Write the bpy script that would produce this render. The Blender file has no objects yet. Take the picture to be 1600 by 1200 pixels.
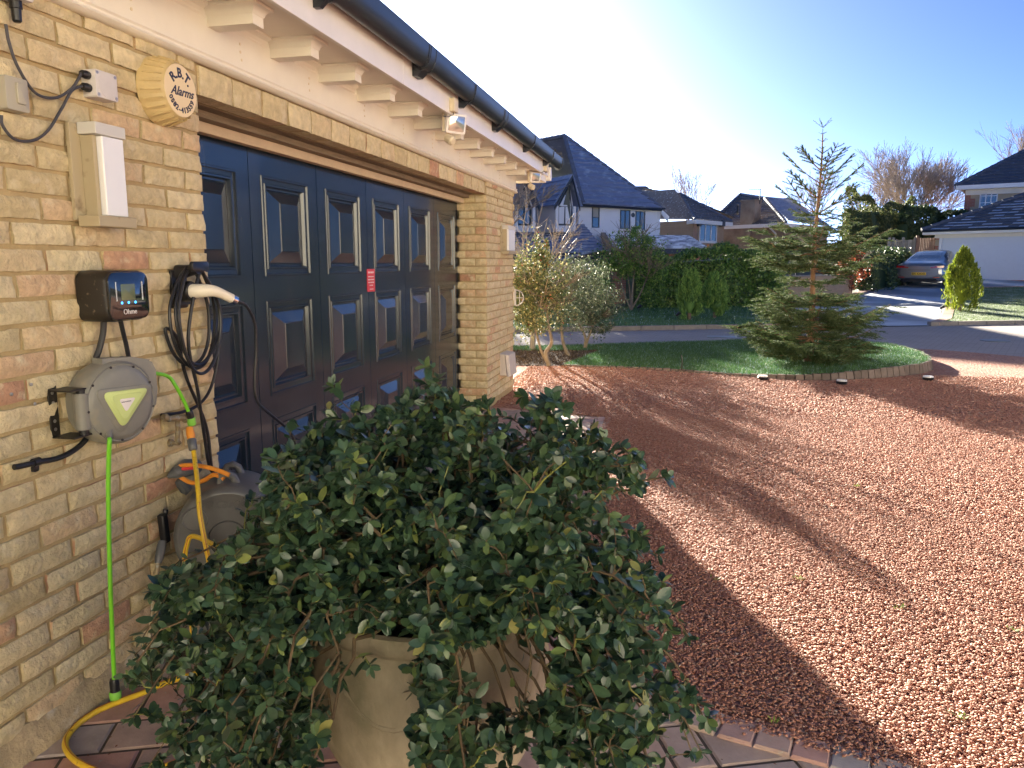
import bpy, math, random
import numpy as np
from mathutils import Vector, Matrix, Euler
sc = bpy.context.scene
COL = sc.collection
# ------------------------------------------------------------------ camera
YAW, PITCH, FPX = math.radians(12.43), math.atan(189/1202), 1202.0
CAM = Vector((1.82, 0.0, 1.42))
cam_d = bpy.data.cameras.new('camera'); cam = bpy.data.objects.new('camera', cam_d); COL.objects.link(cam)
cam.location = CAM
cam.rotation_euler = (math.pi/2-PITCH, 0, YAW)
cam_d.sensor_width = 36; cam_d.lens = 36*FPX/1600
cam_d.clip_start = 0.05; cam_d.clip_end = 2000
sc.camera = cam
# ------------------------------------------------------------------ light
SUN_EL, SUN_AZ = math.radians(13.2), math.radians(-22.26)      # azimuth from +Y towards +X
world = bpy.data.worlds.new('World'); sc.world = world; world.use_nodes = True
wn = world.node_tree.nodes; wl = world.node_tree.links
for n in list(wn): wn.remove(n)
wo = wn.new('ShaderNodeOutputWorld'); wb = wn.new('ShaderNodeBackground'); ws = wn.new('ShaderNodeTexSky')
ws.sky_type = 'NISHITA'; ws.sun_disc = False; ws.sun_elevation = SUN_EL; ws.sun_rotation = SUN_AZ
ws.altitude = 1000; ws.air_density = 0.23; ws.dust_density = 0.9; ws.ozone_density = 4.5
wb.inputs['Strength'].default_value = 0.05
wl.new(ws.outputs[0], wb.inputs[0]); wl.new(wb.outputs[0], wo.inputs[0])
sun_d = bpy.data.lights.new('sun', 'SUN'); sun = bpy.data.objects.new('sun', sun_d); COL.objects.link(sun)
sun_d.energy = 5.0; sun_d.angle = math.radians(0.55); sun_d.color = (1.0, 0.91, 0.74)
sdir = Vector((math.sin(SUN_AZ)*math.cos(SUN_EL), math.cos(SUN_AZ)*math.cos(SUN_EL), math.sin(SUN_EL)))
sun.rotation_euler = sdir.to_track_quat('Z', 'Y').to_euler()
sc.view_settings.view_transform = 'Standard'; sc.view_settings.look = 'None'
sc.view_settings.exposure = 3.0; sc.view_settings.gamma = 1.0; sc.view_settings.use_curve_mapping = False
sc.cycles.use_denoising = True
sc.cycles.max_bounces = 7; sc.cycles.diffuse_bounces = 4; sc.cycles.transparent_max_bounces = 8
# ------------------------------------------------------------------ where a ray of the survey camera meets a plane
FW = Vector((-math.sin(YAW), math.cos(YAW), 0)); RT = Vector((math.cos(YAW), math.sin(YAW), 0)); UP = Vector((0,0,1))
DD = FW*math.cos(PITCH)-UP*math.sin(PITCH); UU = UP*math.cos(PITCH)+FW*math.sin(PITCH)
def ray(x, y): return DD+RT*((x-800)/FPX)+UU*((600-y)/FPX)
def gp(x, y, z=0.0): d = ray(x, y); return CAM+d*((z-CAM.z)/d.z)
def wp(x, y, X=0.0): d = ray(x, y); return CAM+d*((X-CAM.x)/d.x)
def fp(x, y, Y): d = ray(x, y); return CAM+d*((Y-CAM.y)/d.y)
def P(x, y, Z): d = ray(x, y); return CAM+d*(Z/d.dot(FW))
def P2(x, Z, z): p = P(x, 411, Z); return Vector((p.x, p.y, z))
def proj(p):
    v = Vector(p)-CAM; w = v.dot(DD)
    if w < 0.05: return None
    return 800+FPX*v.dot(RT)/w, 600-FPX*v.dot(UU)/w
def V(*a): return Vector(a)
# ------------------------------------------------------------------ materials
def mat(name, col, rough=0.7, metal=0.0, spec=None, var=0.0, var_scale=8.0, bump=0.0, bump_scale=40.0, rand=0.0, trans=0.0,
        emit=None, coat=0.0, ramp=None, ramp_on='island', detail=6.0, bump_dist=0.01, stain=None, stain_scale=1.5, stain_lo=0.5, stain_hi=0.65, aniso=None, crease=0.0, crease_scale=14.0, crease_dist=0.006):
    m = bpy.data.materials.new(name); m.use_nodes = True
    n = m.node_tree.nodes; l = m.node_tree.links
    b = n['Principled BSDF']; out = n['Material Output']
    b.inputs['Roughness'].default_value = rough; b.inputs['Metallic'].default_value = metal
    if spec is not None: b.inputs['Specular IOR Level'].default_value = spec
    if coat: b.inputs['Coat Weight'].default_value = coat; b.inputs['Coat Roughness'].default_value = 0.08
    tc = n.new('ShaderNodeTexCoord'); geo = n.new('ShaderNodeNewGeometry')
    pos = geo.outputs['Position']
    if aniso is not None:
        mp = n.new('ShaderNodeMapping'); mp.inputs['Scale'].default_value = aniso; l.new(pos, mp.inputs['Vector']); pos = mp.outputs[0]
    csock = None
    rgb = n.new('ShaderNodeRGB'); rgb.outputs[0].default_value = (*col, 1); csock = rgb.outputs[0]
    if ramp:
        oi = n.new('ShaderNodeObjectInfo'); ad = n.new('ShaderNodeMath'); ad.operation = 'ADD'
        l.new(oi.outputs['Random'], ad.inputs[0]); l.new(geo.outputs['Random Per Island'], ad.inputs[1])
        fr = n.new('ShaderNodeMath'); fr.operation = 'FRACT'; l.new(ad.outputs[0], fr.inputs[0])
        cr = n.new('ShaderNodeValToRGB'); cr.color_ramp.interpolation = 'LINEAR'
        e = cr.color_ramp.elements
        while len(e) < len(ramp): e.new(0.5)
        for i, (p, c) in enumerate(ramp): e[i].position = p; e[i].color = (*c, 1)
        l.new(fr.outputs[0], cr.inputs[0]); csock = cr.outputs[0]
    def mixc(a, bcol, fac, mode='MIX'):
        mx = n.new('ShaderNodeMix'); mx.data_type = 'RGBA'; mx.blend_type = mode
        if isinstance(fac, float): mx.inputs[0].default_value = fac
        else: l.new(fac, mx.inputs[0])
        l.new(a, mx.inputs[6])
        if isinstance(bcol, tuple): mx.inputs[7].default_value = (*bcol, 1)
        else: l.new(bcol, mx.inputs[7])
        return mx.outputs[2]
    if var:
        nt = n.new('ShaderNodeTexNoise'); nt.inputs['Scale'].default_value = var_scale; nt.inputs['Detail'].default_value = detail
        nt.inputs['Roughness'].default_value = 0.65
        l.new(pos, nt.inputs['Vector'])
        mr = n.new('ShaderNodeMapRange'); mr.inputs[1].default_value = 0.25; mr.inputs[2].default_value = 0.75
        mr.inputs[3].default_value = 1-var; mr.inputs[4].default_value = 1+var
        l.new(nt.outputs[0], mr.inputs[0])
        vm = n.new('ShaderNodeVectorMath'); vm.operation = 'SCALE'
        l.new(csock, vm.inputs[0]); l.new(mr.outputs[0], vm.inputs['Scale']); csock = vm.outputs[0]
    if rand:
        oi = n.new('ShaderNodeObjectInfo'); ad = n.new('ShaderNodeMath'); ad.operation = 'ADD'
        l.new(oi.outputs['Random'], ad.inputs[0]); l.new(geo.outputs['Random Per Island'], ad.inputs[1])
        fr = n.new('ShaderNodeMath'); fr.operation = 'FRACT'; l.new(ad.outputs[0], fr.inputs[0])
        mr = n.new('ShaderNodeMapRange'); mr.inputs[3].default_value = 1-rand; mr.inputs[4].default_value = 1+rand
        l.new(fr.outputs[0], mr.inputs[0])
        vm = n.new('ShaderNodeVectorMath'); vm.operation = 'SCALE'
        l.new(csock, vm.inputs[0]); l.new(mr.outputs[0], vm.inputs['Scale']); csock = vm.outputs[0]
    if stain:
        nt = n.new('ShaderNodeTexNoise'); nt.inputs['Scale'].default_value = stain_scale; nt.inputs['Detail'].default_value = 5
        l.new(pos, nt.inputs['Vector'])
        mr = n.new('ShaderNodeMapRange'); mr.inputs[1].default_value = stain_lo; mr.inputs[2].default_value = stain_hi
        l.new(nt.outputs[0], mr.inputs[0])
        csock = mixc(csock, stain, mr.outputs[0])
    l.new(csock, b.inputs['Base Color'])
    if bump:
        nt = n.new('ShaderNodeTexNoise'); nt.inputs['Scale'].default_value = bump_scale; nt.inputs['Detail'].default_value = 8
        nt.inputs['Roughness'].default_value = 0.6
        l.new(pos, nt.inputs['Vector'])
        bp = n.new('ShaderNodeBump'); bp.inputs['Strength'].default_value = bump; bp.inputs['Distance'].default_value = bump_dist
        l.new(nt.outputs[0], bp.inputs['Height']); l.new(bp.outputs[0], b.inputs['Normal'])
        if crease:
            oi2 = n.new('ShaderNodeObjectInfo'); av = n.new('ShaderNodeVectorMath'); av.operation = 'ADD'; l.new(pos, av.inputs[0]); l.new(oi2.outputs['Random'], av.inputs[1])
            c1 = n.new('ShaderNodeTexNoise'); c1.noise_type = 'RIDGED_MULTIFRACTAL'; c1.inputs['Scale'].default_value = crease_scale; c1.inputs['Detail'].default_value = 3; c1.inputs['Distortion'].default_value = 0.6
            l.new(av.outputs[0], c1.inputs['Vector']); b2 = n.new('ShaderNodeBump'); b2.inputs['Strength'].default_value = crease; b2.inputs['Distance'].default_value = crease_dist; b2.invert = True
            l.new(c1.outputs[0], b2.inputs['Height']); l.new(bp.outputs[0], b2.inputs['Normal']); l.new(b2.outputs[0], b.inputs['Normal'])
            mr = n.new('ShaderNodeMapRange'); mr.inputs[1].default_value = 0.95; mr.inputs[2].default_value = 1.5; mr.inputs[3].default_value = 0.0; mr.inputs[4].default_value = 0.45; l.new(c1.outputs[0], mr.inputs[0])
            csock = mixc(csock, (col[0]*0.55,col[1]*0.5,col[2]*0.45), mr.outputs[0]); l.new(csock, b.inputs['Base Color'])
    if emit:
        b.inputs['Emission Color'].default_value = (*emit[0], 1); b.inputs['Emission Strength'].default_value = emit[1]
    if trans:
        tr = n.new('ShaderNodeBsdfTranslucent'); mx = n.new('ShaderNodeMixShader'); mx.inputs[0].default_value = trans
        l.new(csock, tr.inputs[0]); l.new(b.outputs[0], mx.inputs[1]); l.new(tr.outputs[0], mx.inputs[2]); l.new(mx.outputs[0], out.inputs[0])
    return m
def glass_mat(name, col=(0.9,0.95,0.95), rough=0.02):
    m = bpy.data.materials.new(name); m.use_nodes = True
    b = m.node_tree.nodes['Principled BSDF']; b.inputs['Base Color'].default_value = (*col, 1)
    b.inputs['Roughness'].default_value = rough; b.inputs['Transmission Weight'].default_value = 1.0; b.inputs['IOR'].default_value = 1.45
    return m
BUFF = [(0.0,(0.51,0.41,0.225)),(0.18,(0.61,0.51,0.31)),(0.38,(0.56,0.46,0.26)),(0.58,(0.66,0.56,0.35)),(0.78,(0.60,0.475,0.28)),(0.90,(0.60,0.41,0.25)),(0.96,(0.54,0.33,0.20)),(1.0,(0.47,0.26,0.16))]
M = {}
M['brick'] = mat('buff_brick', (0.4,0.3,0.15), 0.9, ramp=BUFF, var=0.24, var_scale=26, bump=1.0, bump_scale=60, bump_dist=0.010, stain=(0.66,0.57,0.38), stain_scale=18, stain_lo=0.54, stain_hi=0.74, crease=0.9, crease_scale=11, crease_dist=0.007)
M['mortar'] = mat('mortar', (0.42,0.315,0.16), 0.95, var=0.18, var_scale=12, bump=0.7, bump_scale=120, bump_dist=0.004)
M['plinth'] = mat('cement_plinth', (0.42,0.33,0.20), 0.95, var=0.3, var_scale=14, bump=0.9, bump_scale=35, bump_dist=0.012, stain=(0.58,0.52,0.42), stain_scale=11, stain_lo=0.55, stain_hi=0.7)
M['cream'] = mat('cream_painted_board', (0.78,0.73,0.62), 0.5, var=0.05, var_scale=5, bump=0.12, bump_scale=18)
M['cream2'] = mat('cream_plastic', (0.72,0.62,0.43), 0.45, var=0.08, var_scale=20)
M['white'] = mat('white_paint', (0.80,0.77,0.72), 0.35, var=0.05, var_scale=6)
M['wood'] = mat('weathered_timber', (0.24,0.18,0.115), 0.85, var=0.3, var_scale=9, aniso=(6,0.6,6), bump=0.5)
M['header'] = mat('timber_header_cream', (0.55,0.42,0.27), 0.7, var=0.12, var_scale=9, aniso=(3,1,3))
M['gutter'] = mat('black_gutter_plastic', (0.020,0.024,0.032), 0.32, var=0.2, var_scale=10)
M['navy'] = mat('dark_blue_door_paint', (0.013,0.024,0.040), 0.24, var=0.22, var_scale=2.2, bump=0.08, bump_scale=5, coat=0.25, aniso=(1,1,0.3), stain=(0.050,0.060,0.070), stain_scale=3.2, stain_lo=0.55, stain_hi=0.85)
M['black'] = mat('black_plastic', (0.012,0.012,0.014), 0.35, var=0.2, var_scale=40)
M['blackgloss'] = mat('black_gloss', (0.006,0.008,0.010), 0.03, coat=1.0)
M['blackdirty'] = mat('dusty_black_plastic', (0.018,0.015,0.012), 0.4, stain=(0.16,0.12,0.08), stain_scale=60, stain_lo=0.62, stain_hi=0.74)
M['cable'] = mat('black_cable_rubber', (0.014,0.015,0.019), 0.4)
M['greycable'] = mat('dark_grey_cable', (0.055,0.055,0.065), 0.5)
M['greyplastic'] = mat('grey_plastic', (0.21,0.205,0.18), 0.42, var=0.12, var_scale=9, stain=(0.27,0.24,0.18), stain_scale=18, stain_lo=0.55, stain_hi=0.75)
M['darkgrey'] = mat('dark_grey_plastic', (0.105,0.11,0.115), 0.38, var=0.15, var_scale=14)
M['reelgrey'] = mat('cart_grey_plastic', (0.12,0.12,0.115), 0.32, var=0.18, var_scale=8)
M['lime'] = mat('pale_lime_plastic', (0.56,0.66,0.25), 0.4)
M['limehose'] = mat('lime_green_hose', (0.19,0.60,0.03), 0.35, var=0.06, var_scale=30)
M['green'] = mat('green_connector', (0.22,0.56,0.07), 0.4)
M['yellowhose'] = mat('yellow_hose', (0.74,0.49,0.03), 0.35, var=0.10, var_scale=60, stain=(0.30,0.15,0.02), stain_scale=70, stain_lo=0.62, stain_hi=0.7)
M['hosestripe'] = mat('red_hose_stripe', (0.45,0.10,0.02), 0.4)
M['orange'] = mat('orange_plastic', (0.80,0.30,0.035), 0.4)
M['red'] = mat('red_sticker', (0.62,0.045,0.06), 0.4)
M['textwhite'] = mat('white_print', (0.8,0.74,0.72), 0.5)
M['ink'] = mat('navy_ink', (0.018,0.02,0.05), 0.5)
M['alarm'] = mat('aged_cream_alarm_plastic', (0.58,0.44,0.21), 0.5, var=0.10, var_scale=25)
M['alarmface'] = mat('alarm_face_plastic', (0.78,0.62,0.36), 0.45)
M['ivory'] = mat('ivory_grip', (0.74,0.68,0.55), 0.35)
M['chrome'] = mat('chrome', (0.75,0.75,0.75), 0.12, metal=1.0)
M['brass'] = mat('tarnished_brass', (0.28,0.22,0.13), 0.5, metal=0.5, stain=(0.34,0.33,0.28), stain_scale=60)
M['lightframe'] = mat('khaki_metal', (0.42,0.35,0.22), 0.55, stain=(0.25,0.19,0.11), stain_scale=25, stain_lo=0.6, stain_hi=0.75)
M['lighttrim'] = mat('pale_grey_trim', (0.60,0.58,0.53), 0.45)
M['diffuser'] = mat('frosted_diffuser', (0.80,0.80,0.80), 0.25)
M['boxgrey'] = mat('pale_grey_box', (0.62,0.58,0.55), 0.5, var=0.06, var_scale=20)
M['metergrey'] = mat('weathered_white_box', (0.56,0.51,0.46), 0.6, var=0.1, var_scale=8, aniso=(4,4,0.8))
M['switchgrey'] = mat('switch_grey', (0.40,0.37,0.29), 0.5)
M['blue'] = mat('blue_led', (0.05,0.3,0.8), 0.4, emit=((0.05,0.35,1.0), 0.5))
M['lcd'] = mat('lcd_screen', (0.13,0.16,0.09), 0.15)
M['silverline'] = mat('silver_strip', (0.7,0.7,0.68), 0.3)
M['lamp_glass'] = mat('lamp_reflector_glass', (0.55,0.55,0.50), 0.06, metal=0.7)
M['steel'] = mat('steel', (0.45,0.44,0.42), 0.4, metal=0.9)
M['pot'] = mat('concrete_planter', (0.40,0.335,0.24), 0.92, var=0.28, var_scale=9, bump=0.8, bump_scale=80, bump_dist=0.004, stain=(0.17,0.15,0.09), stain_scale=5, stain_lo=0.50, stain_hi=0.72, aniso=(1,1,0.55))
M['soil'] = mat('dark_soil', (0.025,0.018,0.012), 1.0, var=0.4, var_scale=50, bump=1.0, bump_scale=60, bump_dist=0.02)
# ------------------------------------------------------------------ mesh builder
class MB:
    def __init__(s): s.v = []; s.f = []
    def add(s, vs, fs):
        o = len(s.v); s.v += [tuple(p) for p in vs]; s.f += [tuple(i+o for i in f) for f in fs]; return s
    def hexa(s, p):   # 8 points: bottom loop 0-3, top loop 4-7
        return s.add(p, [(3,2,1,0),(4,5,6,7),(0,1,5,4),(1,2,6,5),(2,3,7,6),(3,0,4,7)])
    def box(s, c, d, rot=None):
        hx, hy, hz = d[0]/2, d[1]/2, d[2]/2
        ps = [Vector((x,y,z)) for z in (-hz,hz) for x,y in ((-hx,-hy),(hx,-hy),(hx,hy),(-hx,hy))]
        if rot is not None: ps = [rot@q for q in ps]
        return s.hexa([q+Vector(c) for q in ps])
    def bb(s, x0,x1,y0,y1,z0,z1): return s.box(((x0+x1)/2,(y0+y1)/2,(z0+z1)/2),(x1-x0,y1-y0,z1-z0))
    def rbox(s, c, d, r, axis='x', n=4, rot=None, taper=1.0):   # box with rounded corners seen along axis, extruded along it
        w, h = {'x':(d[1],d[2]),'y':(d[0],d[2]),'z':(d[0],d[1])}[axis]; t = {'x':d[0],'y':d[1],'z':d[2]}[axis]
        loop = []
        for cx, cy, a0 in ((w/2-r,h/2-r,0),(-w/2+r,h/2-r,90),(-w/2+r,-h/2+r,180),(w/2-r,-h/2+r,270)):
            for k in range(n+1):
                a = math.radians(a0+90*k/n); loop.append((cx+r*math.cos(a), cy+r*math.sin(a)))
        e = min(r*0.35, t*0.3); N = len(loop)
        rings = [(-t/2,1.0),(t/2-e,taper),(t/2-e*0.3,taper*(1-0.3*e/max(w,h)*2)),(t/2,taper*(1-e/max(w,h)*2))]
        vs = []
        for q, sc_ in rings:
            for a, b in loop:
                a2, b2 = a*sc_, b*sc_
                p = {'x':Vector((q,a2,b2)),'y':Vector((a2,q,b2)),'z':Vector((a2,b2,q))}[axis]
                if rot is not None: p = rot@p
                vs.append(p+Vector(c))
        fs = []
        for i in range(len(rings)-1):
            for j in range(N): fs.append((i*N+j, i*N+(j+1)%N, (i+1)*N+(j+1)%N, (i+1)*N+j))
        fs.append(tuple(range(N))[::-1]); fs.append(tuple(range((len(rings)-1)*N, len(rings)*N)))
        return s.add(vs, fs)
    def prism(s, poly, vec):
        n = len(poly); poly = [Vector(p) for p in poly]; vec = Vector(vec)
        return s.add(poly+[p+vec for p in poly], [tuple(range(n))[::-1], tuple(range(n,2*n))]+[(i,(i+1)%n,(i+1)%n+n,i+n) for i in range(n)])
    def tube(s, pts, r, n=8, cap=True):
        pts = [Vector(p) for p in pts]; m = len(pts); vs = []; rs = r if hasattr(r, '__len__') else [r]*m
        t = (pts[1]-pts[0]).normalized(); a = Vector((0,0,1)) if abs(t.z) < 0.9 else Vector((1,0,0)); u = t.cross(a).normalized()
        for i in range(m):
            t = (pts[min(i+1,m-1)]-pts[max(i-1,0)]).normalized(); u = (u-t*u.dot(t)).normalized(); w = t.cross(u)
            for k in range(n):
                a = 2*math.pi*k/n; vs.append(pts[i]+(u*math.cos(a)+w*math.sin(a))*rs[i])
        fs = [(i*n+k, i*n+(k+1)%n, (i+1)*n+(k+1)%n, (i+1)*n+k) for i in range(m-1) for k in range(n)]
        if cap: fs += [tuple(range(n))[::-1], tuple(range((m-1)*n, m*n))]
        return s.add(vs, fs)
    def lathe(s, prof, c=(0,0,0), axis='z', n=32, ang=None):
        vs = []; m = len(prof)
        for (r, h) in prof:
            for k in range(n):
                a = 2*math.pi*k/n; x, y = r*math.cos(a), r*math.sin(a)
                p = {'z':(x,y,h),'x':(h,x,y),'y':(y,h,x)}[axis]; vs.append(Vector(p)+Vector(c))
        fs = [(i*n+k, i*n+(k+1)%n, (i+1)*n+(k+1)%n, (i+1)*n+k) for i in range(m-1) for k in range(n)]
        fs += [tuple(range(n))[::-1], tuple(range((m-1)*n, m*n))]
        return s.add(vs, fs)
    def quad(s, *p): return s.add(p, [tuple(range(len(p)))])
    def mesh(s, name, m, smooth=False, auto=None):
        me = bpy.data.meshes.new(name); me.from_pydata(s.v, [], s.f); me.update()
        if m is not None: me.materials.append(M[m] if isinstance(m, str) else m)
        if smooth:
            me.polygons.foreach_set('use_smooth', [True]*len(me.polygons))
            if auto is not None: me.set_sharp_from_angle(angle=math.radians(auto))
        return me
    def build(s, name, m, parent=None, smooth=False, auto=35, bevel=0.0, label=None, kind=None):
        o = bpy.data.objects.new(name, s.mesh(name, m, smooth, auto)); COL.objects.link(o)
        attach(o, parent)
        if bevel:
            bv = o.modifiers.new('bevel','BEVEL'); bv.width = bevel; bv.segments = 2; bv.limit_method = 'ANGLE'; bv.angle_limit = math.radians(40)
        if label: o['label'] = label
        if kind: o['kind'] = kind
        return o
def attach(o, parent):
    if parent is not None:
        o.parent = parent
        if parent.type == 'EMPTY' and not parent.get('_rot'): o.location = -parent.location
def thing(name, label, cat, loc=(0,0,0), group=None, kind=None):
    o = bpy.data.objects.new(name, None); COL.objects.link(o); o.location = Vector(loc); o.empty_display_size = 0.1
    if label: o['label'] = label
    if cat: o['category'] = cat
    if group: o['group'] = group
    if kind: o['kind'] = kind
    return o
def tag(o, label, cat, group=None, kind=None):
    if label: o['label'] = label
    if cat: o['category'] = cat
    if group: o['group'] = group
    if kind: o['kind'] = kind
    return o
def spline(pts, n=8):
    pts = [Vector(p) for p in pts]; q = [pts[0]*2-pts[1]]+pts+[pts[-1]*2-pts[-2]]; out = []
    for i in range(1, len(q)-2):
        a, b, c, d = q[i-1:i+3]
        for k in range(n):
            t = k/n; out.append(0.5*((2*b)+(c-a)*t+(2*a-5*b+4*c-d)*t*t+(3*b-a-3*c+d)*t**3))
    out.append(pts[-1]); return out
def fast_mesh(name, V_, F_, m, smooth=False):   # V_ (N,3) array, F_ (M,k) array with constant k
    me = bpy.data.meshes.new(name); k = F_.shape[1]
    me.vertices.add(len(V_)); me.vertices.foreach_set('co', np.asarray(V_, dtype=np.float32).ravel())
    me.loops.add(F_.size); me.loops.foreach_set('vertex_index', F_.astype(np.int32).ravel())
    me.polygons.add(len(F_)); me.polygons.foreach_set('loop_start', np.arange(0, F_.size, k, dtype=np.int32))
    me.polygons.foreach_set('loop_total', np.full(len(F_), k, dtype=np.int32))
    me.update(calc_edges=True); me.materials.append(m if not isinstance(m, str) else M[m])
    if smooth: me.polygons.foreach_set('use_smooth', [True]*len(F_))
    return me
def fast_obj(name, V_, F_, m, parent=None, smooth=False, kind=None):
    o = bpy.data.objects.new(name, fast_mesh(name, V_, F_, m, smooth)); COL.objects.link(o); attach(o, parent)
    if kind: o['kind'] = kind
    return o
def link(name, me, parent=None, loc=None):
    o = bpy.data.objects.new(name, me); COL.objects.link(o); o.parent = parent
    if loc is not None: o.location = loc
    return o
def text_mesh(body, size, depth=0.0008, shear=0.0, res=3, bold=0.0):
    c = bpy.data.curves.new('t', 'FONT'); c.body = body; c.size = size; c.extrude = depth; c.shear = shear; c.offset = bold
    c.align_x = 'CENTER'; c.align_y = 'CENTER'; c.resolution_u = res
    o = bpy.data.objects.new('t', c); COL.objects.link(o)
    dg = bpy.context.evaluated_depsgraph_get(); me = bpy.data.meshes.new_from_object(o.evaluated_get(dg))
    bpy.data.objects.remove(o); bpy.data.curves.remove(c)
    return [v.co.copy() for v in me.vertices], [tuple(p.vertices) for p in me.polygons]
def text_on(mb, body, size, origin, ux, uy, **k):    # letters laid in the plane spanned by ux (reading direction) and uy
    vs, fs = text_mesh(body, size, **k); un = ux.cross(uy)
    mb.add([origin+ux*v.x+uy*v.y+un*v.z for v in vs], fs); return mb
WX, WY = V(0,1,0), V(0,0,1)     # reading direction and up on the garage wall
# ================================================================== GROUND (height field behind the road rises to the right)
def smooth(t): t = max(0.0, min(1.0, t)); return t*t*(3-2*t)
def hgt(x, y):
    v = Vector((x, y, 0))-Vector((CAM.x, CAM.y, 0)); Z = v.dot(FW); X = v.dot(RT)
    return 0.75*(max(0.0, Z-19)/17.6)**1.5*smooth((X-5.5)/4.5) if Z < 60 else 0.75*(41/17.6)**1.5*smooth((X-5.5)/4.5)
M['earth'] = mat('dark_soil_ground', (0.05,0.055,0.03), 1.0, var=0.3, var_scale=0.4)
M['gravelbase'] = mat('red_gravel_bed', (0.27,0.135,0.10), 0.95, var=0.0, bump=1.0, bump_scale=60, bump_dist=0.02)
def gravel_material(name, bump_d):
    m = bpy.data.materials.new(name); m.use_nodes = True; n = m.node_tree.nodes; l = m.node_tree.links; b = n['Principled BSDF']
    g = n.new('ShaderNodeNewGeometry'); v = n.new('ShaderNodeTexVoronoi'); v.inputs['Scale'].default_value = 42; l.new(g.outputs['Position'], v.inputs['Vector'])
    sx = n.new('ShaderNodeSeparateColor'); l.new(v.outputs['Color'], sx.inputs[0])
    cr = n.new('ShaderNodeValToRGB'); e = cr.color_ramp.elements
    RAMP = GRAVEL_RAMP
    while len(e) < len(RAMP): e.new(0.5)
    for i, (p, c) in enumerate(RAMP): e[i].position = p; e[i].color = (*c, 1)
    l.new(sx.outputs[0], cr.inputs[0]); l.new(cr.outputs[0], b.inputs['Base Color']); b.inputs['Roughness'].default_value = 0.9
    bp = n.new('ShaderNodeBump'); bp.inputs['Strength'].default_value = 1.0; bp.inputs['Distance'].default_value = bump_d; bp.invert = True
    l.new(v.outputs['Distance'], bp.inputs['Height']); l.new(bp.outputs[0], b.inputs['Normal'])
    return m
GRAVEL_RAMP = [(0.0,(0.25,0.115,0.082)),(0.3,(0.39,0.18,0.122)),(0.6,(0.44,0.21,0.145)),(0.87,(0.47,0.245,0.175)),(0.97,(0.40,0.26,0.20)),(1.0,(0.52,0.38,0.30))]
M['gravel_far'] = gravel_material('red_gravel', 0.03)
M['stone'] = mat('red_stone_chips', (0.3,0.15,0.1), 0.75, ramp=GRAVEL_RAMP, var=0.15, var_scale=160)

# base terrain sheet
def terrain():
    vs = []; fs = []
    def axis(): 
        a = [-900,-500,-250,-120,-60,-30]; a += [-20+2*i for i in range(36)]; a += [60,80,120,250,500,900]; return a
    xs, ys = axis(), [v+20 for v in axis()]
    for y in ys:
        for x in xs: vs.append((x, y, hgt(x, y)-0.03))
    n = len(xs)
    for j in range(len(ys)-1):
        for i in range(n-1): fs.append((j*n+i, j*n+i+1, (j+1)*n+i+1, (j+1)*n+i))
    mb = MB(); mb.add(vs, fs); mb.build('ground', 'earth', smooth=True, kind='structure')
terrain()
def sheet(name, pts, dz, m, kind='structure', step=None, bounds=True):   # polygon on the terrain, gridded so that it follows the height field
    xs = [p[0] for p in pts]; ys = [p[1] for p in pts]
    import bmesh
    bm = bmesh.new(); vs = [bm.verts.new((p[0], p[1], 0)) for p in pts]; bm.faces.new(vs)
    if step:
        for k in range(int((max(xs)-min(xs))/step)+1):
            bmesh.ops.bisect_plane(bm, geom=bm.verts[:]+bm.edges[:]+bm.faces[:], plane_co=(min(xs)+k*step,0,0), plane_no=(1,0,0))
        for k in range(int((max(ys)-min(ys))/step)+1):
            bmesh.ops.bisect_plane(bm, geom=bm.verts[:]+bm.edges[:]+bm.faces[:], plane_co=(0,min(ys)+k*step,0), plane_no=(0,1,0))
    for v in bm.verts: v.co.z = hgt(v.co.x, v.co.y)+dz
    for f in bm.faces:
        f.normal_update()
        if f.normal.z < 0: f.normal_flip()
    me = bpy.data.meshes.new(name); bm.to_mesh(me); bm.free(); me.materials.append(M[m])
    o = bpy.data.objects.new(name, me); COL.objects.link(o)
    if kind: o['kind'] = kind
    return o
def g2(*ps, z=0.0): return [gp(x, y, z).to_2d() for x, y in ps]

# ================================================================== GARAGE
OP0, OP1, OPZ, ENDY, CZ, BL = 2.72, 7.145, 2.05, 8.356, 0.0735, 0.2265
garage = thing('garage', 'buff brick garage with dark blue panelled door and cream bracketed eaves', 'garage', (-2.8, 3, 0))
rng = random.Random(5)
wall = MB()
wall.bb(-0.26,-0.008,-4,OP0-0.004,0,2.6); wall.bb(-0.26,-0.008,OP1+0.004,ENDY-0.008,0,2.6)
wall.bb(-0.112,-0.009,OP0-0.004,OP1+0.004,OPZ+0.006,2.6)
wall.bb(-5.6,-0.262,ENDY-0.26,ENDY-0.008,0,2.55)
wall.bb(-5.6,-5.35,-4,ENDY-0.262,0,2.55); wall.bb(-5.6,-0.26,-4.2,-4.002,0,2.55)
wall.prism([(-5.6,ENDY-0.2,2.552),(-0.02,ENDY-0.2,2.552),(-2.81,ENDY-0.2,4.35)], (0,0.18,0))
wall_o = wall.build('wall', 'mortar', garage)
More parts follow.
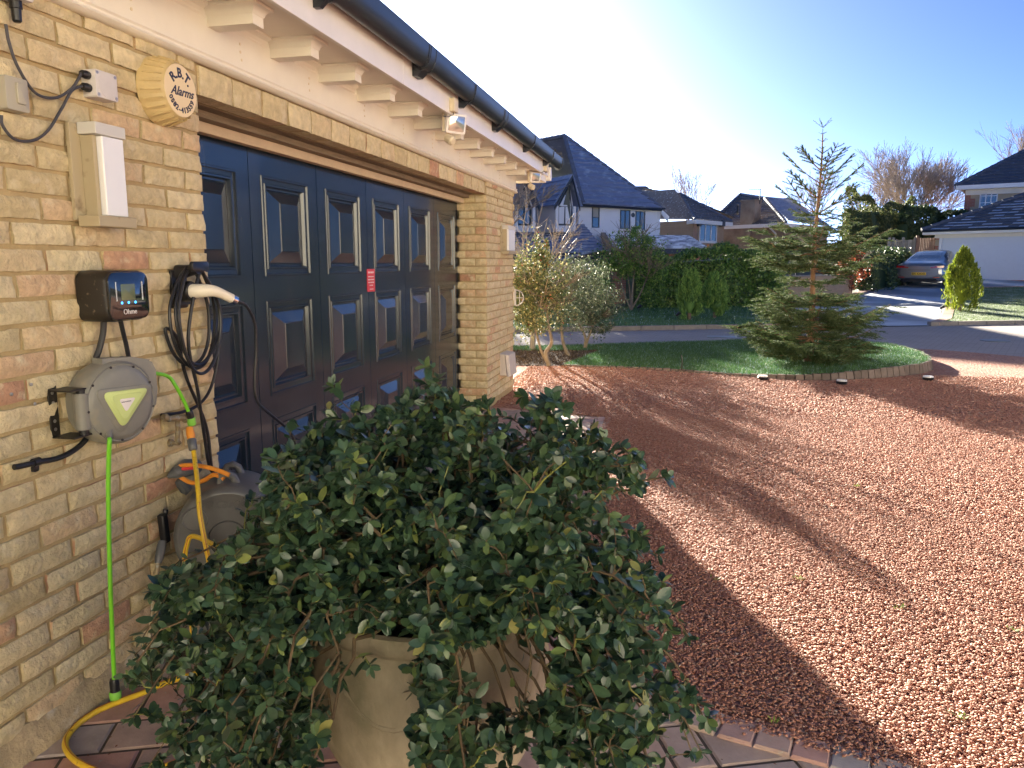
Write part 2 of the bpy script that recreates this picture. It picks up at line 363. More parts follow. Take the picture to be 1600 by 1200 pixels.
# --- bricks
def brick_mesh(L, seed, H=0.0625, D=0.024, rough=1.0):
    r = random.Random(seed); nx, nz = (8 if L > 0.15 else 4), 3; mb = MB(); g = {}; vs = []
    tilt = r.uniform(-1,1)*0.0025*rough; bulge = r.uniform(0,0.003)*rough
    for j in range(nz+1):
        for i in range(nx+1):
            u, w = i/nx, j/nz
            y = (u-0.5)*L; z = (w-0.5)*H
            edge = i in (0, nx) or j in (0, nz)
            if j in (0, nz): z += (1 if j == 0 else -1)*abs(r.gauss(0,0.0017))*rough
            if i in (0, nx): y += (1 if i == 0 else -1)*abs(r.gauss(0,0.0022))*rough
            if not edge: y += r.uniform(-.004,.004); z += r.uniform(-.004,.004)
            x = (0.0 if edge else 0.0055+r.gauss(0,0.0020)*rough)+tilt*(2*w-1)+bulge*(1-(2*u-1)**2)+(-0.0035*r.random() if edge else 0)
            g[i,j] = len(vs); vs.append((x,y,z))
    fs = [(g[i,j],g[i+1,j],g[i+1,j+1],g[i,j+1]) for i in range(nx) for j in range(nz)]
    ring = [(i,0) for i in range(nx)]+[(nx,j) for j in range(nz)]+[(i,nz) for i in range(nx,0,-1)]+[(0,j) for j in range(nz,0,-1)]
    b0 = len(vs)
    for (i,j) in ring:
        v = vs[g[i,j]]; vs.append((-D, v[1], v[2]))
    R = len(ring)
    for k in range(R): fs.append((g[ring[k]], b0+k, b0+(k+1)%R, g[ring[(k+1)%R]]))
    return vs, fs
BV = {}
for L in (0.2165, 0.104, 0.155): BV[L] = [brick_mesh(L, 100*k+int(L*1000)) for k in range(10)]
BME = {}
def brick_me(L, k):
    if (L,k) not in BME:
        mb = MB(); mb.add(*BV[L][k]); me = mb.mesh('brick', 'brick', True, 50); BME[L,k] = me
    return BME[L,k]
bricks = []   # (centre, rot(0: faces +x, -90: faces -y ...), L, variant, area)
def addb(c, rz, L, rx=0.0):
    k = rng.randrange(10); c = Vector(c)+Vector((rng.uniform(-.0015,.0025) if rz == 0 else 0, 0, rng.uniform(-.0012,.0012)))
    n = Matrix.Rotation(rz,3,'Z')@V(1,0,0); t = Matrix.Rotation(rz,3,'Z')@V(0,1,0)
    u_ = V(0,0,1)
    if rx: t, u_ = V(0,1,0), V(1,0,0)
    pts = [proj(c+t*a*L/2+u_*b*0.031) for a,b in ((-1,-1),(1,-1),(1,1),(-1,1))]
    if any(p is None for p in pts): area = 0
    else:
        area = abs(sum(pts[i][0]*pts[(i+1)%4][1]-pts[(i+1)%4][0]*pts[i][1] for i in range(4)))/2
        cx, cy = sum(p[0] for p in pts)/4, sum(p[1] for p in pts)/4
        if not (-30 < cx < 1630 and -30 < cy < 1230): area = 0
        if (CAM-c).dot(n) < 0: area = 0
    bricks.append((c, rz, rx, L, k, area))
NR = 30
for r in range(1, NR):
    z = (r+0.5)*CZ-0.005
    if z > 2.20: break
    A = r % 2 == 0
    # left wall up to the opening
    y = OP0
    if not A: addb((0,y-0.052,z), 0, 0.104); y -= 0.114
    while y > -0.6: addb((0,y-0.1083,z), 0, 0.2165); y -= BL
    # pier, front face and reveal (header / stretcher corner)
    if z < 2.04 or True:
        y = OP1
        if A: addb((0,y+0.052,z), 0, 0.104); y += 0.1133
        while y < ENDY-0.05:
            rem = ENDY-y
            if rem < 0.2: addb((0,y+min(0.104,rem)/2,z), 0, 0.104); break
            addb((0,y+0.1083,z), 0, 0.2165); y += BL
        if z < 2.05:
            if A: addb((-0.112,OP1,z), -math.pi/2, 0.2165); addb((-0.262,OP1,z), -math.pi/2, 0.104)
            else: addb((-0.056,OP1,z), -math.pi/2, 0.104); addb((-0.192,OP1,z), -math.pi/2, 0.155)
# the course of bricks on edge over the door (taller)
lin = []
y = 2.735
k = 0
while y < 7.0:
    lin.append((y+0.113, k)); y += 0.2283; k += 1
bricks.sort(key=lambda b: -b[5])
lintel_v = [brick_mesh(0.2185, 900+i, H=0.108, D=0.09, rough=0.8) for i in range(5)]
NL = 0
for (yc, k) in lin:
    vs, fs = lintel_v[k % 5]
    if 'l%d'%(k%5) not in BME:
        mb = MB(); mb.add(vs, fs); BME['l%d'%(k%5)] = mb.mesh('brick','brick',True,50)
    link('brick', BME['l%d'%(k%5)], wall_o, (0.002, yc, OPZ+0.057)); NL += 1
infill = MB(); NB = 0
for (c, rz, rx, L, kk, area) in bricks:
    if NB < 300-NL and area > 0:
        o = link('brick', brick_me(L,kk), wall_o, c); o.rotation_euler = (0,0,rz); NB += 1
    else:
        R = Matrix.Rotation(rz,3,'Z'); vs, fs = BV[L][kk]
        infill.add([R@Vector(v)+c for v in vs], fs)
infill.build('brick_infill', 'brick', wall_o, True, 50, kind='stuff')
# sloping cement plinth at the foot of the wall, lumpy top edge
pl = MB(); r = random.Random(3); ny = 90; vs = []
prof = [(-0.02,0.115),(0.002,0.108),(0.009,0.085),(0.014,0.05),(0.022,0.02),(0.034,-0.01)]
for i in range(ny+1):
    y = -1+(OP0+1)*i/ny; e = 0.5+0.5*math.sin(y*7)+r.uniform(-.3,.3)
    for (x, z) in prof: vs.append((x+r.uniform(-.004,.005), y, z*(0.86+0.10*e)+(r.uniform(-.007,.007) if z > 0.04 else 0)))
n = len(prof)
pl.add(vs, [(i*n+j, (i+1)*n+j, (i+1)*n+j+1, i*n+j+1) for i in range(ny) for j in range(n-1)]+[tuple(range(n)), tuple(range(ny*n,(ny+1)*n))[::-1]])
pl.build('cement_plinth', 'plinth', garage, True, 60)
# --- steel lintel underside, timber header, frame
MB().bb(-0.255,-0.115,OP0,OP1,OPZ+0.004,OPZ+0.018).build('lintel', 'wood', garage)
MB().bb(-0.256,-0.166,OP0+0.005,OP1-0.005,OPZ-0.028,OPZ+0.002).build('soffit_board', 'wood', garage, bevel=0.002)
hd = MB(); hd.bb(-0.262,-0.215,OP0+0.03,OP1-0.005,1.975,OPZ-0.03); hd.build('door_header', 'header', garage, bevel=0.002)
MB().bb(-0.30,-0.235,OP0+0.002,OP0+0.07,0,1.974).build('door_jamb', 'header', garage, bevel=0.002)
# --- the door
DX = -0.285; PW = 0.7255; D0 = 2.80
door = MB(); door.bb(-0.325,DX-0.022,D0-0.03,OP1-0.002,0.012,2.04)
door_o = door.build('garage_door', 'navy', garage)
leaf = MB(); rows = [(0.095,0.60),(0.725,1.225),(1.352,1.86)]
for c in range(6):
    y0, y1 = D0+c*PW+0.003, D0+(c+1)*PW-0.003; m = 0.108; a, b = y0+m, y1-m
    if c == 5: y1 = OP1-0.003
    def fq(ya,yb,za,zb): leaf.quad((DX,ya,za),(DX,yb,za),(DX,yb,zb),(DX,ya,zb))
    fq(y0,a,0.012,2.04); fq(b,y1,0.012,2.04); zs = [0.012]+[q for rr in rows for q in rr]+[2.04]
    for k in range(0, 8, 2): fq(a,b,zs[k],zs[k+1])
    for (ya, sx) in ((y0,1),(y1,-1)):   # rounded-over edge at each joint
        leaf.quad((DX,ya,0.012),(DX,ya,2.04),(DX-0.02,ya-0.001*sx,2.04),(DX-0.02,ya-0.001*sx,0.012)) if sx == 1 else leaf.quad((DX,ya,2.04),(DX,ya,0.012),(DX-0.02,ya+0.001,0.012),(DX-0.02,ya+0.001,2.04))
leaf.build('door_frame', 'navy', door_o)
def panel_me(w, h):
    mb = MB(); rings = [(0,0.0),(0.004,0.006),(0.012,0.006),(0.016,-0.004),(0.036,-0.005),(0.040,0.001),(0.048,0.001),(0.056,-0.017),(0.064,-0.017)]
    vs = []; fs = []
    for (i, d) in rings:
        for sy, sz in ((-1,-1),(1,-1),(1,1),(-1,1)): vs.append((d, sy*(w/2-i), sz*(h/2-i)))
    for sy, sz in ((-1,-1),(1,-1),(1,1),(-1,1)): vs.append((0.014, sy*(w/2-0.152), sz*(h/2-0.125)))
    for sy, sz in ((-1,-1),(1,-1),(1,1),(-1,1)): vs.append((0.018, sy*(w/2-0.157), sz*(h/2-0.130)))
    n = len(rings)+2
    for k in range(n-1):
        for j in range(4): fs.append((k*4+j, k*4+(j+1)%4, (k+1)*4+(j+1)%4, (k+1)*4+j))
    fs.append(tuple(range((n-1)*4, n*4))); mb.add(vs, fs); return mb.mesh('door_panel', 'navy')
pm = {}
for c in range(6):
    for (z0, z1) in rows:
        a, b = D0+c*PW+0.003+0.108, D0+(c+1)*PW-0.003-0.108; key = round(z1-z0,3)
        if key not in pm: pm[key] = panel_me(b-a, z1-z0)
        link('door_panel', pm[key], door_o, (DX, (a+b)/2, (z0+z1)/2))
# red sticker across the joint between the third and fourth column
st = wp(580,438,DX+0.004); s1 = MB(); s1.rbox((DX+0.003, st.y, st.z), (0.003,0.135,0.155), 0.01, 'x')
so = s1.build('sticker', 'red', door_o, label='red warning sticker with six lines of white print')
tx = MB(); r = random.Random(9)
for (dz, w, h) in ((0.054,0.104,0.014),(0.025,0.100,0.008),(0.005,0.112,0.009),(-0.014,0.108,0.009),(-0.034,0.06,0.008),(-0.060,0.06,0.008)):
    y = -w/2
    while y < w/2-0.004:
        l_ = min(r.uniform(0.006,0.017), w/2-y); k = y
        while k < y+l_-0.0015:
            g_ = r.uniform(0.0014,0.0026); tx.bb(DX+0.0048,DX+0.0053,st.y+k,st.y+k+g_,st.z+dz-h/2*r.uniform(0.7,1),st.z+dz+h/2*r.uniform(0.7,1)); k += g_+0.0008
        y += l_+0.003
tx.build('lettering', 'textwhite', so, kind=None)
# --- eaves: frieze board, moulding, brackets, soffit, fascia, gutter
FZ0 = 2.166; SZ = 2.385; FXX = 0.305
fr = MB(); fr.bb(0.0,0.02,-3.5,ENDY+0.012,FZ0+0.03,SZ); fr.bb(-0.4,0.0,ENDY-0.005,ENDY+0.012,FZ0+0.03,SZ); fr.build('frieze_board', 'cream', garage)
def profile_run(name, prof, y0, y1, m, parent, breaks=()):
    mb = MB(); ys = [y0]+list(breaks)+[y1]
    for a, b in zip(ys[:-1], ys[1:]): mb.prism([(x,a+0.0008,z) for x,z in prof], (0,b-a-0.0016,0))
    return mb.build(name, m, parent, True, 30)
mprof = [(0.0,FZ0),(0.018,FZ0),(0.03,FZ0+0.004),(0.038,FZ0+0.012),(0.034,FZ0+0.019),(0.026,FZ0+0.024),(0.026,FZ0+0.030),(0.033,FZ0+0.036),(0.033,FZ0+0.043),(0.0,FZ0+0.043)]
profile_run('frieze_moulding', [(x+0.0005,z) for x,z in mprof], -3.5, ENDY+0.03, 'cream', garage, (5.62,))
def bracket(yc, part):
    w = 0.0385
    mb = MB(); mb.bb(0.02,0.213,yc-w,yc+w,2.308,2.345)
    cr_ = [(0.0,2.345),(0.004,2.350),(0.006,2.358),(0.012,2.366),(0.022,2.372),(0.030,2.374),(0.030,SZ-0.001)]
    vs = []; fs = []
    for (o, z) in cr_: vs += [(0.02,yc-w-o,z),(0.213+o,yc-w-o,z),(0.213+o,yc+w+o,z),(0.02,yc+w+o,z)]
    for k in range(len(cr_)-1):
        for j in range(4): fs.append((k*4+j,k*4+(j+1)%4,(k+1)*4+(j+1)%4,(k+1)*4+j))
    fs.append((3,2,1,0)); mb.add(vs, fs)
    return mb.mesh('eaves_bracket', 'cream', True, 25)
bm_ = bracket(0, None)
yb = [2.8165+0.4648*k for k in range(-8, 12)]
for y in yb: link('eaves_bracket', bm_, garage, V(0,y,0)-garage.location)
cm = MB(); ys = [-3.5]+yb+[ENDY]
ccp = [(0.02,2.338),(0.024,2.345),(0.024,2.352),(0.030,2.364),(0.042,2.372),(0.050,2.376),(0.050,SZ-0.001),(0.02,SZ-0.001)]
for i in range(len(ys)-1):
    a = ys[i]+(0.0385+0.031 if i else 0); b = ys[i+1]-(0.0385+0.031 if i+1 < len(ys)-1 else 0)
    cm.prism([(x,a,z) for x,z in ccp], (0,b-a,0))
cm.build('cornice_moulding', 'cream', garage, True, 25)
MB().bb(-0.1,0.300,-3.6,ENDY+0.30,SZ,SZ+0.012).build('soffit', 'cream', garage)
fa = MB(); fb = [-3.6,1.1,4.1,ENDY+0.32]
for a, b in zip(fb[:-1], fb[1:]): fa.bb(0.301,0.322,a+0.001,b-0.001,2.366,2.60)
fa.build('fascia_board', 'white', garage, bevel=0.002)
bx = MB(); bx.bb(-0.08,0.30,ENDY+0.01,ENDY+0.299,2.30,SZ-0.002); bx.build('eaves_end_box', 'white', garage, bevel=0.003)
bx = MB(); e0 = fp(842,262,ENDY+0.30); bx.bb(0.12,0.345,ENDY+0.322,ENDY+0.40,2.33,2.47); bx.build('barge_board', 'white', garage, bevel=0.004)
bb_ = MB(); bb_.prism([(0.30,ENDY+0.27,2.40),(0.30,ENDY+0.27,2.60),(-2.81,ENDY+0.27,4.62),(-2.81,ENDY+0.27,4.42)], (0,0.03,0)); bb_.build('gable_board','white',garage)
nails = MB(); r = random.Random(4)
for k, y in enumerate([2.36,3.005,3.60,4.27,4.9,5.5,6.2,6.9,7.6]):
    for z in (2.245,2.275,2.30): 
        if r.random() < 0.85: nails.lathe([(0.006,0.0),(0.006,0.002),(0.003,0.003)], (0.02,y+r.uniform(-.006,.006),z+r.uniform(-.004,.004)), 'x', 8)
nails.build('nail_heads', 'cream2', garage, kind='stuff')
# gutter: half round trough with unions and fascia brackets
GX, GZ, GR = 0.380, 2.590, 0.056
GV = 2.0   # the trough is deeper than it is wide
gt = MB(); vs = []; N = 14; ys = [-3.6,ENDY+0.62]
outer = [(GX+GR*math.cos(math.pi+math.pi*k/N), GZ+GR*GV*math.sin(math.pi+math.pi*k/N)) for k in range(N+1)]
inner = [(GX+(GR-0.004)*math.cos(math.pi+math.pi*k/N), GZ+(GR-0.004)*GV*math.sin(math.pi+math.pi*k/N)) for k in range(N+1)][::-1]
prof = outer+[(GX+GR+0.002,GZ+0.006),(GX+GR-0.007,GZ+0.006)]+inner
gt.prism([(x,ys[0],z) for x,z in prof], (0,ys[1]-ys[0],0)); gut = gt.build('gutter', 'gutter', garage, True, 40)
for y, union in ((1.0,1),(2.15,0),(3.10,0),(4.28,1),(5.18,0),(6.1,1),(7.3,0),(8.35,0)):
    g = MB()
    w = 0.05 if union else 0.012
    for off in ((-0.045,0.045) if union else (0,)):
        pr = [(GX+(GR+0.006)*math.cos(math.pi+math.pi*k/N), GZ+(GR+0.006)*GV*math.sin(math.pi+math.pi*k/N)) for k in range(N+1)]+[(GX+(GR+0.001)*math.cos(2*math.pi-math.pi*k/N), GZ+(GR+0.001)*GV*math.sin(2*math.pi-math.pi*k/N)) for k in range(N+1)]
        g.prism([(x,y+off-0.010,z) for x,z in pr], (0,0.020,0))
    if union:
        pr = [(GX+(GR+0.0035)*math.cos(math.pi+math.pi*k/N), GZ+(GR+0.0035)*GV*math.sin(math.pi+math.pi*k/N)) for k in range(N+1)]+[(GX+(GR+0.0008)*math.cos(2*math.pi-math.pi*k/N), GZ+(GR+0.0008)*GV*math.sin(2*math.pi-math.pi*k/N)) for k in range(N+1)]
        g.prism([(x,y-0.075,z) for x,z in pr], (0,0.15,0))
    g.prism([(0.3235,y-0.045,GZ-0.005),(0.3235,y-0.045,GZ-0.150),(0.352,y-0.045,GZ-0.150),(GX+0.01,y-0.045,GZ-GR*GV-0.004),(GX-0.04,y-0.045,GZ-0.055)], (0,0.09 if union else 0.03,0))
    g.build('gutter_bracket', 'gutter', gut, True, 35)
ec = MB(); ec.prism([(GX+(GR+0.006)*math.cos(math.pi+math.pi*k/N), ENDY+0.612, GZ+(GR+0.006)*GV*math.sin(math.pi+math.pi*k/N)) for k in range(N+1)], (0,0.016,0)); ec.build('gutter_end_cap', 'gutter', gut, True, 40)
# moss and leaf litter spilling out of the gutter end
ms = MB(); r = random.Random(8)
for k in range(150):
    p = V(GX+r.uniform(-.06,.055), ENDY+r.uniform(0.1,0.62), GZ+0.005+abs(r.gauss(0,0.022))); d = V(r.gauss(0,1),r.gauss(0,1),r.gauss(0.3,1)).normalized()*r.uniform(.008,.03)
    ms.tube([p,p+d], 0.002, 3)
M['moss'] = mat('dry_moss', (0.12,0.09,0.05), 1.0, rand=0.5)
ms.build('gutter_litter', 'moss', gut, kind='stuff')
# roof slopes over the garage
rf = MB()
def slope(x0,z0,x1,z1,y0,y1,n=16):
    for k in range(n):
        a, b = k/n, (k+1)/n; xa, xb = x0+(x1-x0)*a, x0+(x1-x0)*b; za, zb = z0+(z1-z0)*a, z0+(z1-z0)*b
        rf.hexa([V(xa,y0,za),V(xa,y1,za),V(xb,y1,zb-0.01),V(xb,y0,zb-0.01),V(xa,y0,za+0.045),V(xa,y1,za+0.045),V(xb,y1,zb+0.02),V(xb,y0,zb+0.02)])
slope(0.36,2.60,-2.81,4.62,-4.3,ENDY+0.26); slope(-5.98,2.60,-2.81,4.62,-4.3,ENDY+0.26)
M['garagetile'] = mat('slate_grey_roof_tiles', (0.055,0.06,0.07), 0.7, rand=0.3, var=0.2, var_scale=6)
rf.build('roof', 'garagetile', garage)
# ================================================================== THINGS FIXED TO THE GARAGE WALL
# --- round alarm bell box
yc, zc = 2.489, 2.012
al = thing('alarm_box', 'round cream alarm bell box lettered R.B.T. Alarms high on the brick wall', 'alarm box', (0.005,yc,zc))
lb = MB(); prof = [(0.110,0.0),(0.116,0.004),(0.114,0.022),(0.100,0.074),(0.094,0.084),(0.090,0.090),(0.0895,0.0905)]
N = 96; vs = []; 
for (rr, h) in prof:
    for k in range(N):
        a = 2*math.pi*k/N; notch = 1-0.035*(1 if (k % 4) == 0 and 0.02 < h < 0.089 else 0)
        vs.append((h, yc+rr*notch*math.cos(a), zc+rr*notch*math.sin(a)))
fs = [(i*N+k,i*N+(k+1)%N,(i+1)*N+(k+1)%N,(i+1)*N+k) for i in range(len(prof)-1) for k in range(N)]
lb.add(vs, fs); lb.build('ribbed_case', 'alarm', al, True, 30)
ribs = MB()
for k in range(24):
    a = 2*math.pi*(k+0.5)/24; R_ = Matrix.Rotation(-0,3,'X')
    p0 = V(0.022,yc+0.116*math.cos(a),zc+0.116*math.sin(a)); p1 = V(0.084,yc+0.098*math.cos(a),zc+0.098*math.sin(a)); ribs.tube([p0,p1], 0.0028, 5)
ribs.build('grip_ribs', 'alarm', al, True)
face = MB(); face.lathe([(0.0885,0.0905),(0.0865,0.0925),(0.001,0.0928)], (0,yc,zc), 'x', 48); fo = face.build('face_plate', 'alarmface', al, True, 40)
tx = MB()
def arc_text(mb, s, rad, a_mid, step, size, cx, cy, X, inward=False, **k):
    n = len(s)
    for i, ch in enumerate(s):
        a = a_mid+(i-(n-1)/2)*step*(-1 if not inward else 1)
        if ch == ' ': continue
        ra = math.radians(a); o = V(X, cx+rad*math.cos(ra), cy+rad*math.sin(ra))
        rot = ra-math.pi/2 if not inward else ra+math.pi/2
        ux = V(0,math.cos(rot),math.sin(rot)); uy = V(0,-math.sin(rot),math.cos(rot)); text_on(mb, ch, size, o, ux, uy, **k)
arc_text(tx, 'R.B.T.', 0.057, 84, 21, 0.044, yc, zc, 0.0932, bold=0.0012)
text_on(tx, 'Alarms', 0.043, V(0.0932,yc+0.004,zc-0.004), V(0,1,0.02), V(0,-0.02,1), shear=0.45, bold=0.0006)
arc_text(tx, '0582-413559', 0.066, 270, 12.6, 0.026, yc, zc, 0.0932, inward=True, bold=0.0007)
tx.build('lettering', 'ink', fo)
# --- tall box lamp
def box_lamp(name, label, y0, y1, z0, z1, group):
    t = thing(name, label, 'wall light', (0,(y0+y1)/2,z0), group); w = y1-y0
    MB().bb(0.002,0.016,y0,y1,z0+0.02,z1-0.008).build('back_plate', 'lightframe', t, bevel=0.002)
    f = MB(); f.bb(0.016,0.082,y0+0.03,y1,z1-0.04,z1-0.004); f.build('top_cap', 'lighttrim', t, bevel=0.003)
    f = MB(); f.bb(0.016,0.090,y0+0.006,y1+0.012,z0,z0+0.034); f.build('bottom_cap', 'lightframe', t, bevel=0.003)
    f = MB(); f.bb(0.016,0.060,y0+0.040,y0+0.056,z0+0.035,z1-0.041); f.build('side_post', 'lightframe', t, bevel=0.002)
    f = MB(); f.bb(0.018,0.078,y0+0.058,y1-0.008,z0+0.035,z1-0.041); f.build('diffuser', 'diffuser', t, bevel=0.004)
    return t
box_lamp('wall_light', 'tall khaki box lamp with frosted diffuser below the alarm box', 2.045, 2.205, 1.530, 1.845, 'box lamps on the garage wall')
box_lamp('wall_light', 'box lamp with frosted diffuser high on the brick pier beyond the door', 7.69, 8.06, 1.51, 1.80, 'box lamps on the garage wall')
# --- junction box with two glands, switch and conduit end at the left edge
jb = thing('junction_box', 'small pale square junction box with two black glands beside the alarm box', 'junction box', (0,2.17,1.92))
MB().rbox((0.027,2.175,1.964), (0.05,0.094,0.082), 0.006, 'x').build('case', 'boxgrey', jb, True, 40)
lid = MB(); lid.lathe([(0.036,0),(0.036,0.001),(0.034,0.0012)], (0.052,2.175,1.964), 'x', 28); lid.build('lid_ring', 'boxgrey', jb, True, 40)
for z in (1.985,1.948):
    g = MB(); g.lathe([(0.012,0),(0.013,-0.012),(0.0115,-0.014),(0.0115,-0.024),(0.009,-0.028)], (0.028,2.127,z), 'y', 12); g.build('cable_gland', 'black', jb, True, 40)
sc_ = MB()
for y,z in ((-0.038,0.032),(0.038,0.032),(-0.038,-0.032),(0.038,-0.032)): sc_.lathe([(0.005,0),(0.005,0.001),(0.0025,0.0012)], (0.0522,2.175+y,1.964+z), 'x', 10)
sc_.build('lid_screws', 'steel', jb, kind='stuff')
g = gp(0,0)
cb = MB(); cb.tube(spline([wp(9,38,0.03),wp(14,66,0.03),wp(28,105,0.028),wp(55,145,0.024),wp(86,153,0.022),wp(110,140,0.024),wp(122,124,0.028),V(0.028,2.098,1.985)]), 0.0042, 8)
tag(cb.build('cable', 'greycable', None, True), 'grey cable looping from the corner fitting to the upper gland of the junction box', 'cable', 'cables to the junction box')
cb = MB(); cb.tube(spline([wp(2,180,0.02),wp(4,196,0.02),wp(22,217,0.02),wp(50,220,0.02),wp(74,205,0.02),wp(95,172,0.022),wp(112,142,0.026),V(0.028,2.098,1.948)]), 0.0042, 8)
tag(cb.build('cable', 'greycable', None, True), 'grey cable looping up from the small switch to the lower gland of the junction box', 'cable', 'cables to the junction box')
sw = thing('outdoor_switch', 'small grey outdoor rocker switch at the left edge of the wall', 'switch', (0,1.83,1.87))
MB().rbox((0.02,1.846,1.873), (0.036,0.075,0.088), 0.006, 'x').build('case', 'switchgrey', sw, True, 40)
MB().rbox((0.041,1.856,1.876), (0.007,0.030,0.056), 0.005, 'x').build('rocker', 'switchgrey', sw, True, 40)
lt = thing('conduit_fitting', 'dark gland hanging under a small grey fitting in the top left corner', 'fitting', (0,1.86,2.09))
MB().rbox((0.035,1.865,2.155), (0.06,0.08,0.07), 0.01, 'x').build('body', 'boxgrey', lt, True, 40)
MB().lathe([(0.016,0.0),(0.016,-0.02),(0.013,-0.022),(0.012,-0.052),(0.008,-0.056)], (0.034,1.872,2.12), 'z', 14).build('gland', 'black', lt, True, 40)
# --- EV charger
ch = thing('ev_charger', 'glossy black square wall charger with screen, three blue dots and white logo', 'charger', (0,2.13,1.24))
a = V(0.055,2.128,1.318)
MB().rbox(a, (0.105,0.192,0.158), 0.035, 'x', 8).build('housing', 'blackdirty', ch, True, 40)
fo = MB().rbox((0.1095,2.128,1.318), (0.008,0.180,0.148), 0.030, 'x', 8).build('front_glass', 'blackgloss', ch, True, 40)
MB().rbox((0.1142,2.122,1.330), (0.0012,0.062,0.050), 0.003, 'x').build('screen', 'lcd', fo, True, 40)
for dy in (-0.058,0.060): MB().bb(0.1136,0.1150,2.127+dy-0.0015,2.127+dy+0.0015,1.303,1.362).build('light_strip', 'silverline', fo)
dots = MB()
for dy in (-0.030,0.0,0.031): MB().lathe([(0.0042,0.0),(0.0042,0.0008),(0.002,0.001)], (0.1137,2.121+dy,1.297), 'x', 14).build('button', 'blue', fo)
lg = MB(); text_on(lg, 'Ohme', 0.024, V(0.1142,2.125,1.268), WX, WY, bold=-0.0002); lg.build('logo', 'textwhite', fo)
def cable(pts, r, m, label, group=None, name='cable', n=10, cat='cable'):
    mb = MB(); mb.tube(spline(pts, 10), r, n); return tag(mb.build(name, m, None, True), label, cat, group)
cable([V(0.04,2.095,1.245),V(0.035,2.092,1.20),V(0.028,2.078,1.15),V(0.022,2.07,1.125),V(0.02,2.07,1.10)], 0.0095, 'cable', 'thick black supply cable dropping from the left underside of the charger', 'cables under the charger')
cable([V(0.045,2.16,1.245),V(0.04,2.175,1.20),V(0.03,2.20,1.14),V(0.025,2.215,1.05),V(0.022,2.20,0.93),V(0.02,2.16,0.86),V(0.02,2.10,0.845)], 0.0075, 'cable', 'black cable leaving the right underside of the charger behind the hose reel', 'cables under the charger')
# --- holster, looped cable and charging handle
ho = thing('cable_holster', 'black cable holster with hook holding the ivory charging gun', 'holster', (0,2.56,1.33))
hc = wp(283,462,0.02)
h = MB(); h.rbox((0.006,2.525,1.325), (0.012,0.09,0.14), 0.012, 'x'); h.tube([V(0.01,2.525,1.385),V(0.05,2.525,1.392),V(0.088,2.525,1.400)], [0.030,0.022,0.020], 12); h.rbox((0.094,2.53,1.408), (0.014,0.10,0.036), 0.012, 'x')
h.build('hook', 'black', ho, True, 35)
s = MB(); s.lathe([(0.034,0.010),(0.038,0.02),(0.038,0.062),(0.034,0.068),(0.026,0.068),(0.026,0.03)], (0.0,2.515,1.318), 'x', 24); s.bb(0.012,0.03,2.47,2.56,1.268,1.30)
s.build('socket', 'black', ho, True, 35)
gun = thing('charging_gun', 'ivory charging gun with chrome collar plugged into the black holster', 'charging gun', (0.06,2.53,1.32))
gp_ = [V(0.055,2.515,1.318),V(0.085,2.525,1.319),V(0.108,2.540,1.320),V(0.125,2.558,1.318),V(0.137,2.580,1.310),V(0.147,2.602,1.299),V(0.156,2.625,1.288)]
g = MB(); sp = spline(gp_, 6); m_ = len(sp); rr = [0.0265-0.0085*smooth(i/m_*1.2) for i in range(m_)]; g.tube(sp, rr, 16); g.build('grip', 'ivory', gun, True)
e = sp[-1]; d = (sp[-1]-sp[-3]).normalized()
MB().tube([e-d*0.002,e+d*0.022,e+d*0.026], [0.0172,0.0165,0.011], 16).build('collar', 'chrome', gun, True, 40)
cs = e+d*0.026
cable([cs-d*0.004,cs+d*0.02,V(0.178,2.69,1.255),V(0.178,2.74,1.19),V(0.17,2.755,1.08),V(0.16,2.75,0.96),V(0.16,2.76,0.87),V(0.17,2.84,0.80),V(0.17,2.985,0.70),V(0.19,3.02,0.60),V(0.19,3.01,0.50),V(0.17,2.96,0.38)], 0.0062, 'cable', 'black charging cable hanging from the ivory gun in front of the door')
# looped coils
lp = MB(); r = random.Random(2)
cy, cz = 2.532, 1.235
pts = []
for k in range(0, 14*4+1):
    a = math.pi/2+2*math.pi*k/14; ry, rz = 0.125+0.012*math.sin(k*0.35), 0.185+0.014*math.sin(k*0.28+1)
    turn = k/14; pts.append(V(0.030+0.012*turn+0.004*math.sin(k), cy+0.004*turn+ry*math.cos(a)*(1.0 if math.sin(a) < 0.4 else 0.88), cz-0.008*turn+rz*math.sin(a)))
pts = [V(0.03,2.62,0.62),V(0.03,2.60,0.80),V(0.03,2.50,1.00),V(0.035,2.455,1.15)]+pts[4:]
pts += [V(0.07,2.47,1.15),V(0.06,2.52,0.95),V(0.05,2.56,0.75),V(0.04,2.60,0.62),V(0.03,2.70,0.56)]
lp.tube(spline(pts, 5), 0.0064, 8); tag(lp.build('looped_cable', 'cable', None, True), 'black charging cable wound in four loops over the holster hook', 'cable')
cable([V(0.03,2.72,1.12),V(0.03,2.70,1.03),V(0.03,2.64,0.93),V(0.03,2.56,0.885),V(0.025,2.46,0.875),V(0.02,2.36,0.885)], 0.006, 'cable', 'black cable curving from the loops to the back of the grey hose reel')
# --- wall conduit with clip low on the left
cd = thing('black_conduit', 'cut end of thick black conduit held by a clip low on the bricks', 'conduit', (0,1.9,0.83))
MB().tube(spline([wp(22,730,0.016),wp(34,728,0.018),wp(60,722,0.018),wp(90,716,0.018),wp(115,704,0.018),wp(133,688,0.018),wp(140,672,0.02),wp(150,655,0.02)], 8), 0.0085, 12).build('pipe', 'cable', cd, True)
q = wp(57,722,0.02); c_ = MB(); c_.tube([q+V(-.002,-0.010,0),q+V(-.002,0.012,0.0)], 0.0125, 12); c_.rbox((0.010,q.y,q.z-0.018), (0.018,0.02,0.022), 0.006, 'x'); c_.build('clip', 'black', cd, True, 40)
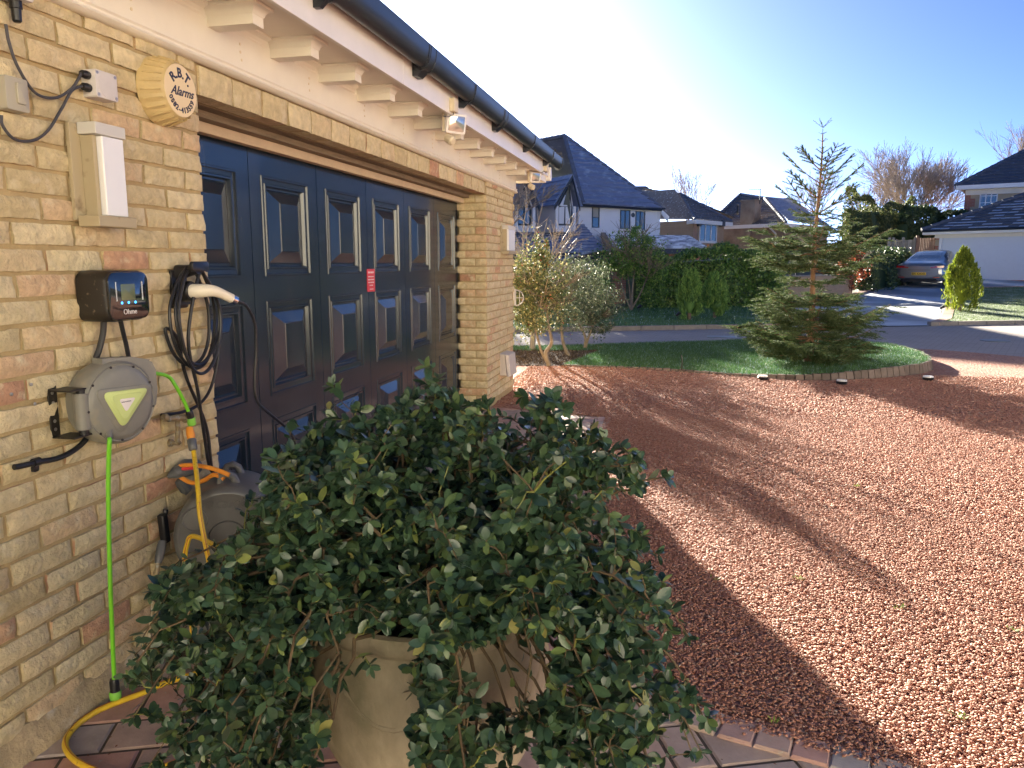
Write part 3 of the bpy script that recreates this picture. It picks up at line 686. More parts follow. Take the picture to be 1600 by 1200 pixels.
# --- wall mounted hose reel
rl = thing('hose_reel', 'grey round wall hose reel with pale lime triangle badge on black bracket', 'hose reel', (0,2.1,0.85))
rc = V(0.0, 2.068, 0.988); RA = math.radians(-12); RR = Matrix.Rotation(RA,3,'Z')
def rt(p): return RR@(Vector(p))+V(0.055,rc.y,rc.z)
def rl_lathe(prof, n=48, sx=1.0): 
    m = MB(); m.lathe(prof, (0,0,0), 'x', n); m.v = [tuple(rt((v[0], v[1]*sx, v[2]))) for v in m.v]; return m
b = rl_lathe([(0.10,-0.05),(0.122,-0.035),(0.132,-0.01),(0.134,0.03),(0.130,0.052),(0.122,0.062),(0.118,0.060),(0.114,0.062),(0.111,0.066),(0.098,0.070),(0.05,0.073),(0.001,0.074)])
b.build('drum', 'greyplastic', rl, True, 40)
# squared shoulder at the top right where the hose leaves
sh = MB(); pl_ = [(0.0,0.136),(0.10,0.128),(0.135,0.112),(0.148,0.085),(0.149,0.02),(0.14,-0.03),(0.09,-0.06),(0.0,0.0)]
sh.prism([rt((-0.012,y,z)) for y,z in pl_], RR@V(0.058,0,0)); sh.build('shoulder', 'greyplastic', rl, True, 40)
tp = MB(); tp.prism([rt((0.0,y,z)) for y,z in [(-0.045,0.125),(-0.045,0.142),(0.06,0.137),(0.13,0.120),(0.10,0.10)]], RR@V(0.045,0,0)); tp.build('top_flange', 'greyplastic', rl, True, 40)
sc2 = MB()
for k in range(9):
    a = math.radians(25+k*40); sc2.lathe([(0.0042,0.0),(0.0042,0.002)], (0,0,0), 'x', 8); sc2.v[-16:] = [tuple(rt((v[0]+0.0615,v[1]+0.118*math.cos(a),v[2]+0.118*math.sin(a)))) for v in sc2.v[-16:]]
sc2.build('screw_holes', 'black', rl, kind='stuff')
def rtri(sc, z0, z1, m, nm, par):   # rounded triangle badge
    c0 = [(-0.080,0.044),(0.094,0.036),(-0.016,-0.082)]; cx, cy = 0.004, 0.0; loop = []
    c1 = [Vector(((x-cx)*sc, (y-cy)*sc)) for x,y in c0]
    for i in range(3):
        p, q, s = c1[i-1], c1[i], c1[(i+1)%3]; d0 = (p-q).normalized(); d1 = (s-q).normalized(); rr_ = 0.030*sc
        for t in np.linspace(0,1,6): loop.append((q+d0*rr_)*(1-t)**2+q*2*t*(1-t)+(q+d1*rr_)*t**2)
    loop = loop[::-1]; mb = MB(); N = len(loop)
    rings = [(z0,1.0),(z1-0.002,1.0),(z1,0.96)]; vs = [rt((h,cx+v.x*f,cy+v.y*f)) for h,f in rings for v in loop]
    mb.add(vs, [(i*N+k,i*N+(k+1)%N,(i+1)*N+(k+1)%N,(i+1)*N+k) for i in range(2) for k in range(N)]+[tuple(range(2*N,3*N))])
    return mb.build(nm, m, par, True, 40)
rtri(1.28,0.060,0.075,'greyplastic','badge_surround',rl)
bd = rtri(1.0,0.070,0.079,'lime','badge',rl); rtri(0.72,0.078,0.0805,'lime','badge_ridge',bd); rtri(0.36,0.080,0.0818,'textwhite','badge_label',bd)
mk = MB(); r = random.Random(1)
for k in range(16): y = -0.018+k*0.0022; mk.prism([rt((0.0822,y,0.003+r.uniform(-.0005,.0015))),rt((0.0822,y+0.0012,0.003)),rt((0.0822,y+0.0012,0.0055+r.uniform(0,.001))),rt((0.0822,y,0.006))], RR@V(0.0003,0,0))
mk.build('badge_print', 'ink', bd)
hinge = MB(); hinge.tube([V(0.07,1.940,0.925),V(0.07,1.940,1.035)], 0.022, 16); hinge.hexa([V(0.05,1.93,0.932),V(0.09,1.93,0.932),V(0.09,2.0,0.94),V(0.05,2.0,0.94),V(0.05,1.93,1.028),V(0.09,1.93,1.028),V(0.09,2.0,1.02),V(0.05,2.0,1.02)]); hinge.build('hinge_arm', 'greyplastic', rl, True, 40)
k1 = MB()
k1.lathe([(0.014,1.034),(0.014,1.048),(0.010,1.05)], (0.07,1.940,0), 'z', 12); k1.lathe([(0.010,0.905),(0.014,0.908),(0.014,0.926)], (0.07,1.940,0), 'z', 12); k1.build('hinge_pin', 'black', rl, True, 40)
br = MB(); br.bb(0.002,0.007,1.885,1.918,0.905,1.060); br.bb(0.007,0.085,1.885,1.955,1.046,1.051); br.bb(0.007,0.085,1.885,1.955,0.905,0.910); br.build('wall_bracket', 'blackdirty', rl, bevel=0.001)
hb = MB()
for z in (0.93,0.955,0.985,1.01,1.04): hb.lathe([(0.0055,0.0),(0.0055,0.0008)], (0.0072,1.900,z), 'x', 10)
hb.build('bracket_bolts', 'steel', rl, kind='stuff')
nz = rt((0.066,-0.058,-0.085)); MB().tube([rt((0.06,-0.035,-0.060)),nz,rt((0.08,-0.070,-0.100))], [0.004,0.009,0.0105], 12).build('hose_outlet', 'greyplastic', rl, True)
hs = thing('green_hose', 'lime green hose dropping straight from the wall reel to the ground', 'hose', (0.1,1.99,0.02))
h0 = rt((0.080,-0.068,-0.098))
MB().tube(spline([h0,h0+V(0.008,-0.012,-0.012),V(0.115,1.978,0.82),V(0.105,1.975,0.70),V(0.088,1.974,0.45),V(0.072,1.978,0.2),V(0.06,1.985,0.075)], 10), 0.0068, 12).build('hose', 'limehose', hs, True)
MB().lathe([(0.012,0.088),(0.0145,0.080),(0.0145,0.050),(0.016,0.044)], (0.06,1.985,0), 'z', 16).build('nut', 'black', hs, True, 40)
MB().lathe([(0.0165,0.045),(0.0185,0.040),(0.0175,0.018),(0.014,0.006)], (0.06,1.985,0), 'z', 16).build('connector', 'green', hs, True, 40)
# short green hose on the right of the reel, to the tap
t2 = wp(300,655,0.07)
gh = thing('short_green_hose', 'short lime green hose from the reel shoulder to the tap connector', 'hose', (0.07,2.45,0.9))
a0 = rt((0.012,0.146,0.075))
MB().tube(spline([a0,wp(262,588,0.07),wp(275,604,0.08),wp(288,628,0.082),wp(294,642,0.08)], 8), 0.0065, 12).build('hose', 'limehose', gh, True)
MB().tube([a0-V(0,0.012,-0.012),a0+V(0,0.004,-0.004)], 0.0125, 12).build('ferrule', 'lime', gh, True)
c0 = wp(295,641,0.08); c1 = wp(300,663,0.075)
MB().tube([c0,c0.lerp(c1,0.1),c0.lerp(c1,0.55)], [0.010,0.013,0.014], 14).build('nut', 'black', gh, True, 40)
MB().tube([c0.lerp(c1,0.5),c0.lerp(c1,0.6),c1], [0.014,0.0165,0.015], 14).build('connector', 'green', gh, True, 40)
# --- outside tap
tp_ = thing('outside_tap', 'tarnished brass tap between the two hose reels', 'tap', (0,2.42,0.8))
b = MB(); q0 = wp(267,692,0.01); b.lathe([(0.014,0),(0.014,0.012),(0.009,0.014)], (0.002,q0.y,q0.z), 'x', 12)
b.tube(spline([q0,q0+V(0.03,0.004,0.0),wp(277,688,0.04),wp(278,670,0.045),wp(277,655,0.05)], 5), 0.0085, 10)
b.tube([wp(262,655,0.05),wp(275,653,0.055),wp(290,652,0.06)], [0.0105,0.012,0.0115], 12)
b.build('body', 'brass', tp_, True)
MB().tube([wp(255,651,0.045),wp(258,652,0.046),wp(264,655,0.048)], [0.010,0.014,0.010], 12).build('handle', 'brass', tp_, True)
MB().tube([wp(288,655,0.06),wp(292,654,0.062),wp(297,653,0.065)], [0.014,0.0155,0.014], 14).build('outlet_nut', 'brass', tp_, True, 40)
# --- yellow hose from the tap down to the standing reel
yh = thing('yellow_feed_hose', 'yellow striped hose from the orange tap fitting down across the reel cart', 'hose', (0.12,2.6,0.5))
p0 = wp(296,668,0.075); path = [p0,wp(300,690,0.085),fp(304,715,2.40),fp(309,760,2.30),fp(312,800,2.255),fp(320,845,2.24),fp(327,880,2.24),fp(331,905,2.24)]
path += [fp(333,950,2.24),fp(335,1000,2.22)]
MB().tube(spline(path[1:], 8), 0.0085, 12).build('hose', 'yellowhose', yh, True)
def stripe(parent, pts, off, r_=0.0016):
    MB().tube([Vector(p)+Vector(off) for p in spline(pts, 8)], r_, 5).build('stripe', 'hosestripe', parent, True)
stripe(yh, path[1:], (0.0062,-0.0052,0))
MB().tube([p0,p0.lerp(path[2],0.25),p0.lerp(path[2],0.38)], [0.0125,0.0155,0.0135], 14).build('connector', 'orange', yh, True, 40)
MB().tube([p0.lerp(path[2],0.38),p0.lerp(path[2],0.42),p0.lerp(path[2],0.72),p0.lerp(path[2],0.76)], [0.0135,0.0165,0.0155,0.012], 14).build('hose_nut', 'darkgrey', yh, True, 40)
# --- standing hose cart (grey drum leaning by the opening)
ct = thing('hose_cart', 'large dark grey freestanding hose reel with orange handle beside the garage opening', 'hose reel', (0.0,2.75,0.0))
cc = V(0.250, 2.37, 0.440); cr = 0.205; ca = math.radians(-66)   # drum face turned towards the camera
CR = Matrix.Rotation(ca,3,'Z')
def ctp(p): return CR@(Vector(p)*0.93)+cc
def cl(prof, n=56, c=(0,0)):
    m = MB(); m.lathe(prof, (0,c[0],c[1]), 'x', n); m.v = [tuple(ctp(v)) for v in m.v]; return m
cl([(0.18,-0.30),(0.198,-0.285),(0.205,-0.25),(0.207,-0.13),(0.205,-0.03),(0.199,-0.006),(0.188,0.004),(0.180,0.006),(0.170,0.002),(0.10,0.003),(0.073,0.003),(0.071,-0.003),(0.067,0.004),(0.001,0.004)]).build('drum', 'reelgrey', ct, True, 35)
for (dy,dz) in ((-0.115,0.085),(0.115,0.085),(-0.115,-0.085),(0.115,-0.085)):
    cl([(0.048,0.000),(0.050,0.006),(0.046,0.009),(0.042,0.004),(0.02,0.0045),(0.001,0.0045)], 28, (dy,dz)).build('dished_disc', 'reelgrey', ct, True, 35)
tx = MB(); text_on(tx, 'HOZELOCK', 0.036, ctp((0.004,0,0.135)), CR@V(0,1,0), V(0,0,1), depth=0.0014, shear=0.2); tx.build('raised_lettering', 'reelgrey', ct)
for s_ in (0.05,-0.33):
    bs = MB(); bs.prism([ctp((s_,-0.13,-0.470)),ctp((s_,0.13,-0.470)),ctp((s_,0.10,-0.16)),ctp((s_,-0.10,-0.16))], CR@V(-0.045,0,0)); bs.build('stand', 'reelgrey', ct, True, 35)
for k in (-0.075,-0.215):
    lug = MB(); lug.tube([ctp((k,-0.03,0.197)),ctp((k,-0.022,0.232)),ctp((k,0.0,0.238)),ctp((k,0.02,0.225)),ctp((k,0.03,0.197))], 0.0145, 10); lug.build('handle_lug', 'reelgrey', ct, True)
hd_ = MB(); a1 = ctp((-0.23,-0.01,0.228)); a2 = ctp((-0.05,-0.01,0.228))
loop = [fp(x,y,2.42) for x,y in ((358,742),(335,733),(305,727),(281,729),(278,741),(298,754),(318,751),(334,742),(350,748))]
hd_.tube(spline(loop, 5), 0.0085, 8); hd_.build('handle', 'orange', ct, True)
MB().tube([fp(285,733,2.41),fp(304,731,2.41)], 0.006, 8).build('catch', 'red', ct, True)
hub = MB(); hub.tube([ctp((0.002,-0.02,-0.03)),ctp((0.025,-0.02,-0.03)),ctp((0.03,-0.02,-0.03))], [0.016,0.013,0.009], 14); hub.build('hose_inlet', 'darkgrey', ct, True)
# hose socket holder on the wall behind the cart
wb_ = thing('hose_wall_holder', 'dark grey plastic holder on the wall behind the orange handle', 'holder', (0,2.47,0.65))
b = MB(); q = wp(272,742,0.01); vs = []
b.tube([q+V(-0.005,-0.03,0),q+V(0.015,-0.015,0.012),q+V(0.03,0.03,0.02),q+V(0.035,0.08,0.012),q+V(0.03,0.11,0.0)], [0.006,0.022,0.034,0.030,0.010], 12)
b.tube([q+V(0.0,0.02,-0.02),q+V(0.01,0.05,-0.07),q+V(0.0,0.06,-0.09)], [0.02,0.022,0.006], 10); b.build('body', 'darkgrey', wb_, True)
ylp = thing('yellow_outlet_hose', 'yellow striped hose curving down from the centre of the reel cart', 'hose', (0.2,2.5,0.3))
o = ctp((0.028,-0.02,-0.03)); pts = [o,fp(303,838,2.25),fp(292,852,2.23),fp(289,880,2.22),fp(294,925,2.20),fp(300,980,2.17),fp(305,1020,2.12)]
MB().tube(spline(pts, 8), 0.0085, 12).build('hose', 'yellowhose', ylp, True); stripe(ylp, pts, (0.003,-0.0075,0.002))
# --- spray lance leaning in the corner
ln = thing('garden_lance', 'old watering lance with black grip leaning against the wall by the reel cart', 'spray lance', (0.02,2.3,0.1))
a, b_, c_, d_ = wp(259,796,0.03), wp(254,845,0.035), wp(247,880,0.04), wp(232,1010,0.05)
MB().tube([a,a.lerp(b_,0.15)], 0.009, 10).build('cap', 'black', ln, True)
g = MB(); g.rbox(a.lerp(b_,0.6), (0.026,0.030,0.105), 0.006, 'z', rot=Matrix.Rotation(0.08,3,'X')); g.build('grip', 'black', ln, True, 40)
MB().tube([b_.lerp(c_,0.0),b_.lerp(c_,0.2),b_.lerp(c_,0.8),c_], [0.013,0.016,0.015,0.011], 12).build('collar', 'darkgrey', ln, True)
MB().tube([c_,c_.lerp(d_,0.35),d_], 0.008, 10).build('pipe', 'brass', ln, True)
e = c_.lerp(d_,0.42); MB().tube([e-V(0,0,0.015),e+V(0,0,0.015)], 0.011, 10).build('joint', 'black', ln, True)
f0 = d_; MB().tube([f0,f0+V(0.02,-0.01,-0.03)], [0.02,0.024], 14).build('rose', 'boxgrey', ln, True)
dp = thing('pipe_stub', 'black drain bend at the foot of the wall beside the lance', 'drain pipe', (0.08,2.3,0.0))
MB().tube(spline([V(0.05,2.30,0.16),V(0.06,2.28,0.09),V(0.085,2.26,0.05),V(0.12,2.23,0.035)], 5), 0.028, 14).build('pipe', 'blackdirty', dp, True)
# --- yellow hose lying on the paving
gy = thing('yellow_ground_hose', 'yellow hose looping over the red pavers at the foot of the wall', 'hose', (0.2,1.8,0.01))
gpts = [gp(470,980,0.012),gp(400,1020,0.012),gp(330,1045,0.012),gp(262,1066,0.012),gp(222,1083,0.011),gp(190,1095,0.011),gp(150,1112,0.011),gp(118,1135,0.011),gp(102,1160,0.011),gp(112,1183,0.011),gp(140,1200,0.011),gp(180,1212,0.011),gp(230,1205,0.011),gp(275,1192,0.011),gp(330,1170,0.011),gp(380,1130,0.011)]
MB().tube(spline(gpts, 8), 0.0092, 12).build('hose', 'yellowhose', gy, True); stripe(gy, gpts, (-0.002,0.002,0.0085), 0.0014)
# screws in the brick face
for (x, y, lab) in ((17,616,'silver wall plug low in a pink brick at the left edge'),(54,631,'silver screw in a pale brick left of the reel bracket'),(48,601,'large silver screw head just above the reel bracket')):
    q = wp(x,y,0.006); mb = MB(); mb.lathe([(0.005,0),(0.005,0.003),(0.0028,0.004)], q, 'x', 10)
    tag(mb.build('screw', 'steel', None, True, 40), lab, 'screw', 'screws in the wall')
# --- floodlight with sensor under the eaves
def floodlight(name, label, y, s=1.0, sx=0.33):
    t = thing(name, label, 'floodlight', (sx,y,2.35), 'floodlights under the eaves')
    b = MB(); b.tube([V(sx-0.02,y,SZ),V(sx-0.02,y,SZ-0.03)], 0.012*s, 10); b.bb(sx-0.045,sx-0.02,y-0.06*s,y+0.06*s,2.27,2.385); b.build('mount', 'cream2', t, True, 35)
    R_ = Matrix.Rotation(math.radians(-38),3,'Z')@Matrix.Rotation(math.radians(12),3,'Y'); c = V(sx+0.02,y,2.325)
    f = MB(); f.rbox(c, (0.05*s,0.155*s,0.125*s), 0.012, 'x', rot=R_); h_ = f.build('housing', 'white', t, True, 40)
    g = MB(); g.rbox(c+R_@V(0.026*s,0,0), (0.006,0.122*s,0.095*s), 0.006, 'x', rot=R_); g.build('lens', 'lamp_glass', t, True, 40)
    n = MB(); n.tube([V(sx-0.02,y-0.02,2.275),V(sx-0.02,y-0.02,2.245)], 0.010, 10); n.build('sensor_neck', 'cream2', t, True)
    q = V(sx,y-0.02,2.222); n = MB(); n.tube([q+V(-0.035,0.01,0.018),q+V(-0.025,0.005,0.012),q+V(0.012,-0.012,-0.012),q+V(0.022,-0.016,-0.018)], [0.018,0.030,0.030,0.020], 16); n.build('motion_sensor', 'cream2', t, True)
    return t
yf = fp(690,180,5.0)
floodlight('floodlight', 'cream floodlight with motion sensor hanging under the middle of the eaves', 5.05, 1.0, 0.30)
floodlight('floodlight', 'small cream floodlight and sensor at the far end of the eaves', 8.28, 0.85, 0.22)
f1 = wp(708,165,0.335)
jx = thing('fascia_sensor_box', 'small white box with two round ports on the fascia beside the floodlight', 'sensor box', (0.33,f1.y,f1.z))
MB().rbox(V(0.34,f1.y,f1.z), (0.035,0.085,0.085), 0.006, 'x').build('case', 'cream2', jx, True, 40)
for dz in (0.018,-0.016): MB().lathe([(0.014,0),(0.014,-0.003),(0.008,-0.0035),(0.007,-0.001)], (0.342,f1.y-0.0425,f1.z+dz), 'y', 14).build('port', 'cream2', jx, True, 40)
cable([V(0.335,f1.y,f1.z-0.04),V(0.34,f1.y-0.02,f1.z-0.06),V(0.335,f1.y-0.12,f1.z-0.09),V(0.33,f1.y-0.2,f1.z-0.1)], 0.003, 'greycable', 'thin grey wire between the fascia sensor box and the floodlight')
f2 = wp(842,242,0.335)
jx = thing('fascia_sensor_box', 'white sensor box with wires on the far end of the fascia', 'sensor box', (0.33,8.2,2.42))
MB().rbox(V(0.342,8.42,2.435), (0.035,0.11,0.09), 0.006, 'x').build('case', 'cream2', jx, True, 40)
MB().tube(spline([V(0.345,8.40,2.40),V(0.35,8.36,2.37),V(0.34,8.30,2.385),V(0.33,8.22,2.36)],5), 0.003, 6).build('wire', 'greycable', jx, True)
# --- pale meter box low on the pier, drum bell plate at the corner
mb_ = thing('outdoor_socket_box', 'weathered pale outdoor socket box low on the brick pier', 'socket box', (0,7.85,0.3))
z0, z1 = 0.27, 0.50
MB().hexa([V(0.002,7.66,z0),V(0.075,7.66,z0),V(0.075,7.98,z0),V(0.002,7.98,z0),V(0.002,7.66,z1),V(0.055,7.66,z1-0.01),V(0.055,7.98,z1-0.01),V(0.002,7.98,z1)]).build('back_box', 'metergrey', mb_, bevel=0.006)
MB().hexa([V(0.082,7.66,z0-0.012),V(0.115,7.68,z0-0.008),V(0.115,7.98,z0-0.008),V(0.082,7.98,z0-0.012),V(0.060,7.66,z1-0.005),V(0.095,7.68,z1-0.02),V(0.095,7.98,z1-0.02),V(0.060,7.98,z1-0.005)]).build('cover', 'metergrey', mb_, bevel=0.006)
rp = thing('hose_guide_plate', 'white semicircular plate with spokes projecting at the far corner of the pier', 'bracket', (0.05,8.34,1.0))
q = V(0.0,ENDY+0.012,1.04); b = MB(); b.bb(-0.02,0.02,ENDY,ENDY+0.02,0.955,1.135); b.tube([q+V(0.02+0.085*math.cos(a),0,0.085*math.sin(a)) for a in np.linspace(-math.pi/2,math.pi/2,14)], 0.006, 8)
b.tube([q+V(0.02,0,0),q+V(0.10,0,0)], 0.004, 6); b.tube([q+V(0.06,0,-0.075),q+V(0.06,0,0.075)], 0.004, 6); b.build('frame', 'boxgrey', rp, True, 40)
dk = gp(818,655,0.003)
d = MB(); d.lathe([(0.001,0.0),(0.062,0.0),(0.062,0.010),(0.052,0.016),(0.001,0.017)], (dk.x,dk.y,0.003), 'z', 28); tag(d.build('inspection_cap', 'boxgrey', None, True, 40), 'flat pale round cap set in the paving beyond the shrub', 'drain cap')
# ================================================================== PAVING, GRAVEL, PLANTER
M['joint'] = mat('paving_joint_sand', (0.10,0.075,0.055), 1.0, var=0.3, var_scale=30)
PAVE = [(0.0,(0.46,0.26,0.205)),(0.25,(0.49,0.30,0.24)),(0.45,(0.42,0.335,0.285)),(0.62,(0.50,0.38,0.31)),(0.8,(0.49,0.285,0.23)),(1.0,(0.38,0.345,0.32))]
M['paver'] = mat('weathered_paver', (0.3,0.2,0.15), 0.8, ramp=PAVE, var=0.25, var_scale=9, bump=0.5, bump_scale=90, bump_dist=0.003, stain=(0.42,0.36,0.30), stain_scale=55, stain_lo=0.64, stain_hi=0.72)
EDGE = [(0.0,7.33),(1.16,7.03),(1.20,5.6),(1.28,4.2),(1.42,3.2),(1.56,2.70),(1.73,2.42),(1.95,2.295),(2.16,2.235),(2.46,2.15),(2.9,2.02),(3.8,1.8),(5.5,1.6)]
apron = [(-0.25,-3)]+[(-0.25,7.4)]+EDGE+[(5.5,-3)]
pave = sheet('paving', apron, -0.004, 'joint')
rng = random.Random(12)
PA = math.radians(22.0); pu = V(math.cos(PA),math.sin(PA),0); pv = V(-math.sin(PA),math.cos(PA),0)
def paver_vs(a, b, w, h, r, z=0.0):     # slab with softened edges, a..a+w along pu, b..b+h along pv
    g = 0.0035; e = 0.006; top = z+r.uniform(-.0015,.002)
    def q(i,j,zz): return pu*(a+g+i)+pv*(b+g+j)+V(0,0,zz)
    W_, H_ = w-2*g, h-2*g
    jj = [(r.uniform(0,.003),r.uniform(0,.003)) for _ in range(4)]
    c = [(jj[0][0],jj[0][1]),(W_-jj[1][0],jj[1][1]),(W_-jj[2][0],H_-jj[2][1]),(jj[3][0],H_-jj[3][1])]
    ce = [(x+(e if x < W_/2 else -e), y+(e if y < H_/2 else -e)) for x,y in c]
    vs = [q(x,y,top-0.03) for x,y in c]+[q(x,y,top-0.004) for x,y in c]+[q(x,y,top) for x,y in ce]
    fs = [(k,(k+1)%4,(k+1)%4+4,k+4) for k in range(4)]+[(k+4,(k+1)%4+4,(k+1)%4+8,k+8) for k in range(4)]+[(8,9,10,11)]
    return vs, fs
def inside(p, poly):
    c = False; n = len(poly)
    for i in range(n):
        a, b = poly[i], poly[(i+1)%n]
        if (a[1] > p[1]) != (b[1] > p[1]) and p[0] < (b[0]-a[0])*(p[1]-a[1])/(b[1]-a[1])+a[0]: c = not c
    return c
pav = []
b = -4.0
while b < 8.0:
    h = rng.choice([0.155,0.185,0.185,0.21]); a = -2.0+rng.uniform(0,.2)
    while a < 7.0:
        w = rng.choice([0.125,0.165,0.19,0.215,0.25]); c = pu*(a+w/2)+pv*(b+h/2)
        if -0.15 < c.x < 5.2 and -0.8 < c.y < 7.5 and any(inside(((pu*(a+i*w)+pv*(b+j*h)).x,(pu*(a+i*w)+pv*(b+j*h)).y), apron) for i,j in ((0,0),(1,0),(1,1),(0,1),(.5,.5))):
            pts = [proj(pu*(a+i*w)+pv*(b+j*h)) for i,j in ((0,0),(1,0),(1,1),(0,1))]
            ar = 0
            if all(pts):
                cx = sum(p[0] for p in pts)/4; cy = sum(p[1] for p in pts)/4
                if -60 < cx < 1660 and cy < 1290: ar = abs(sum(pts[i][0]*pts[(i+1)%4][1]-pts[(i+1)%4][0]*pts[i][1] for i in range(4)))/2
            pav.append((ar, paver_vs(a,b,w,h,rng)))
        a += w
    b += h
pav.sort(key=lambda t: -t[0]); rest = MB()
for i, (ar, (vs, fs)) in enumerate(pav):
    if i < 285 and ar > 60: mb = MB(); mb.add(vs, fs); mb.build('paver', 'paver', pave)
    else: rest.add(vs, fs)
rest.build('paver_infill', 'paver', pave, kind='stuff')
# row of edging blocks along the gravel
def resample(pts, step):
    pts = [Vector(p) for p in pts]; out = [pts[0].copy()]; acc = 0
    for a, b in zip(pts[:-1], pts[1:]):
        L = (b-a).length; t = step-acc
        while t <= L: out.append(a+(b-a)*(t/L)); t += step
        acc = L-(t-step)
    return out
ep = resample(spline([V(x,y,0) for x,y in EDGE[1:]], 12), 0.106)
for k in range(len(ep)-1):
    a, b = ep[k], ep[k+1]; t = (b-a).normalized(); n = V(-t.y,t.x,0); g = 0.0018; w0, w1 = 0.055, -0.065
    c = [a+t*g+n*w1, b-t*g+n*w1, b-t*g+n*w0, a+t*g+n*w0]; c = [p.copy() for p in c]; m_ = (c[0]+c[1]+c[2]+c[3])/4; zt = 0.010+rng.uniform(-.002,.002)
    ce = [p.lerp(m_, 0.10) for p in c]; mb = MB()
    mb.add([p+V(0,0,-0.02) for p in c]+[p+V(0,0,zt-0.006) for p in c]+[p+V(0,0,zt) for p in ce], [(j,(j+1)%4,(j+1)%4+4,j+4) for j in range(4)]+[(j+4,(j+1)%4+4,(j+1)%4+8,j+8) for j in range(4)]+[(8,9,10,11)])
    mb.build('edging_block', 'paver', pave)
# gravel drive
GE = [(x,y) for x,y in EDGE]
mouth = [tuple(v) for v in g2((1600,558),(1520,551),(1450,546),(1385,543))]
grav = [(-0.02,8.45),(-3,8.45),(-3,10.2),(0.0,10.46)]+[(0.0,13.1),(2.8,14.5)]+mouth[::-1]+[(9.5,11.6),(14,10),(14,-8),(5.5,-8),(5.5,1.6)]+GE[::-1][1:]
gravel = sheet('gravel_drive', grav, 0.004, 'gravel_far')
# loose chips as real stones, dense near the camera
rs = np.random.RandomState(7)
def stones(n, x0,x1,y0,y1, s0,s1, keep):
    p = np.column_stack([rs.uniform(x0,x1,n), rs.uniform(y0,y1,n)]); k = keep(p); return p[k], rs.uniform(s0,s1,k.sum())
def inpoly(p, poly):
    c = np.zeros(len(p), bool); n = len(poly)
    for i in range(n):
        a, b = poly[i], poly[(i+1)%n]
        if a[1] == b[1]: continue
        cr_ = (a[1] > p[:,1]) != (b[1] > p[:,1]); xi = (b[0]-a[0])*(p[:,1]-a[1])/(b[1]-a[1])+a[0]; c ^= cr_ & (p[:,0] < xi)
    return c
def infrust(p, m=60):
    d = np.column_stack([p[:,0]-CAM.x, p[:,1]-CAM.y, np.full(len(p), -CAM.z)]); w = d@np.array(DD); x = 800+FPX*(d@np.array(RT))/w; y = 600-FPX*(d@np.array(UU))/w
    return (x > -m) & (x < 1600+m) & (y < 1200+m) & (w > 0)
island_poly = [tuple(v) for v in g2((790,573),(880,573),(990,577),(1100,585),(1180,591),(1240,597),(1300,597),(1380,592),(1440,588),(1455,582),(1450,572),(1415,556),(1385,548),(1300,538),(1150,533),(900,540),(790,545))]
keep = lambda p: inpoly(p, grav) & infrust(p) & ~inpoly(p, island_poly)
A = stones(240000, 1.0,5.6, 1.4,4.6, .0056,.0102, keep)
B = stones(170000, 0.8,9, 4.6,7.5, .0072,.0122, keep)
C_ = stones(100000, -0.2,12, 7.5,10.6, .011,.018, keep)
# a few chips scattered over the edging blocks
near_e = np.array([[v.x,v.y] for v in ep]); ke = rs.randint(0,len(near_e),500); D_ = (near_e[ke]+np.column_stack([rs.normal(.05,.04,500), rs.normal(.05,.04,500)]), rs.uniform(.006,.011,500))
pp = np.vstack([A[0],B[0],C_[0],D_[0]]); ss = np.concatenate([A[1],B[1],C_[1],D_[1]])
n = len(pp); print('stones', n)
base = np.array([[1,0,0],[-1,0,0],[0,1,0],[0,-1,0],[0,0,1],[0,0,-1]], float)*np.array([1,0.78,0.42])
v = np.repeat(base[None], n, 0)*(1+rs.uniform(-.35,.35,(n,6,3)))+rs.uniform(-.22,.22,(n,6,3))
an = rs.uniform(0,2*np.pi,n); tl = rs.normal(0,0.30,n)
ct_, st_ = np.cos(tl), np.sin(tl); y_, z_ = v[:,:,1]*ct_[:,None]-v[:,:,2]*st_[:,None], v[:,:,1]*st_[:,None]+v[:,:,2]*ct_[:,None]; v[:,:,1], v[:,:,2] = y_, z_
ca_, sa_ = np.cos(an), np.sin(an); x2, y2 = v[:,:,0]*ca_[:,None]-v[:,:,1]*sa_[:,None], v[:,:,0]*sa_[:,None]+v[:,:,1]*ca_[:,None]; v[:,:,0], v[:,:,1] = x2, y2
v *= ss[:,None,None]*0.86
v[:,:,0] += pp[:,0,None]; v[:,:,1] += pp[:,1,None]; v[:,:,2] += (0.004+ss*0.25+rs.uniform(0,.008,n))[:,None]
v[-500:,:,2] += 0.008
tri = np.array([[0,2,4],[2,1,4],[1,3,4],[3,0,4],[2,0,5],[1,2,5],[3,1,5],[0,3,5]])
F_ = (tri[None]+6*np.arange(n)[:,None,None]).reshape(-1,3)
so = fast_obj('gravel_stones', v.reshape(-1,3), F_, 'stone', None, False, 'stuff'); so['label'] = 'loose red brown stone chips spread over the drive'; so['category'] = 'gravel'
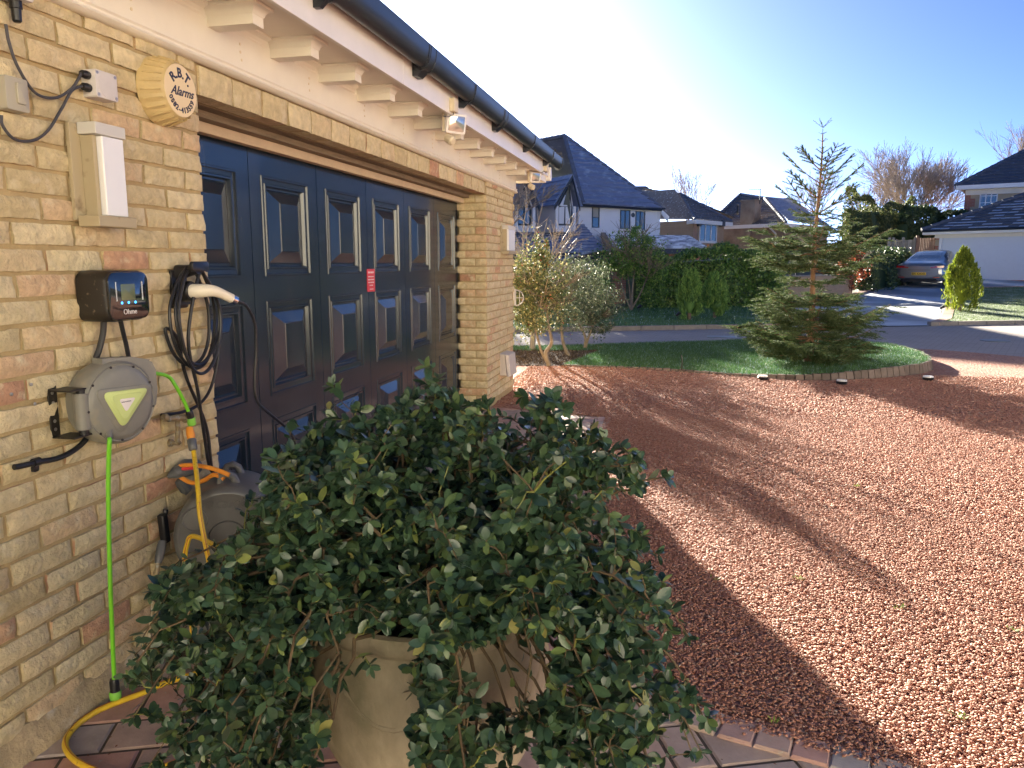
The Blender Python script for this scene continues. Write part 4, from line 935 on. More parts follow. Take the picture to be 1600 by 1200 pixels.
# ================================================================== PLANTER
PC = V(1.20,1.82,0)
pt = thing('planter', 'large round buff concrete planter hidden under the trailing shrub', 'planter', PC)
prof = [(0.17,0.0),(0.19,0.008),(0.195,0.035),(0.19,0.05),(0.215,0.085),(0.255,0.15),(0.290,0.23),(0.308,0.31),(0.312,0.38),(0.306,0.45),(0.293,0.505),(0.286,0.522),(0.288,0.530),(0.304,0.538),(0.312,0.550),(0.313,0.572),(0.306,0.584),(0.29,0.587),(0.275,0.578),(0.268,0.53),(0.001,0.53)]
b = MB(); b.lathe(prof, PC, 'z', 64); b.build('bowl', 'pot', pt, True, 40)
sw_ = MB()
for t0 in np.linspace(0,2*math.pi,7)[:-1]:
    sw_.tube([PC+V((0.300+0.006*math.sin(math.pi*u_))*math.cos(t0+u_*1.047),(0.300+0.006*math.sin(math.pi*u_))*math.sin(t0+u_*1.047),0.47-0.10*math.sin(math.pi*u_)) for u_ in np.linspace(0,1,14)], 0.009, 8)
sw_.build('moulded_swags', 'pot', pt, True)
MB().lathe([(0.266,0.50),(0.266,0.548),(0.15,0.560),(0.001,0.562)], PC, 'z', 40).build('soil', 'soil', pt, True)
# ================================================================== THE SHRUB IN THE PLANTER
M['leaf'] = mat('shrub_leaf', (0.03,0.06,0.03), 0.30, spec=0.55, ramp=[(0.0,(0.028,0.062,0.040)),(0.4,(0.044,0.090,0.052)),(0.75,(0.060,0.115,0.056)),(0.93,(0.095,0.15,0.055)),(0.985,(0.16,0.22,0.06)),(1.0,(0.28,0.26,0.08))], trans=0.12, bump=0.25, bump_scale=90, bump_dist=0.003, var=0.2, var_scale=60)
M['twig'] = mat('shrub_twig', (0.11,0.075,0.04), 0.8, var=0.4, var_scale=30)
M['greenstem'] = mat('green_stem', (0.20,0.21,0.05), 0.6, var=0.25, var_scale=20)
shrub = thing('trailing_shrub', 'large dark green small leaved shrub spilling over the round planter', 'shrub', PC)
rr = random.Random(77)
stems = MB(); gst = MB(); tips = []
SCN = V(1.27,1.66,0)      # middle of the leafy mass, leaning towards the light
top = PC+V(0,0,0.56)
mains = []
def arc(p0, p1, lift, n=9, j=0.02):
    d = p1-p0; mid = p0.lerp(p1,0.5)+V(0,0,lift); out = []
    for i in range(n+1):
        t = i/n; q = p0*(1-t)**2+mid*2*t*(1-t)+p1*t*t
        if 0 < i < n: q = q+V(rr.gauss(0,j),rr.gauss(0,j),rr.gauss(0,j))
        out.append(q)
    return out
# hand-placed long branches: (end point, lift)
ends = [((1.26,1.76,1.08),.10),((1.16,1.79,1.04),.12),((1.04,1.74,1.03),.14),((0.95,1.76,0.96),.12),((1.46,1.97,1.00),.18),((1.40,1.68,1.07),.14),((1.54,1.72,1.02),.18),
 ((1.62,1.82,1.01),.20),((1.70,1.74,1.00),.18),((1.80,1.64,0.965),.14),((1.74,1.62,1.00),.16),((1.24,1.78,1.14),.08),((1.55,1.74,1.09),.16),((1.66,1.66,1.04),.16),((1.74,1.90,0.86),.22),((0.86,1.66,0.82),.16),((0.76,1.80,0.66),.18),((0.62,1.60,0.60),.26),((0.52,1.66,0.60),.34),((0.47,1.60,0.42),.42),
 ((0.56,1.45,0.45),.38),((0.66,1.35,0.42),.36),((0.84,1.26,0.45),.34),((0.98,1.18,0.40),.34),((1.16,1.14,0.38),.34),((1.34,1.13,0.36),.34),((1.50,1.17,0.34),.34),((1.68,1.27,0.36),.34),
 ((1.80,1.42,0.50),.32),((1.86,1.60,0.62),.28),((1.90,1.60,0.43),.42),((1.88,1.75,0.25),.45),((1.82,1.86,0.50),.3),((1.78,1.45,0.76),.24),((1.70,1.32,0.60),.30),((0.60,1.86,0.55),.32),((0.44,1.78,0.36),.40),
 ((1.52,2.05,0.84),.26),((1.30,2.10,0.98),.22),((1.02,2.05,0.94),.22),((0.84,2.00,0.86),.24),((1.20,1.36,0.95),.14),((1.05,1.44,0.98),.14),((1.38,1.34,0.92),.16),((1.55,1.42,0.98),.18),((0.88,1.40,0.80),.20),((0.72,1.46,0.68),.24),((1.62,1.30,0.80),.22)]
for e, lf in ends:
    a = math.atan2(e[1]-PC.y, e[0]-PC.x); s = top+V(0.09*math.cos(a),0.09*math.sin(a),-0.03); pa = arc(s, Vector(e), lf, 12, 0.010); mains.append(pa)
for _ in range(70):
    a = rr.uniform(0,2*math.pi); el = rr.uniform(-0.5,1.35); rad = rr.uniform(.62,1.0)
    e = SCN+V(0.60*math.cos(a)*math.cos(el)*rad, 0.52*math.sin(a)*math.cos(el)*rad, 0.60+(0.52*math.sin(el) if el > 0 else 0.50*math.sin(el)*1.0)*rad)
    s = top+V(0.08*math.cos(a),0.08*math.sin(a),-0.03); mains.append(arc(s, e, 0.12+0.22*(1-max(0,math.sin(el))), 10, 0.014))
for _ in range(64):
    a = rr.choice([rr.uniform(-2.9,-0.2), rr.uniform(-2.2,-0.9), rr.uniform(2.7,3.6)]); zz = rr.uniform(0.10,0.55); rad = rr.uniform(0.40,0.66)
    e = SCN+V(rad*math.cos(a)*1.12, rad*math.sin(a)*0.80, zz); s = top+V(0.12*math.cos(a),0.12*math.sin(a),-0.02); mains.append(arc(s, e, 0.30+0.15*rr.random(), 12, 0.012))
mains = [pa for pa in mains if not (lambda e: e is not None and pa[-1].y < 1.8 and (492 < e[0] < 650 and e[1] > 985 or 705 < e[0] < 860 and 1000 < e[1] < 1110))(proj(pa[-1]))]
for pa in mains:
    n = len(pa); stems.tube(pa, [0.0075*(1-0.78*i/(n-1)) for i in range(n)], 6)
allp = np.array([tuple(p) for pa in mains for p in pa[3:]])
# side twigs towards points spread over the crown shell
LV, LF = [], []; leaf_tf = []
def leaf_at(p, d, up, L):
    leaf_tf.append((p, d, up, L))
def spray(pts, leaves, L0):
    n = len(pts)
    for i in range(leaves):
        t = 0.25+0.75*(i+rr.random()*0.6)/leaves; f = min(n-1.001, t*(n-1)); k = int(f); p = pts[k].lerp(pts[k+1], f-k); ax = (pts[k+1]-pts[k]).normalized()
        ra = V(rr.gauss(0,1),rr.gauss(0,1),rr.gauss(0.25,0.8)); side = (ra-ax*ra.dot(ax)).normalized(); d = (side*0.95+ax*rr.uniform(0.3,1.0)).normalized()
        leaf_at(p, d, ax, L0*rr.choice((0.6,0.8,1.0,1.15,1.35))*rr.uniform(0.85,1.1))
    ax = (pts[-1]-pts[-2]).normalized()
    w = rr.randint(6,9); a0 = rr.random()*6
    u = ax.orthogonal().normalized(); v_ = ax.cross(u)
    for k in range(w):
        a = a0+2*math.pi*k/w*1.0+rr.uniform(-.3,.3); d = (u*math.cos(a)+v_*math.sin(a))*rr.uniform(0.8,1)+ax*rr.uniform(0.25,0.75); leaf_at(pts[-1]-ax*rr.uniform(0,.01), d.normalized(), ax, L0*rr.uniform(0.7,1.05))
nt = 0
SIL = [(205,1058),(245,1010),(232,925),(262,890),(330,885),(352,845),(392,830),(385,775),(440,735),(392,700),(440,690),(470,640),(500,655),(512,598),(545,592),(560,628),(610,640),(650,620),(648,570),(668,572),(690,612),(735,585),(752,598),(758,640),(800,652),(812,608),(850,598),(892,632),(905,668),(950,652),(962,664),(930,705),(985,712),(1066,733),(1072,750),(1000,758),(940,775),(925,800),(1000,832),(1072,858),(1072,905),(1010,915),(1045,980),(1030,1020),(1055,1060),(1112,1122),(1105,1150),(1050,1130),(1010,1160),(1045,1300),(225,1300),(240,1170),(225,1090)]
def over_bowl(q):      # the part of the bowl the trailing stems leave open
    s_ = proj(q); return s_ is not None and q.y < 1.80 and (inside(s_, BOWL1) or inside(s_, BOWL2))
BOWL1 = [(492,1000),(560,985),(650,975),(655,1040),(640,1100),(650,1300),(500,1300),(520,1120),(480,1060)]
BOWL2 = [(700,1010),(860,990),(872,1060),(800,1120),(720,1090)]
def add_twig(q):
    global nt
    s_ = proj(q)
    if s_ is None or not inside(s_, SIL): return False
    if over_bowl(q) and rr.random() < 0.97: return False
    d2 = ((allp-np.array(tuple(q)))**2).sum(1); k = int(d2.argmin()); p = Vector(allp[k]); L = math.sqrt(d2[k])
    if L > 0.22 or L < 0.015: return False
    out = (q-(PC+V(0,0,0.55))).normalized()
    pa = arc(p, q, 0.015, 4, 0.004); (gst if rr.random() < 0.3 else stems).tube(pa, [0.0018,0.0017,0.0015,0.0013,0.0011], 4)
    spray(pa, rr.randint(5,10), 0.030); nt += 1; return True
for pa in mains:
    for i in range(3, len(pa)):
        for _ in range(3 if i > 7 else 2):
            q = pa[i]+V(rr.gauss(0,.045),rr.gauss(0,.045),rr.gauss(0.01,.045))
            add_twig(q)
    spray(pa[-4:], 6, 0.031)
tries = 0
clumps = []
for _ in range(330):
    b = Vector(allp[rr.randrange(len(allp))]); clumps.append((b+V(rr.gauss(0,.07),rr.gauss(0,.07),rr.gauss(0.01,.065)), rr.uniform(0.018,0.05)))
while nt < 3300 and tries < 34000:
    tries += 1
    b, sg = clumps[rr.randrange(len(clumps))]; q = b+V(rr.gauss(0,sg),rr.gauss(0,sg),rr.gauss(0,sg))
    rel = q-PC
    if rr.random() < 0.25 and (q-PC-V(0,0,0.55)).length < 0.3: continue
    if q.z < 0.06 or (math.hypot(rel.x,rel.y) < 0.34 and q.z < 0.60): continue
    s_ = proj(q)
    if s_ and (600 < s_[0] < 900 and 880 < s_[1] < 945) and rr.random() < 0.7: continue
    add_twig(q)
# leaf meshes: folded oval blades
def leaf_geo(seed, wr):
    r = random.Random(seed); n = 4; vs = []; fs = []
    cv = r.uniform(0.05,0.16); fold = r.uniform(0.06,0.2)
    for i in range(n+1):
        t = i/n; w = wr*(0.12,0.80,1.08,0.90,0.30)[i]; z = -cv*t*t+0.04*t
        vs += [(t,-w,z+fold*w),(t,0,z),(t,w,z+fold*w)]
    vs[-1] = (0.97,0.30*wr,-cv+0.05); vs[-3] = (0.97,-0.30*wr,-cv+0.05)
    for i in range(n): fs += [(i*3,(i+1)*3,(i+1)*3+1,i*3+1),(i*3+1,(i+1)*3+1,(i+1)*3+2,i*3+2)]
    return np.array(vs), np.array(fs)
LG = [leaf_geo(k, w) for k, w in enumerate((0.22,0.26,0.20,0.24,0.29))]
lme = []
for g in LG: lme.append(fast_mesh('leaf', g[0], g[1], 'leaf', True))
def leaf_matrix(p, d, up, L):
    x = d.normalized(); ref = (V(0,0,1)*0.8+up*0.6+V(rr.gauss(0,.35),rr.gauss(0,.35),rr.gauss(0,.35))); y = ref.cross(x)
    if y.length < 1e-3: y = x.orthogonal()
    y.normalize(); z = x.cross(y)
    m = Matrix((x,y,z)).transposed()
    return m
items = []
for (p, d, up, L) in leaf_tf:
    m = leaf_matrix(p, d, up, L); pr_ = proj(p); k = rr.randrange(5)
    dist = (p-CAM).length; n_ = (p-(PC+V(0,0,0.5))); front = (CAM-p).normalized().dot(n_.normalized())
    facing = abs((m@V(0,0,1)).dot((CAM-p).normalized()))
    sc_key = (L/dist)**2*facing*(1 if front > 0.25 and pr_ and 0 < pr_[0] < 1600 and pr_[1] < 1190 else 0)*(0.4+front)*(n_.length)
    items.append((sc_key, p, m, L, k))
items.sort(key=lambda t: -t[0])
rest_v, rest_f, off = [], [], 0
for i, (s_, p, m, L, k) in enumerate(items):
    if i < 300:
        o = bpy.data.objects.new('leaf', lme[k]); COL.objects.link(o); o.parent = shrub
        o.matrix_local = Matrix.Translation(p-PC)@m.to_4x4()@Matrix.Scale(L,4)
    else:
        g = LG[k]; a = (g[0]*L)@np.array(m.transposed())+np.array(tuple(p)); rest_v.append(a); rest_f.append(g[1]+off); off += len(a)
fast_obj('foliage', np.vstack(rest_v), np.vstack(rest_f), 'leaf', shrub, True, 'stuff')
print('shrub leaves', len(items), 'twigs', nt)
stems.build('branches', 'twig', shrub, True, kind='stuff'); gst.build('green_shoots', 'greenstem', shrub, True, kind='stuff')
# fallen bits and dry leaves on the paving
M['litter'] = mat('dry_leaf_litter', (0.16,0.06,0.03), 0.9, rand=0.5)
lv, lf, off = [], [], 0
for i in range(330):
    q = V(rr.uniform(0.02,1.1),rr.uniform(1.4,2.6),0.004) if i < 150 else (V(rr.uniform(1.5,2.6),rr.uniform(1.9,2.4),0.012) if i < 190 else V(rr.uniform(1.6,6.5),rr.uniform(2.4,9.0),0.020))
    m = Matrix.Rotation(rr.random()*6.3,3,'Z'); g = LG[i%5]; L = rr.uniform(.004,.013) if i < 190 else rr.uniform(.012,.032); a = (g[0]*L)@np.array(m.transposed())+np.array(tuple(q)); lv.append(a); lf.append(g[1]+off); off += len(a)
wd = MB()
M['weed'] = mat('small_green_weed', (0.22,0.30,0.06), 0.6, rand=0.4, trans=0.3)
for (x, y) in ((1405,950),(1585,985),(1250,905),(1500,1120),(1118,905),(1210,1128),(1340,760)):
    q = gp(x, y, 0.012)
    for k in range(14):
        a = rr.random()*6.28; L = rr.uniform(.008,.022); c_ = q+V(rr.gauss(0,.010),rr.gauss(0,.010),0); e = c_+V(math.cos(a)*L,math.sin(a)*L,L*0.7); s_ = V(-math.sin(a),math.cos(a),0)*0.003; wd.add([c_,c_.lerp(e,.5)+s_,e,c_.lerp(e,.5)-s_],[(0,1,2,3)])
w_ = wd.build('gravel_weeds', 'weed', None, kind='stuff'); w_['label'] = 'tiny green weeds sprouting through the gravel'; w_['category'] = 'weeds'
o = fast_obj('leaf_litter', np.vstack(lv), np.vstack(lf), 'litter', None, True, 'stuff'); o['label'] = 'dry brown leaf crumbs scattered on the pavers and gravel'; o['category'] = 'leaf litter'
# ================================================================== MATERIALS FOR THE FAR SCENE
M['grass'] = mat('lawn_grass', (0.071,0.165,0.044), 0.9, var=0.35, var_scale=3.5, stain=(0.396,0.522,0.569), stain_scale=1.3, stain_lo=0.60, stain_hi=0.78, bump=0.6, bump_scale=60, bump_dist=0.02)
M['blade'] = mat('grass_blade', (0.068,0.161,0.053), 0.6, ramp=[(0,(0.041,0.115,0.031)),(0.6,(0.074,0.175,0.053)),(0.9,(0.134,0.228,0.106)),(1,(0.349,0.456,0.578))], trans=0.3)
M['paleblade'] = mat('frosty_grass_blade', (0.10,0.16,0.05), 0.7, ramp=[(0,(0.07,0.13,0.03)),(0.5,(0.13,0.18,0.06)),(1,(0.33,0.38,0.25))], trans=0.3)
M['palegrass'] = mat('frosty_lawn', (0.10,0.15,0.055), 0.9, var=0.3, var_scale=3, stain=(0.38,0.42,0.33), stain_scale=1.8, stain_lo=0.48, stain_hi=0.7, bump=0.6, bump_scale=50, bump_dist=0.02)
M['road'] = mat('block_paved_road', (0.381,0.321,0.285), 0.85, var=0.15, var_scale=1.5, bump=0.4, bump_scale=30)
def brickpave(m, sx, sy, c1, c2, mo, rot):
    n = m.node_tree.nodes; l = m.node_tree.links; b = n['Principled BSDF']; g = n.new('ShaderNodeNewGeometry'); mp = n.new('ShaderNodeMapping'); mp.inputs['Rotation'].default_value = (0,0,rot)
    br = n.new('ShaderNodeTexBrick'); br.inputs['Scale'].default_value = 1.0; br.inputs['Brick Width'].default_value = sx; br.inputs['Row Height'].default_value = sy; br.inputs['Mortar Size'].default_value = 0.008
    br.inputs['Color1'].default_value = (*c1,1); br.inputs['Color2'].default_value = (*c2,1); br.inputs['Mortar'].default_value = (*mo,1)
    l.new(g.outputs['Position'], mp.inputs[0]); l.new(mp.outputs[0], br.inputs[0])
    old = b.inputs['Base Color'].links[0].from_socket; mx = n.new('ShaderNodeMix'); mx.data_type = 'RGBA'; mx.inputs[0].default_value = 0.6; l.new(old, mx.inputs[6]); l.new(br.outputs[0], mx.inputs[7]); l.new(mx.outputs[2], b.inputs['Base Color'])
brickpave(M['road'], 0.21, 0.105, (0.33,0.28,0.26), (0.25,0.22,0.21), (0.13,0.12,0.115), 0.4)
M['drive'] = mat('frosted_concrete_drive', (0.276,0.287,0.308), 0.8, var=0.15, var_scale=2, stain=(0.552,0.585,0.637), stain_scale=0.55, stain_lo=0.42, stain_hi=0.62, aniso=(0.680,0.680,0.680), bump=0.2, bump_scale=30)
M['kerb'] = mat('grey_kerb_stone', (0.208,0.189,0.169), 0.9, rand=0.15, var=0.2, var_scale=8)
M['sett'] = mat('brown_edging_sett', (0.15,0.115,0.095), 0.9, rand=0.3, var=0.25, var_scale=14)
M['bark'] = mat('bark_mulch', (0.112,0.075,0.060), 1.0, var=0.5, var_scale=30, bump=1, bump_scale=50, bump_dist=0.03)
M['trunk'] = mat('tree_bark', (0.16,0.12,0.085), 0.9, var=0.35, var_scale=12, bump=0.6, bump_scale=40)
M['palebark'] = mat('pale_holly_bark', (0.20,0.165,0.125), 0.9, var=0.3, var_scale=14, bump=0.4, bump_scale=40)
M['sprucebark'] = mat('spruce_bark', (0.23,0.13,0.075), 0.9, var=0.3, var_scale=20, bump=0.6, bump_scale=60)
M['needle'] = mat('spruce_needles', (0.061,0.097,0.037), 0.8, spec=0.2, ramp=[(0,(0.034,0.063,0.032)),(0.5,(0.067,0.107,0.041)),(0.85,(0.115,0.152,0.055)),(1,(0.194,0.201,0.097))], trans=0.2)
M['holly'] = mat('variegated_holly_leaf', (0.092,0.110,0.046), 0.6, ramp=[(0,(0.042,0.065,0.023)),(0.45,(0.082,0.110,0.042)),(0.7,(0.157,0.166,0.069)),(0.9,(0.331,0.304,0.138)),(1,(0.460,0.414,0.230))], trans=0.3)
M['greyholly'] = mat('grey_green_leaf', (0.102,0.128,0.076), 0.6, ramp=[(0,(0.058,0.083,0.045)),(0.6,(0.109,0.140,0.083)),(0.9,(0.204,0.230,0.140)),(1,(0.357,0.357,0.230))], trans=0.25)
M['berry'] = mat('red_berry', (0.45,0.03,0.02), 0.3)
M['laurel'] = mat('laurel_leaf', (0.103,0.205,0.042), 0.4, ramp=[(0,(0.042,0.103,0.025)),(0.5,(0.091,0.194,0.037)),(0.85,(0.164,0.288,0.052)),(1,(0.307,0.390,0.103))], trans=0.25)
M['conifer'] = mat('green_conifer_foliage', (0.145,0.289,0.058), 0.7, ramp=[(0,(0.064,0.158,0.041)),(0.6,(0.145,0.289,0.064)),(1,(0.260,0.419,0.087))], trans=0.2)
M['goldconifer'] = mat('yellow_green_conifer_foliage', (0.2,0.26,0.02), 0.7, ramp=[(0,(0.075,0.12,0.012)),(0.5,(0.18,0.24,0.02)),(1,(0.34,0.37,0.03))], trans=0.3)
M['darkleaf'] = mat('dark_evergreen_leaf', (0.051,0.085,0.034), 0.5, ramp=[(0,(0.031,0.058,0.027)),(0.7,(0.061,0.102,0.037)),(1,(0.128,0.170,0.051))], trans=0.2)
M['olive'] = mat('olive_shrub_leaf', (0.112,0.126,0.042), 0.6, ramp=[(0,(0.056,0.084,0.028)),(0.6,(0.112,0.133,0.042)),(1,(0.238,0.238,0.084))], trans=0.25)
M['redleaf'] = mat('red_bronze_leaf', (0.22,0.05,0.03), 0.5, ramp=[(0,(0.08,0.04,0.02)),(0.6,(0.26,0.06,0.03)),(1,(0.42,0.11,0.05))], trans=0.3)
M['baretwig'] = mat('bare_twig', (0.36,0.30,0.25), 0.9, var=0.3, var_scale=5)
M['render'] = mat('white_house_render', (0.792,0.803,0.825), 0.8, var=0.04, var_scale=2)
M['slate'] = mat('slate_roof_tiles', (0.255,0.299,0.420), 0.6, var=0.14, var_scale=3, aniso=(0.850,0.850,0.850), stain=(0.663,0.751,0.850), stain_scale=2.2, stain_lo=0.55, stain_hi=0.85)
M['slatefrost'] = mat('frosted_slate_tiles', (0.216,0.245,0.316), 0.6, var=0.25, var_scale=3, aniso=(0.850,0.850,0.850), stain=(0.719,0.776,0.850), stain_scale=2.6, stain_lo=0.40, stain_hi=0.60)
M['browntile'] = mat('brown_roof_tiles', (0.142,0.124,0.117), 0.75, var=0.3, var_scale=5, stain=(0.491,0.510,0.567), stain_scale=7, stain_lo=0.58, stain_hi=0.72)
M['darktile'] = mat('dark_roof_tiles', (0.091,0.100,0.127), 0.7, var=0.25, var_scale=4, stain=(0.455,0.491,0.582), stain_scale=9, stain_lo=0.66, stain_hi=0.78)
M['hip'] = mat('hip_tiles', (0.153,0.162,0.198), 0.7, var=0.2, var_scale=4)
M['frostpatch'] = mat('frosted_tile', (0.52,0.55,0.62), 0.7, var=0.15, var_scale=8)
M['darkfascia'] = mat('dark_fascia', (0.02,0.024,0.035), 0.4)
M['whitetrim'] = mat('white_upvc', (0.78,0.78,0.78), 0.4)
M['greytrim'] = mat('anthracite_frame', (0.045,0.055,0.065), 0.4)
M['pane'] = mat('window_glass', (0.05,0.065,0.075), 0.04, coat=0.6, spec=0.9)
M['blind'] = mat('window_blind', (0.40,0.38,0.32), 0.6)
def brickwall(name, c1, c2, mo, s=1.0):
    m = mat(name, c1, 0.9, var=0.25, var_scale=1.6); n = m.node_tree.nodes; l = m.node_tree.links; b = n['Principled BSDF']
    g = n.new('ShaderNodeNewGeometry'); sp = n.new('ShaderNodeSeparateXYZ'); l.new(g.outputs['Position'], sp.inputs[0])
    ad = n.new('ShaderNodeMath'); ad.operation = 'ADD'; l.new(sp.outputs[0], ad.inputs[0]); l.new(sp.outputs[1], ad.inputs[1]); cb_ = n.new('ShaderNodeCombineXYZ'); l.new(ad.outputs[0], cb_.inputs[0]); l.new(sp.outputs[2], cb_.inputs[1])
    br = n.new('ShaderNodeTexBrick'); br.inputs['Scale'].default_value = 1; br.inputs['Brick Width'].default_value = 0.26*s; br.inputs['Row Height'].default_value = 0.075*s; br.inputs['Mortar Size'].default_value = 0.008*s
    br.inputs['Color1'].default_value = (*c1,1); br.inputs['Color2'].default_value = (*c2,1); br.inputs['Mortar'].default_value = (*mo,1); l.new(cb_.outputs[0], br.inputs[0])
    old = b.inputs['Base Color'].links[0].from_socket; mx = n.new('ShaderNodeMix'); mx.data_type = 'RGBA'; mx.inputs[0].default_value = 0.75; l.new(old, mx.inputs[6]); l.new(br.outputs[0], mx.inputs[7]); l.new(mx.outputs[2], b.inputs['Base Color'])
    return m
M['orangebrick'] = brickwall('orange_brick', (0.40,0.18,0.10), (0.30,0.13,0.08), (0.34,0.27,0.2))
M['redbrick'] = brickwall('red_brick', (0.42,0.15,0.09), (0.36,0.12,0.075), (0.36,0.28,0.22))
M['brownbrick'] = brickwall('brown_brick', (0.468,0.272,0.180), (0.374,0.211,0.149), (0.437,0.343,0.265))
M['tanbrick'] = brickwall('tan_brick', (0.40,0.28,0.185), (0.34,0.23,0.16), (0.36,0.30,0.23))
M['buffbrickfar'] = brickwall('far_buff_brick', (0.46,0.36,0.23), (0.40,0.31,0.20), (0.40,0.34,0.25))
M['pebble'] = mat('weathered_brown_render', (0.260,0.195,0.143), 0.95, var=0.35, var_scale=1.4, stain=(0.390,0.325,0.247), stain_scale=0.8, stain_lo=0.45, stain_hi=0.65)
M['slat'] = mat('brown_fence_board', (0.22,0.115,0.07), 0.85, rand=0.25, var=0.2, var_scale=6)
M['greyslat'] = mat('weathered_fence_board', (0.30,0.27,0.23), 0.9, rand=0.2, var=0.3, var_scale=6)
# ------------------------------------------------------------------ foliage helpers
def rodr(n, rs):
    v = rs.normal(size=(n,3)); return v/np.linalg.norm(v, axis=1)[:,None]
def leaves_np(Pn, S, rs, ratio=0.5, axis=None, axis_w=0.0, outward=None, out_w=0.0):
    n = len(Pn); a = rodr(n, rs)
    if axis is not None: a = a*(1-axis_w)+np.asarray(axis)*axis_w; a /= np.linalg.norm(a,axis=1)[:,None]
    nn = rodr(n, rs)
    if outward is not None: nn = nn*(1-out_w)+outward*out_w
    b = np.cross(nn, a); b /= (np.linalg.norm(b,axis=1)[:,None]+1e-9); up = np.cross(a,b)
    S = np.asarray(S).reshape(-1,1)*np.ones((n,1))
    v = np.stack([Pn-a*S*0.5, Pn+b*S*ratio*0.5+up*S*0.06, Pn+a*S*0.5, Pn-b*S*ratio*0.5+up*S*0.06], 1)
    return v.reshape(-1,3), (np.arange(n*4).reshape(n,4))
def clump_cloud(c, rad, n, rs, nclump=60, shell=0.55, clump=0.16, squash=None):
    """points gathered in clumps inside an ellipsoid, with gaps between them"""
    c = np.array(tuple(c)); rad = np.array(rad)
    d = rodr(nclump, rs); r = shell+(1-shell)*rs.uniform(0,1,nclump)**0.7; cc = d*r[:,None]
    k = rs.randint(0,nclump,n); p = cc[k]+rs.normal(size=(n,3))*clump*rs.uniform(0.5,1.2,nclump)[k][:,None]
    return c+p*rad, p/np.linalg.norm(p,axis=1)[:,None]
def grass(name, poly, n, zf, h, m, rs, w=0.006):
    xs = [p[0] for p in poly]; ys = [p[1] for p in poly]
    p = np.column_stack([rs.uniform(min(xs),max(xs),n), rs.uniform(min(ys),max(ys),n)]); p = p[inpoly(p, poly)]; n = len(p)
    z = np.array([zf(a,b) for a,b in p]); an = rs.uniform(0,6.28,n); hh = h*rs.uniform(0.5,1.2,n); dx, dy = np.cos(an)*w/2, np.sin(an)*w/2
    b0 = np.column_stack([p[:,0]-dx,p[:,1]-dy,z]); b1 = np.column_stack([p[:,0]+dx,p[:,1]+dy,z]); t = np.column_stack([p[:,0]+rs.normal(0,.4,n)*hh,p[:,1]+rs.normal(0,.4,n)*hh,z+hh])
    return fast_obj(name, np.stack([b0,b1,t],1).reshape(-1,3), np.arange(n*3).reshape(n,3), m, None, False, 'stuff')
def bare_branches(mb, base, d, L, r, depth, rnd, spread=0.5, up=0.15, nseg=3, sides=4, kids=(2,4), minr=0.004, shrink=0.68):
    p = Vector(base); d = Vector(d).normalized(); pts = [p.copy()]; dd = d.copy()
    for i in range(nseg):
        dd = (dd+V(rnd.gauss(0,.09),rnd.gauss(0,.09),rnd.gauss(up*0.25,.07))).normalized(); p = p+dd*(L/nseg); pts.append(p.copy())
    rs_ = [max(minr, r*(1-0.45*i/nseg)) for i in range(nseg+1)]; mb.tube(pts, rs_, sides if depth > 1 else 3, cap=False)
    if depth <= 0: return
    for k in range(rnd.randint(*kids)):
        t = rnd.uniform(0.35,1.0); f = t*nseg; i = min(nseg-1,int(f)); q = pts[i].lerp(pts[i+1], f-i)
        s = V(rnd.gauss(0,1),rnd.gauss(0,1),rnd.gauss(0.2,0.7)).normalized(); nd = (dd+s*spread*rnd.uniform(0.6,1.4)+V(0,0,up)).normalized()
        bare_branches(mb, q, nd, L*shrink*rnd.uniform(0.8,1.15), r*0.58, depth-1, rnd, spread, up, max(2,nseg-1), max(3,sides-1), kids, minr, shrink)
    bare_branches(mb, pts[-1], dd, L*shrink, r*0.6, depth-1, rnd, spread, up, max(2,nseg-1), max(3,sides-1), kids, minr, shrink)
# ================================================================== ISLAND BED AND LAWN
def lawn_z(x, y): return 0.022+0.095*smooth((x-2.2)/2.6)
isl = [tuple(v) for v in g2((880,573),(935,575),(990,577),(1050,580),(1100,584),(1150,588),(1200,591),(1250,594),(1300,594),(1350,592),(1400,588),(1435,584),(1452,578))]+[tuple(v) for v in g2((1452,572),(1440,564),(1415,555),(1388,548),z=0.0)]
back = [(3.9,14.45),(2.81,14.55),(1.4,13.9),(0.04,13.12),(-3.0,11.9)]
islp = isl+back+[(-3.0,11.6),(0.55,12.4)]
def sheetz(name, pts, zf, m, step, kind='structure'):
    o = sheet(name, pts, 0, m, kind, step)
    for v in o.data.vertices: v.co.z = zf(v.co.x, v.co.y)
    return o
sheetz('island_lawn', islp, lawn_z, 'grass', 0.4)
bed = [(-3,10.3),(0.0,10.47)]+[isl[0]]+[(0.55,12.4),(-3.0,11.6)]
sheet('shrub_bed', bed, 0.012, 'bark', step=None)
rs2 = np.random.RandomState(21)
g = grass('island_grass', islp, 190000, lawn_z, 0.035, 'blade', rs2, 0.007); g['label'] = 'short green lawn grass on the kerbed island, lightly frosted'; g['category'] = 'grass'
chips = np.column_stack([rs2.uniform(-1.2,1.2,9000), rs2.uniform(10.3,12.4,9000)]); chips = chips[inpoly(chips, bed)]
cv, cf = leaves_np(np.column_stack([chips, np.full(len(chips),0.02)+rs2.uniform(0,.02,len(chips))]), rs2.uniform(.015,.045,len(chips)), rs2, 0.4)
M['chip'] = mat('bark_chip', (0.1,0.07,0.05), 0.9, ramp=[(0,(0.04,0.028,0.022)),(0.7,(0.10,0.07,0.05)),(1,(0.22,0.17,0.13))])
o = fast_obj('bark_chips', cv, cf, 'chip', None, False, 'stuff'); o['label'] = 'dark bark chips covering the bed under the holly bushes'; o['category'] = 'bark mulch'
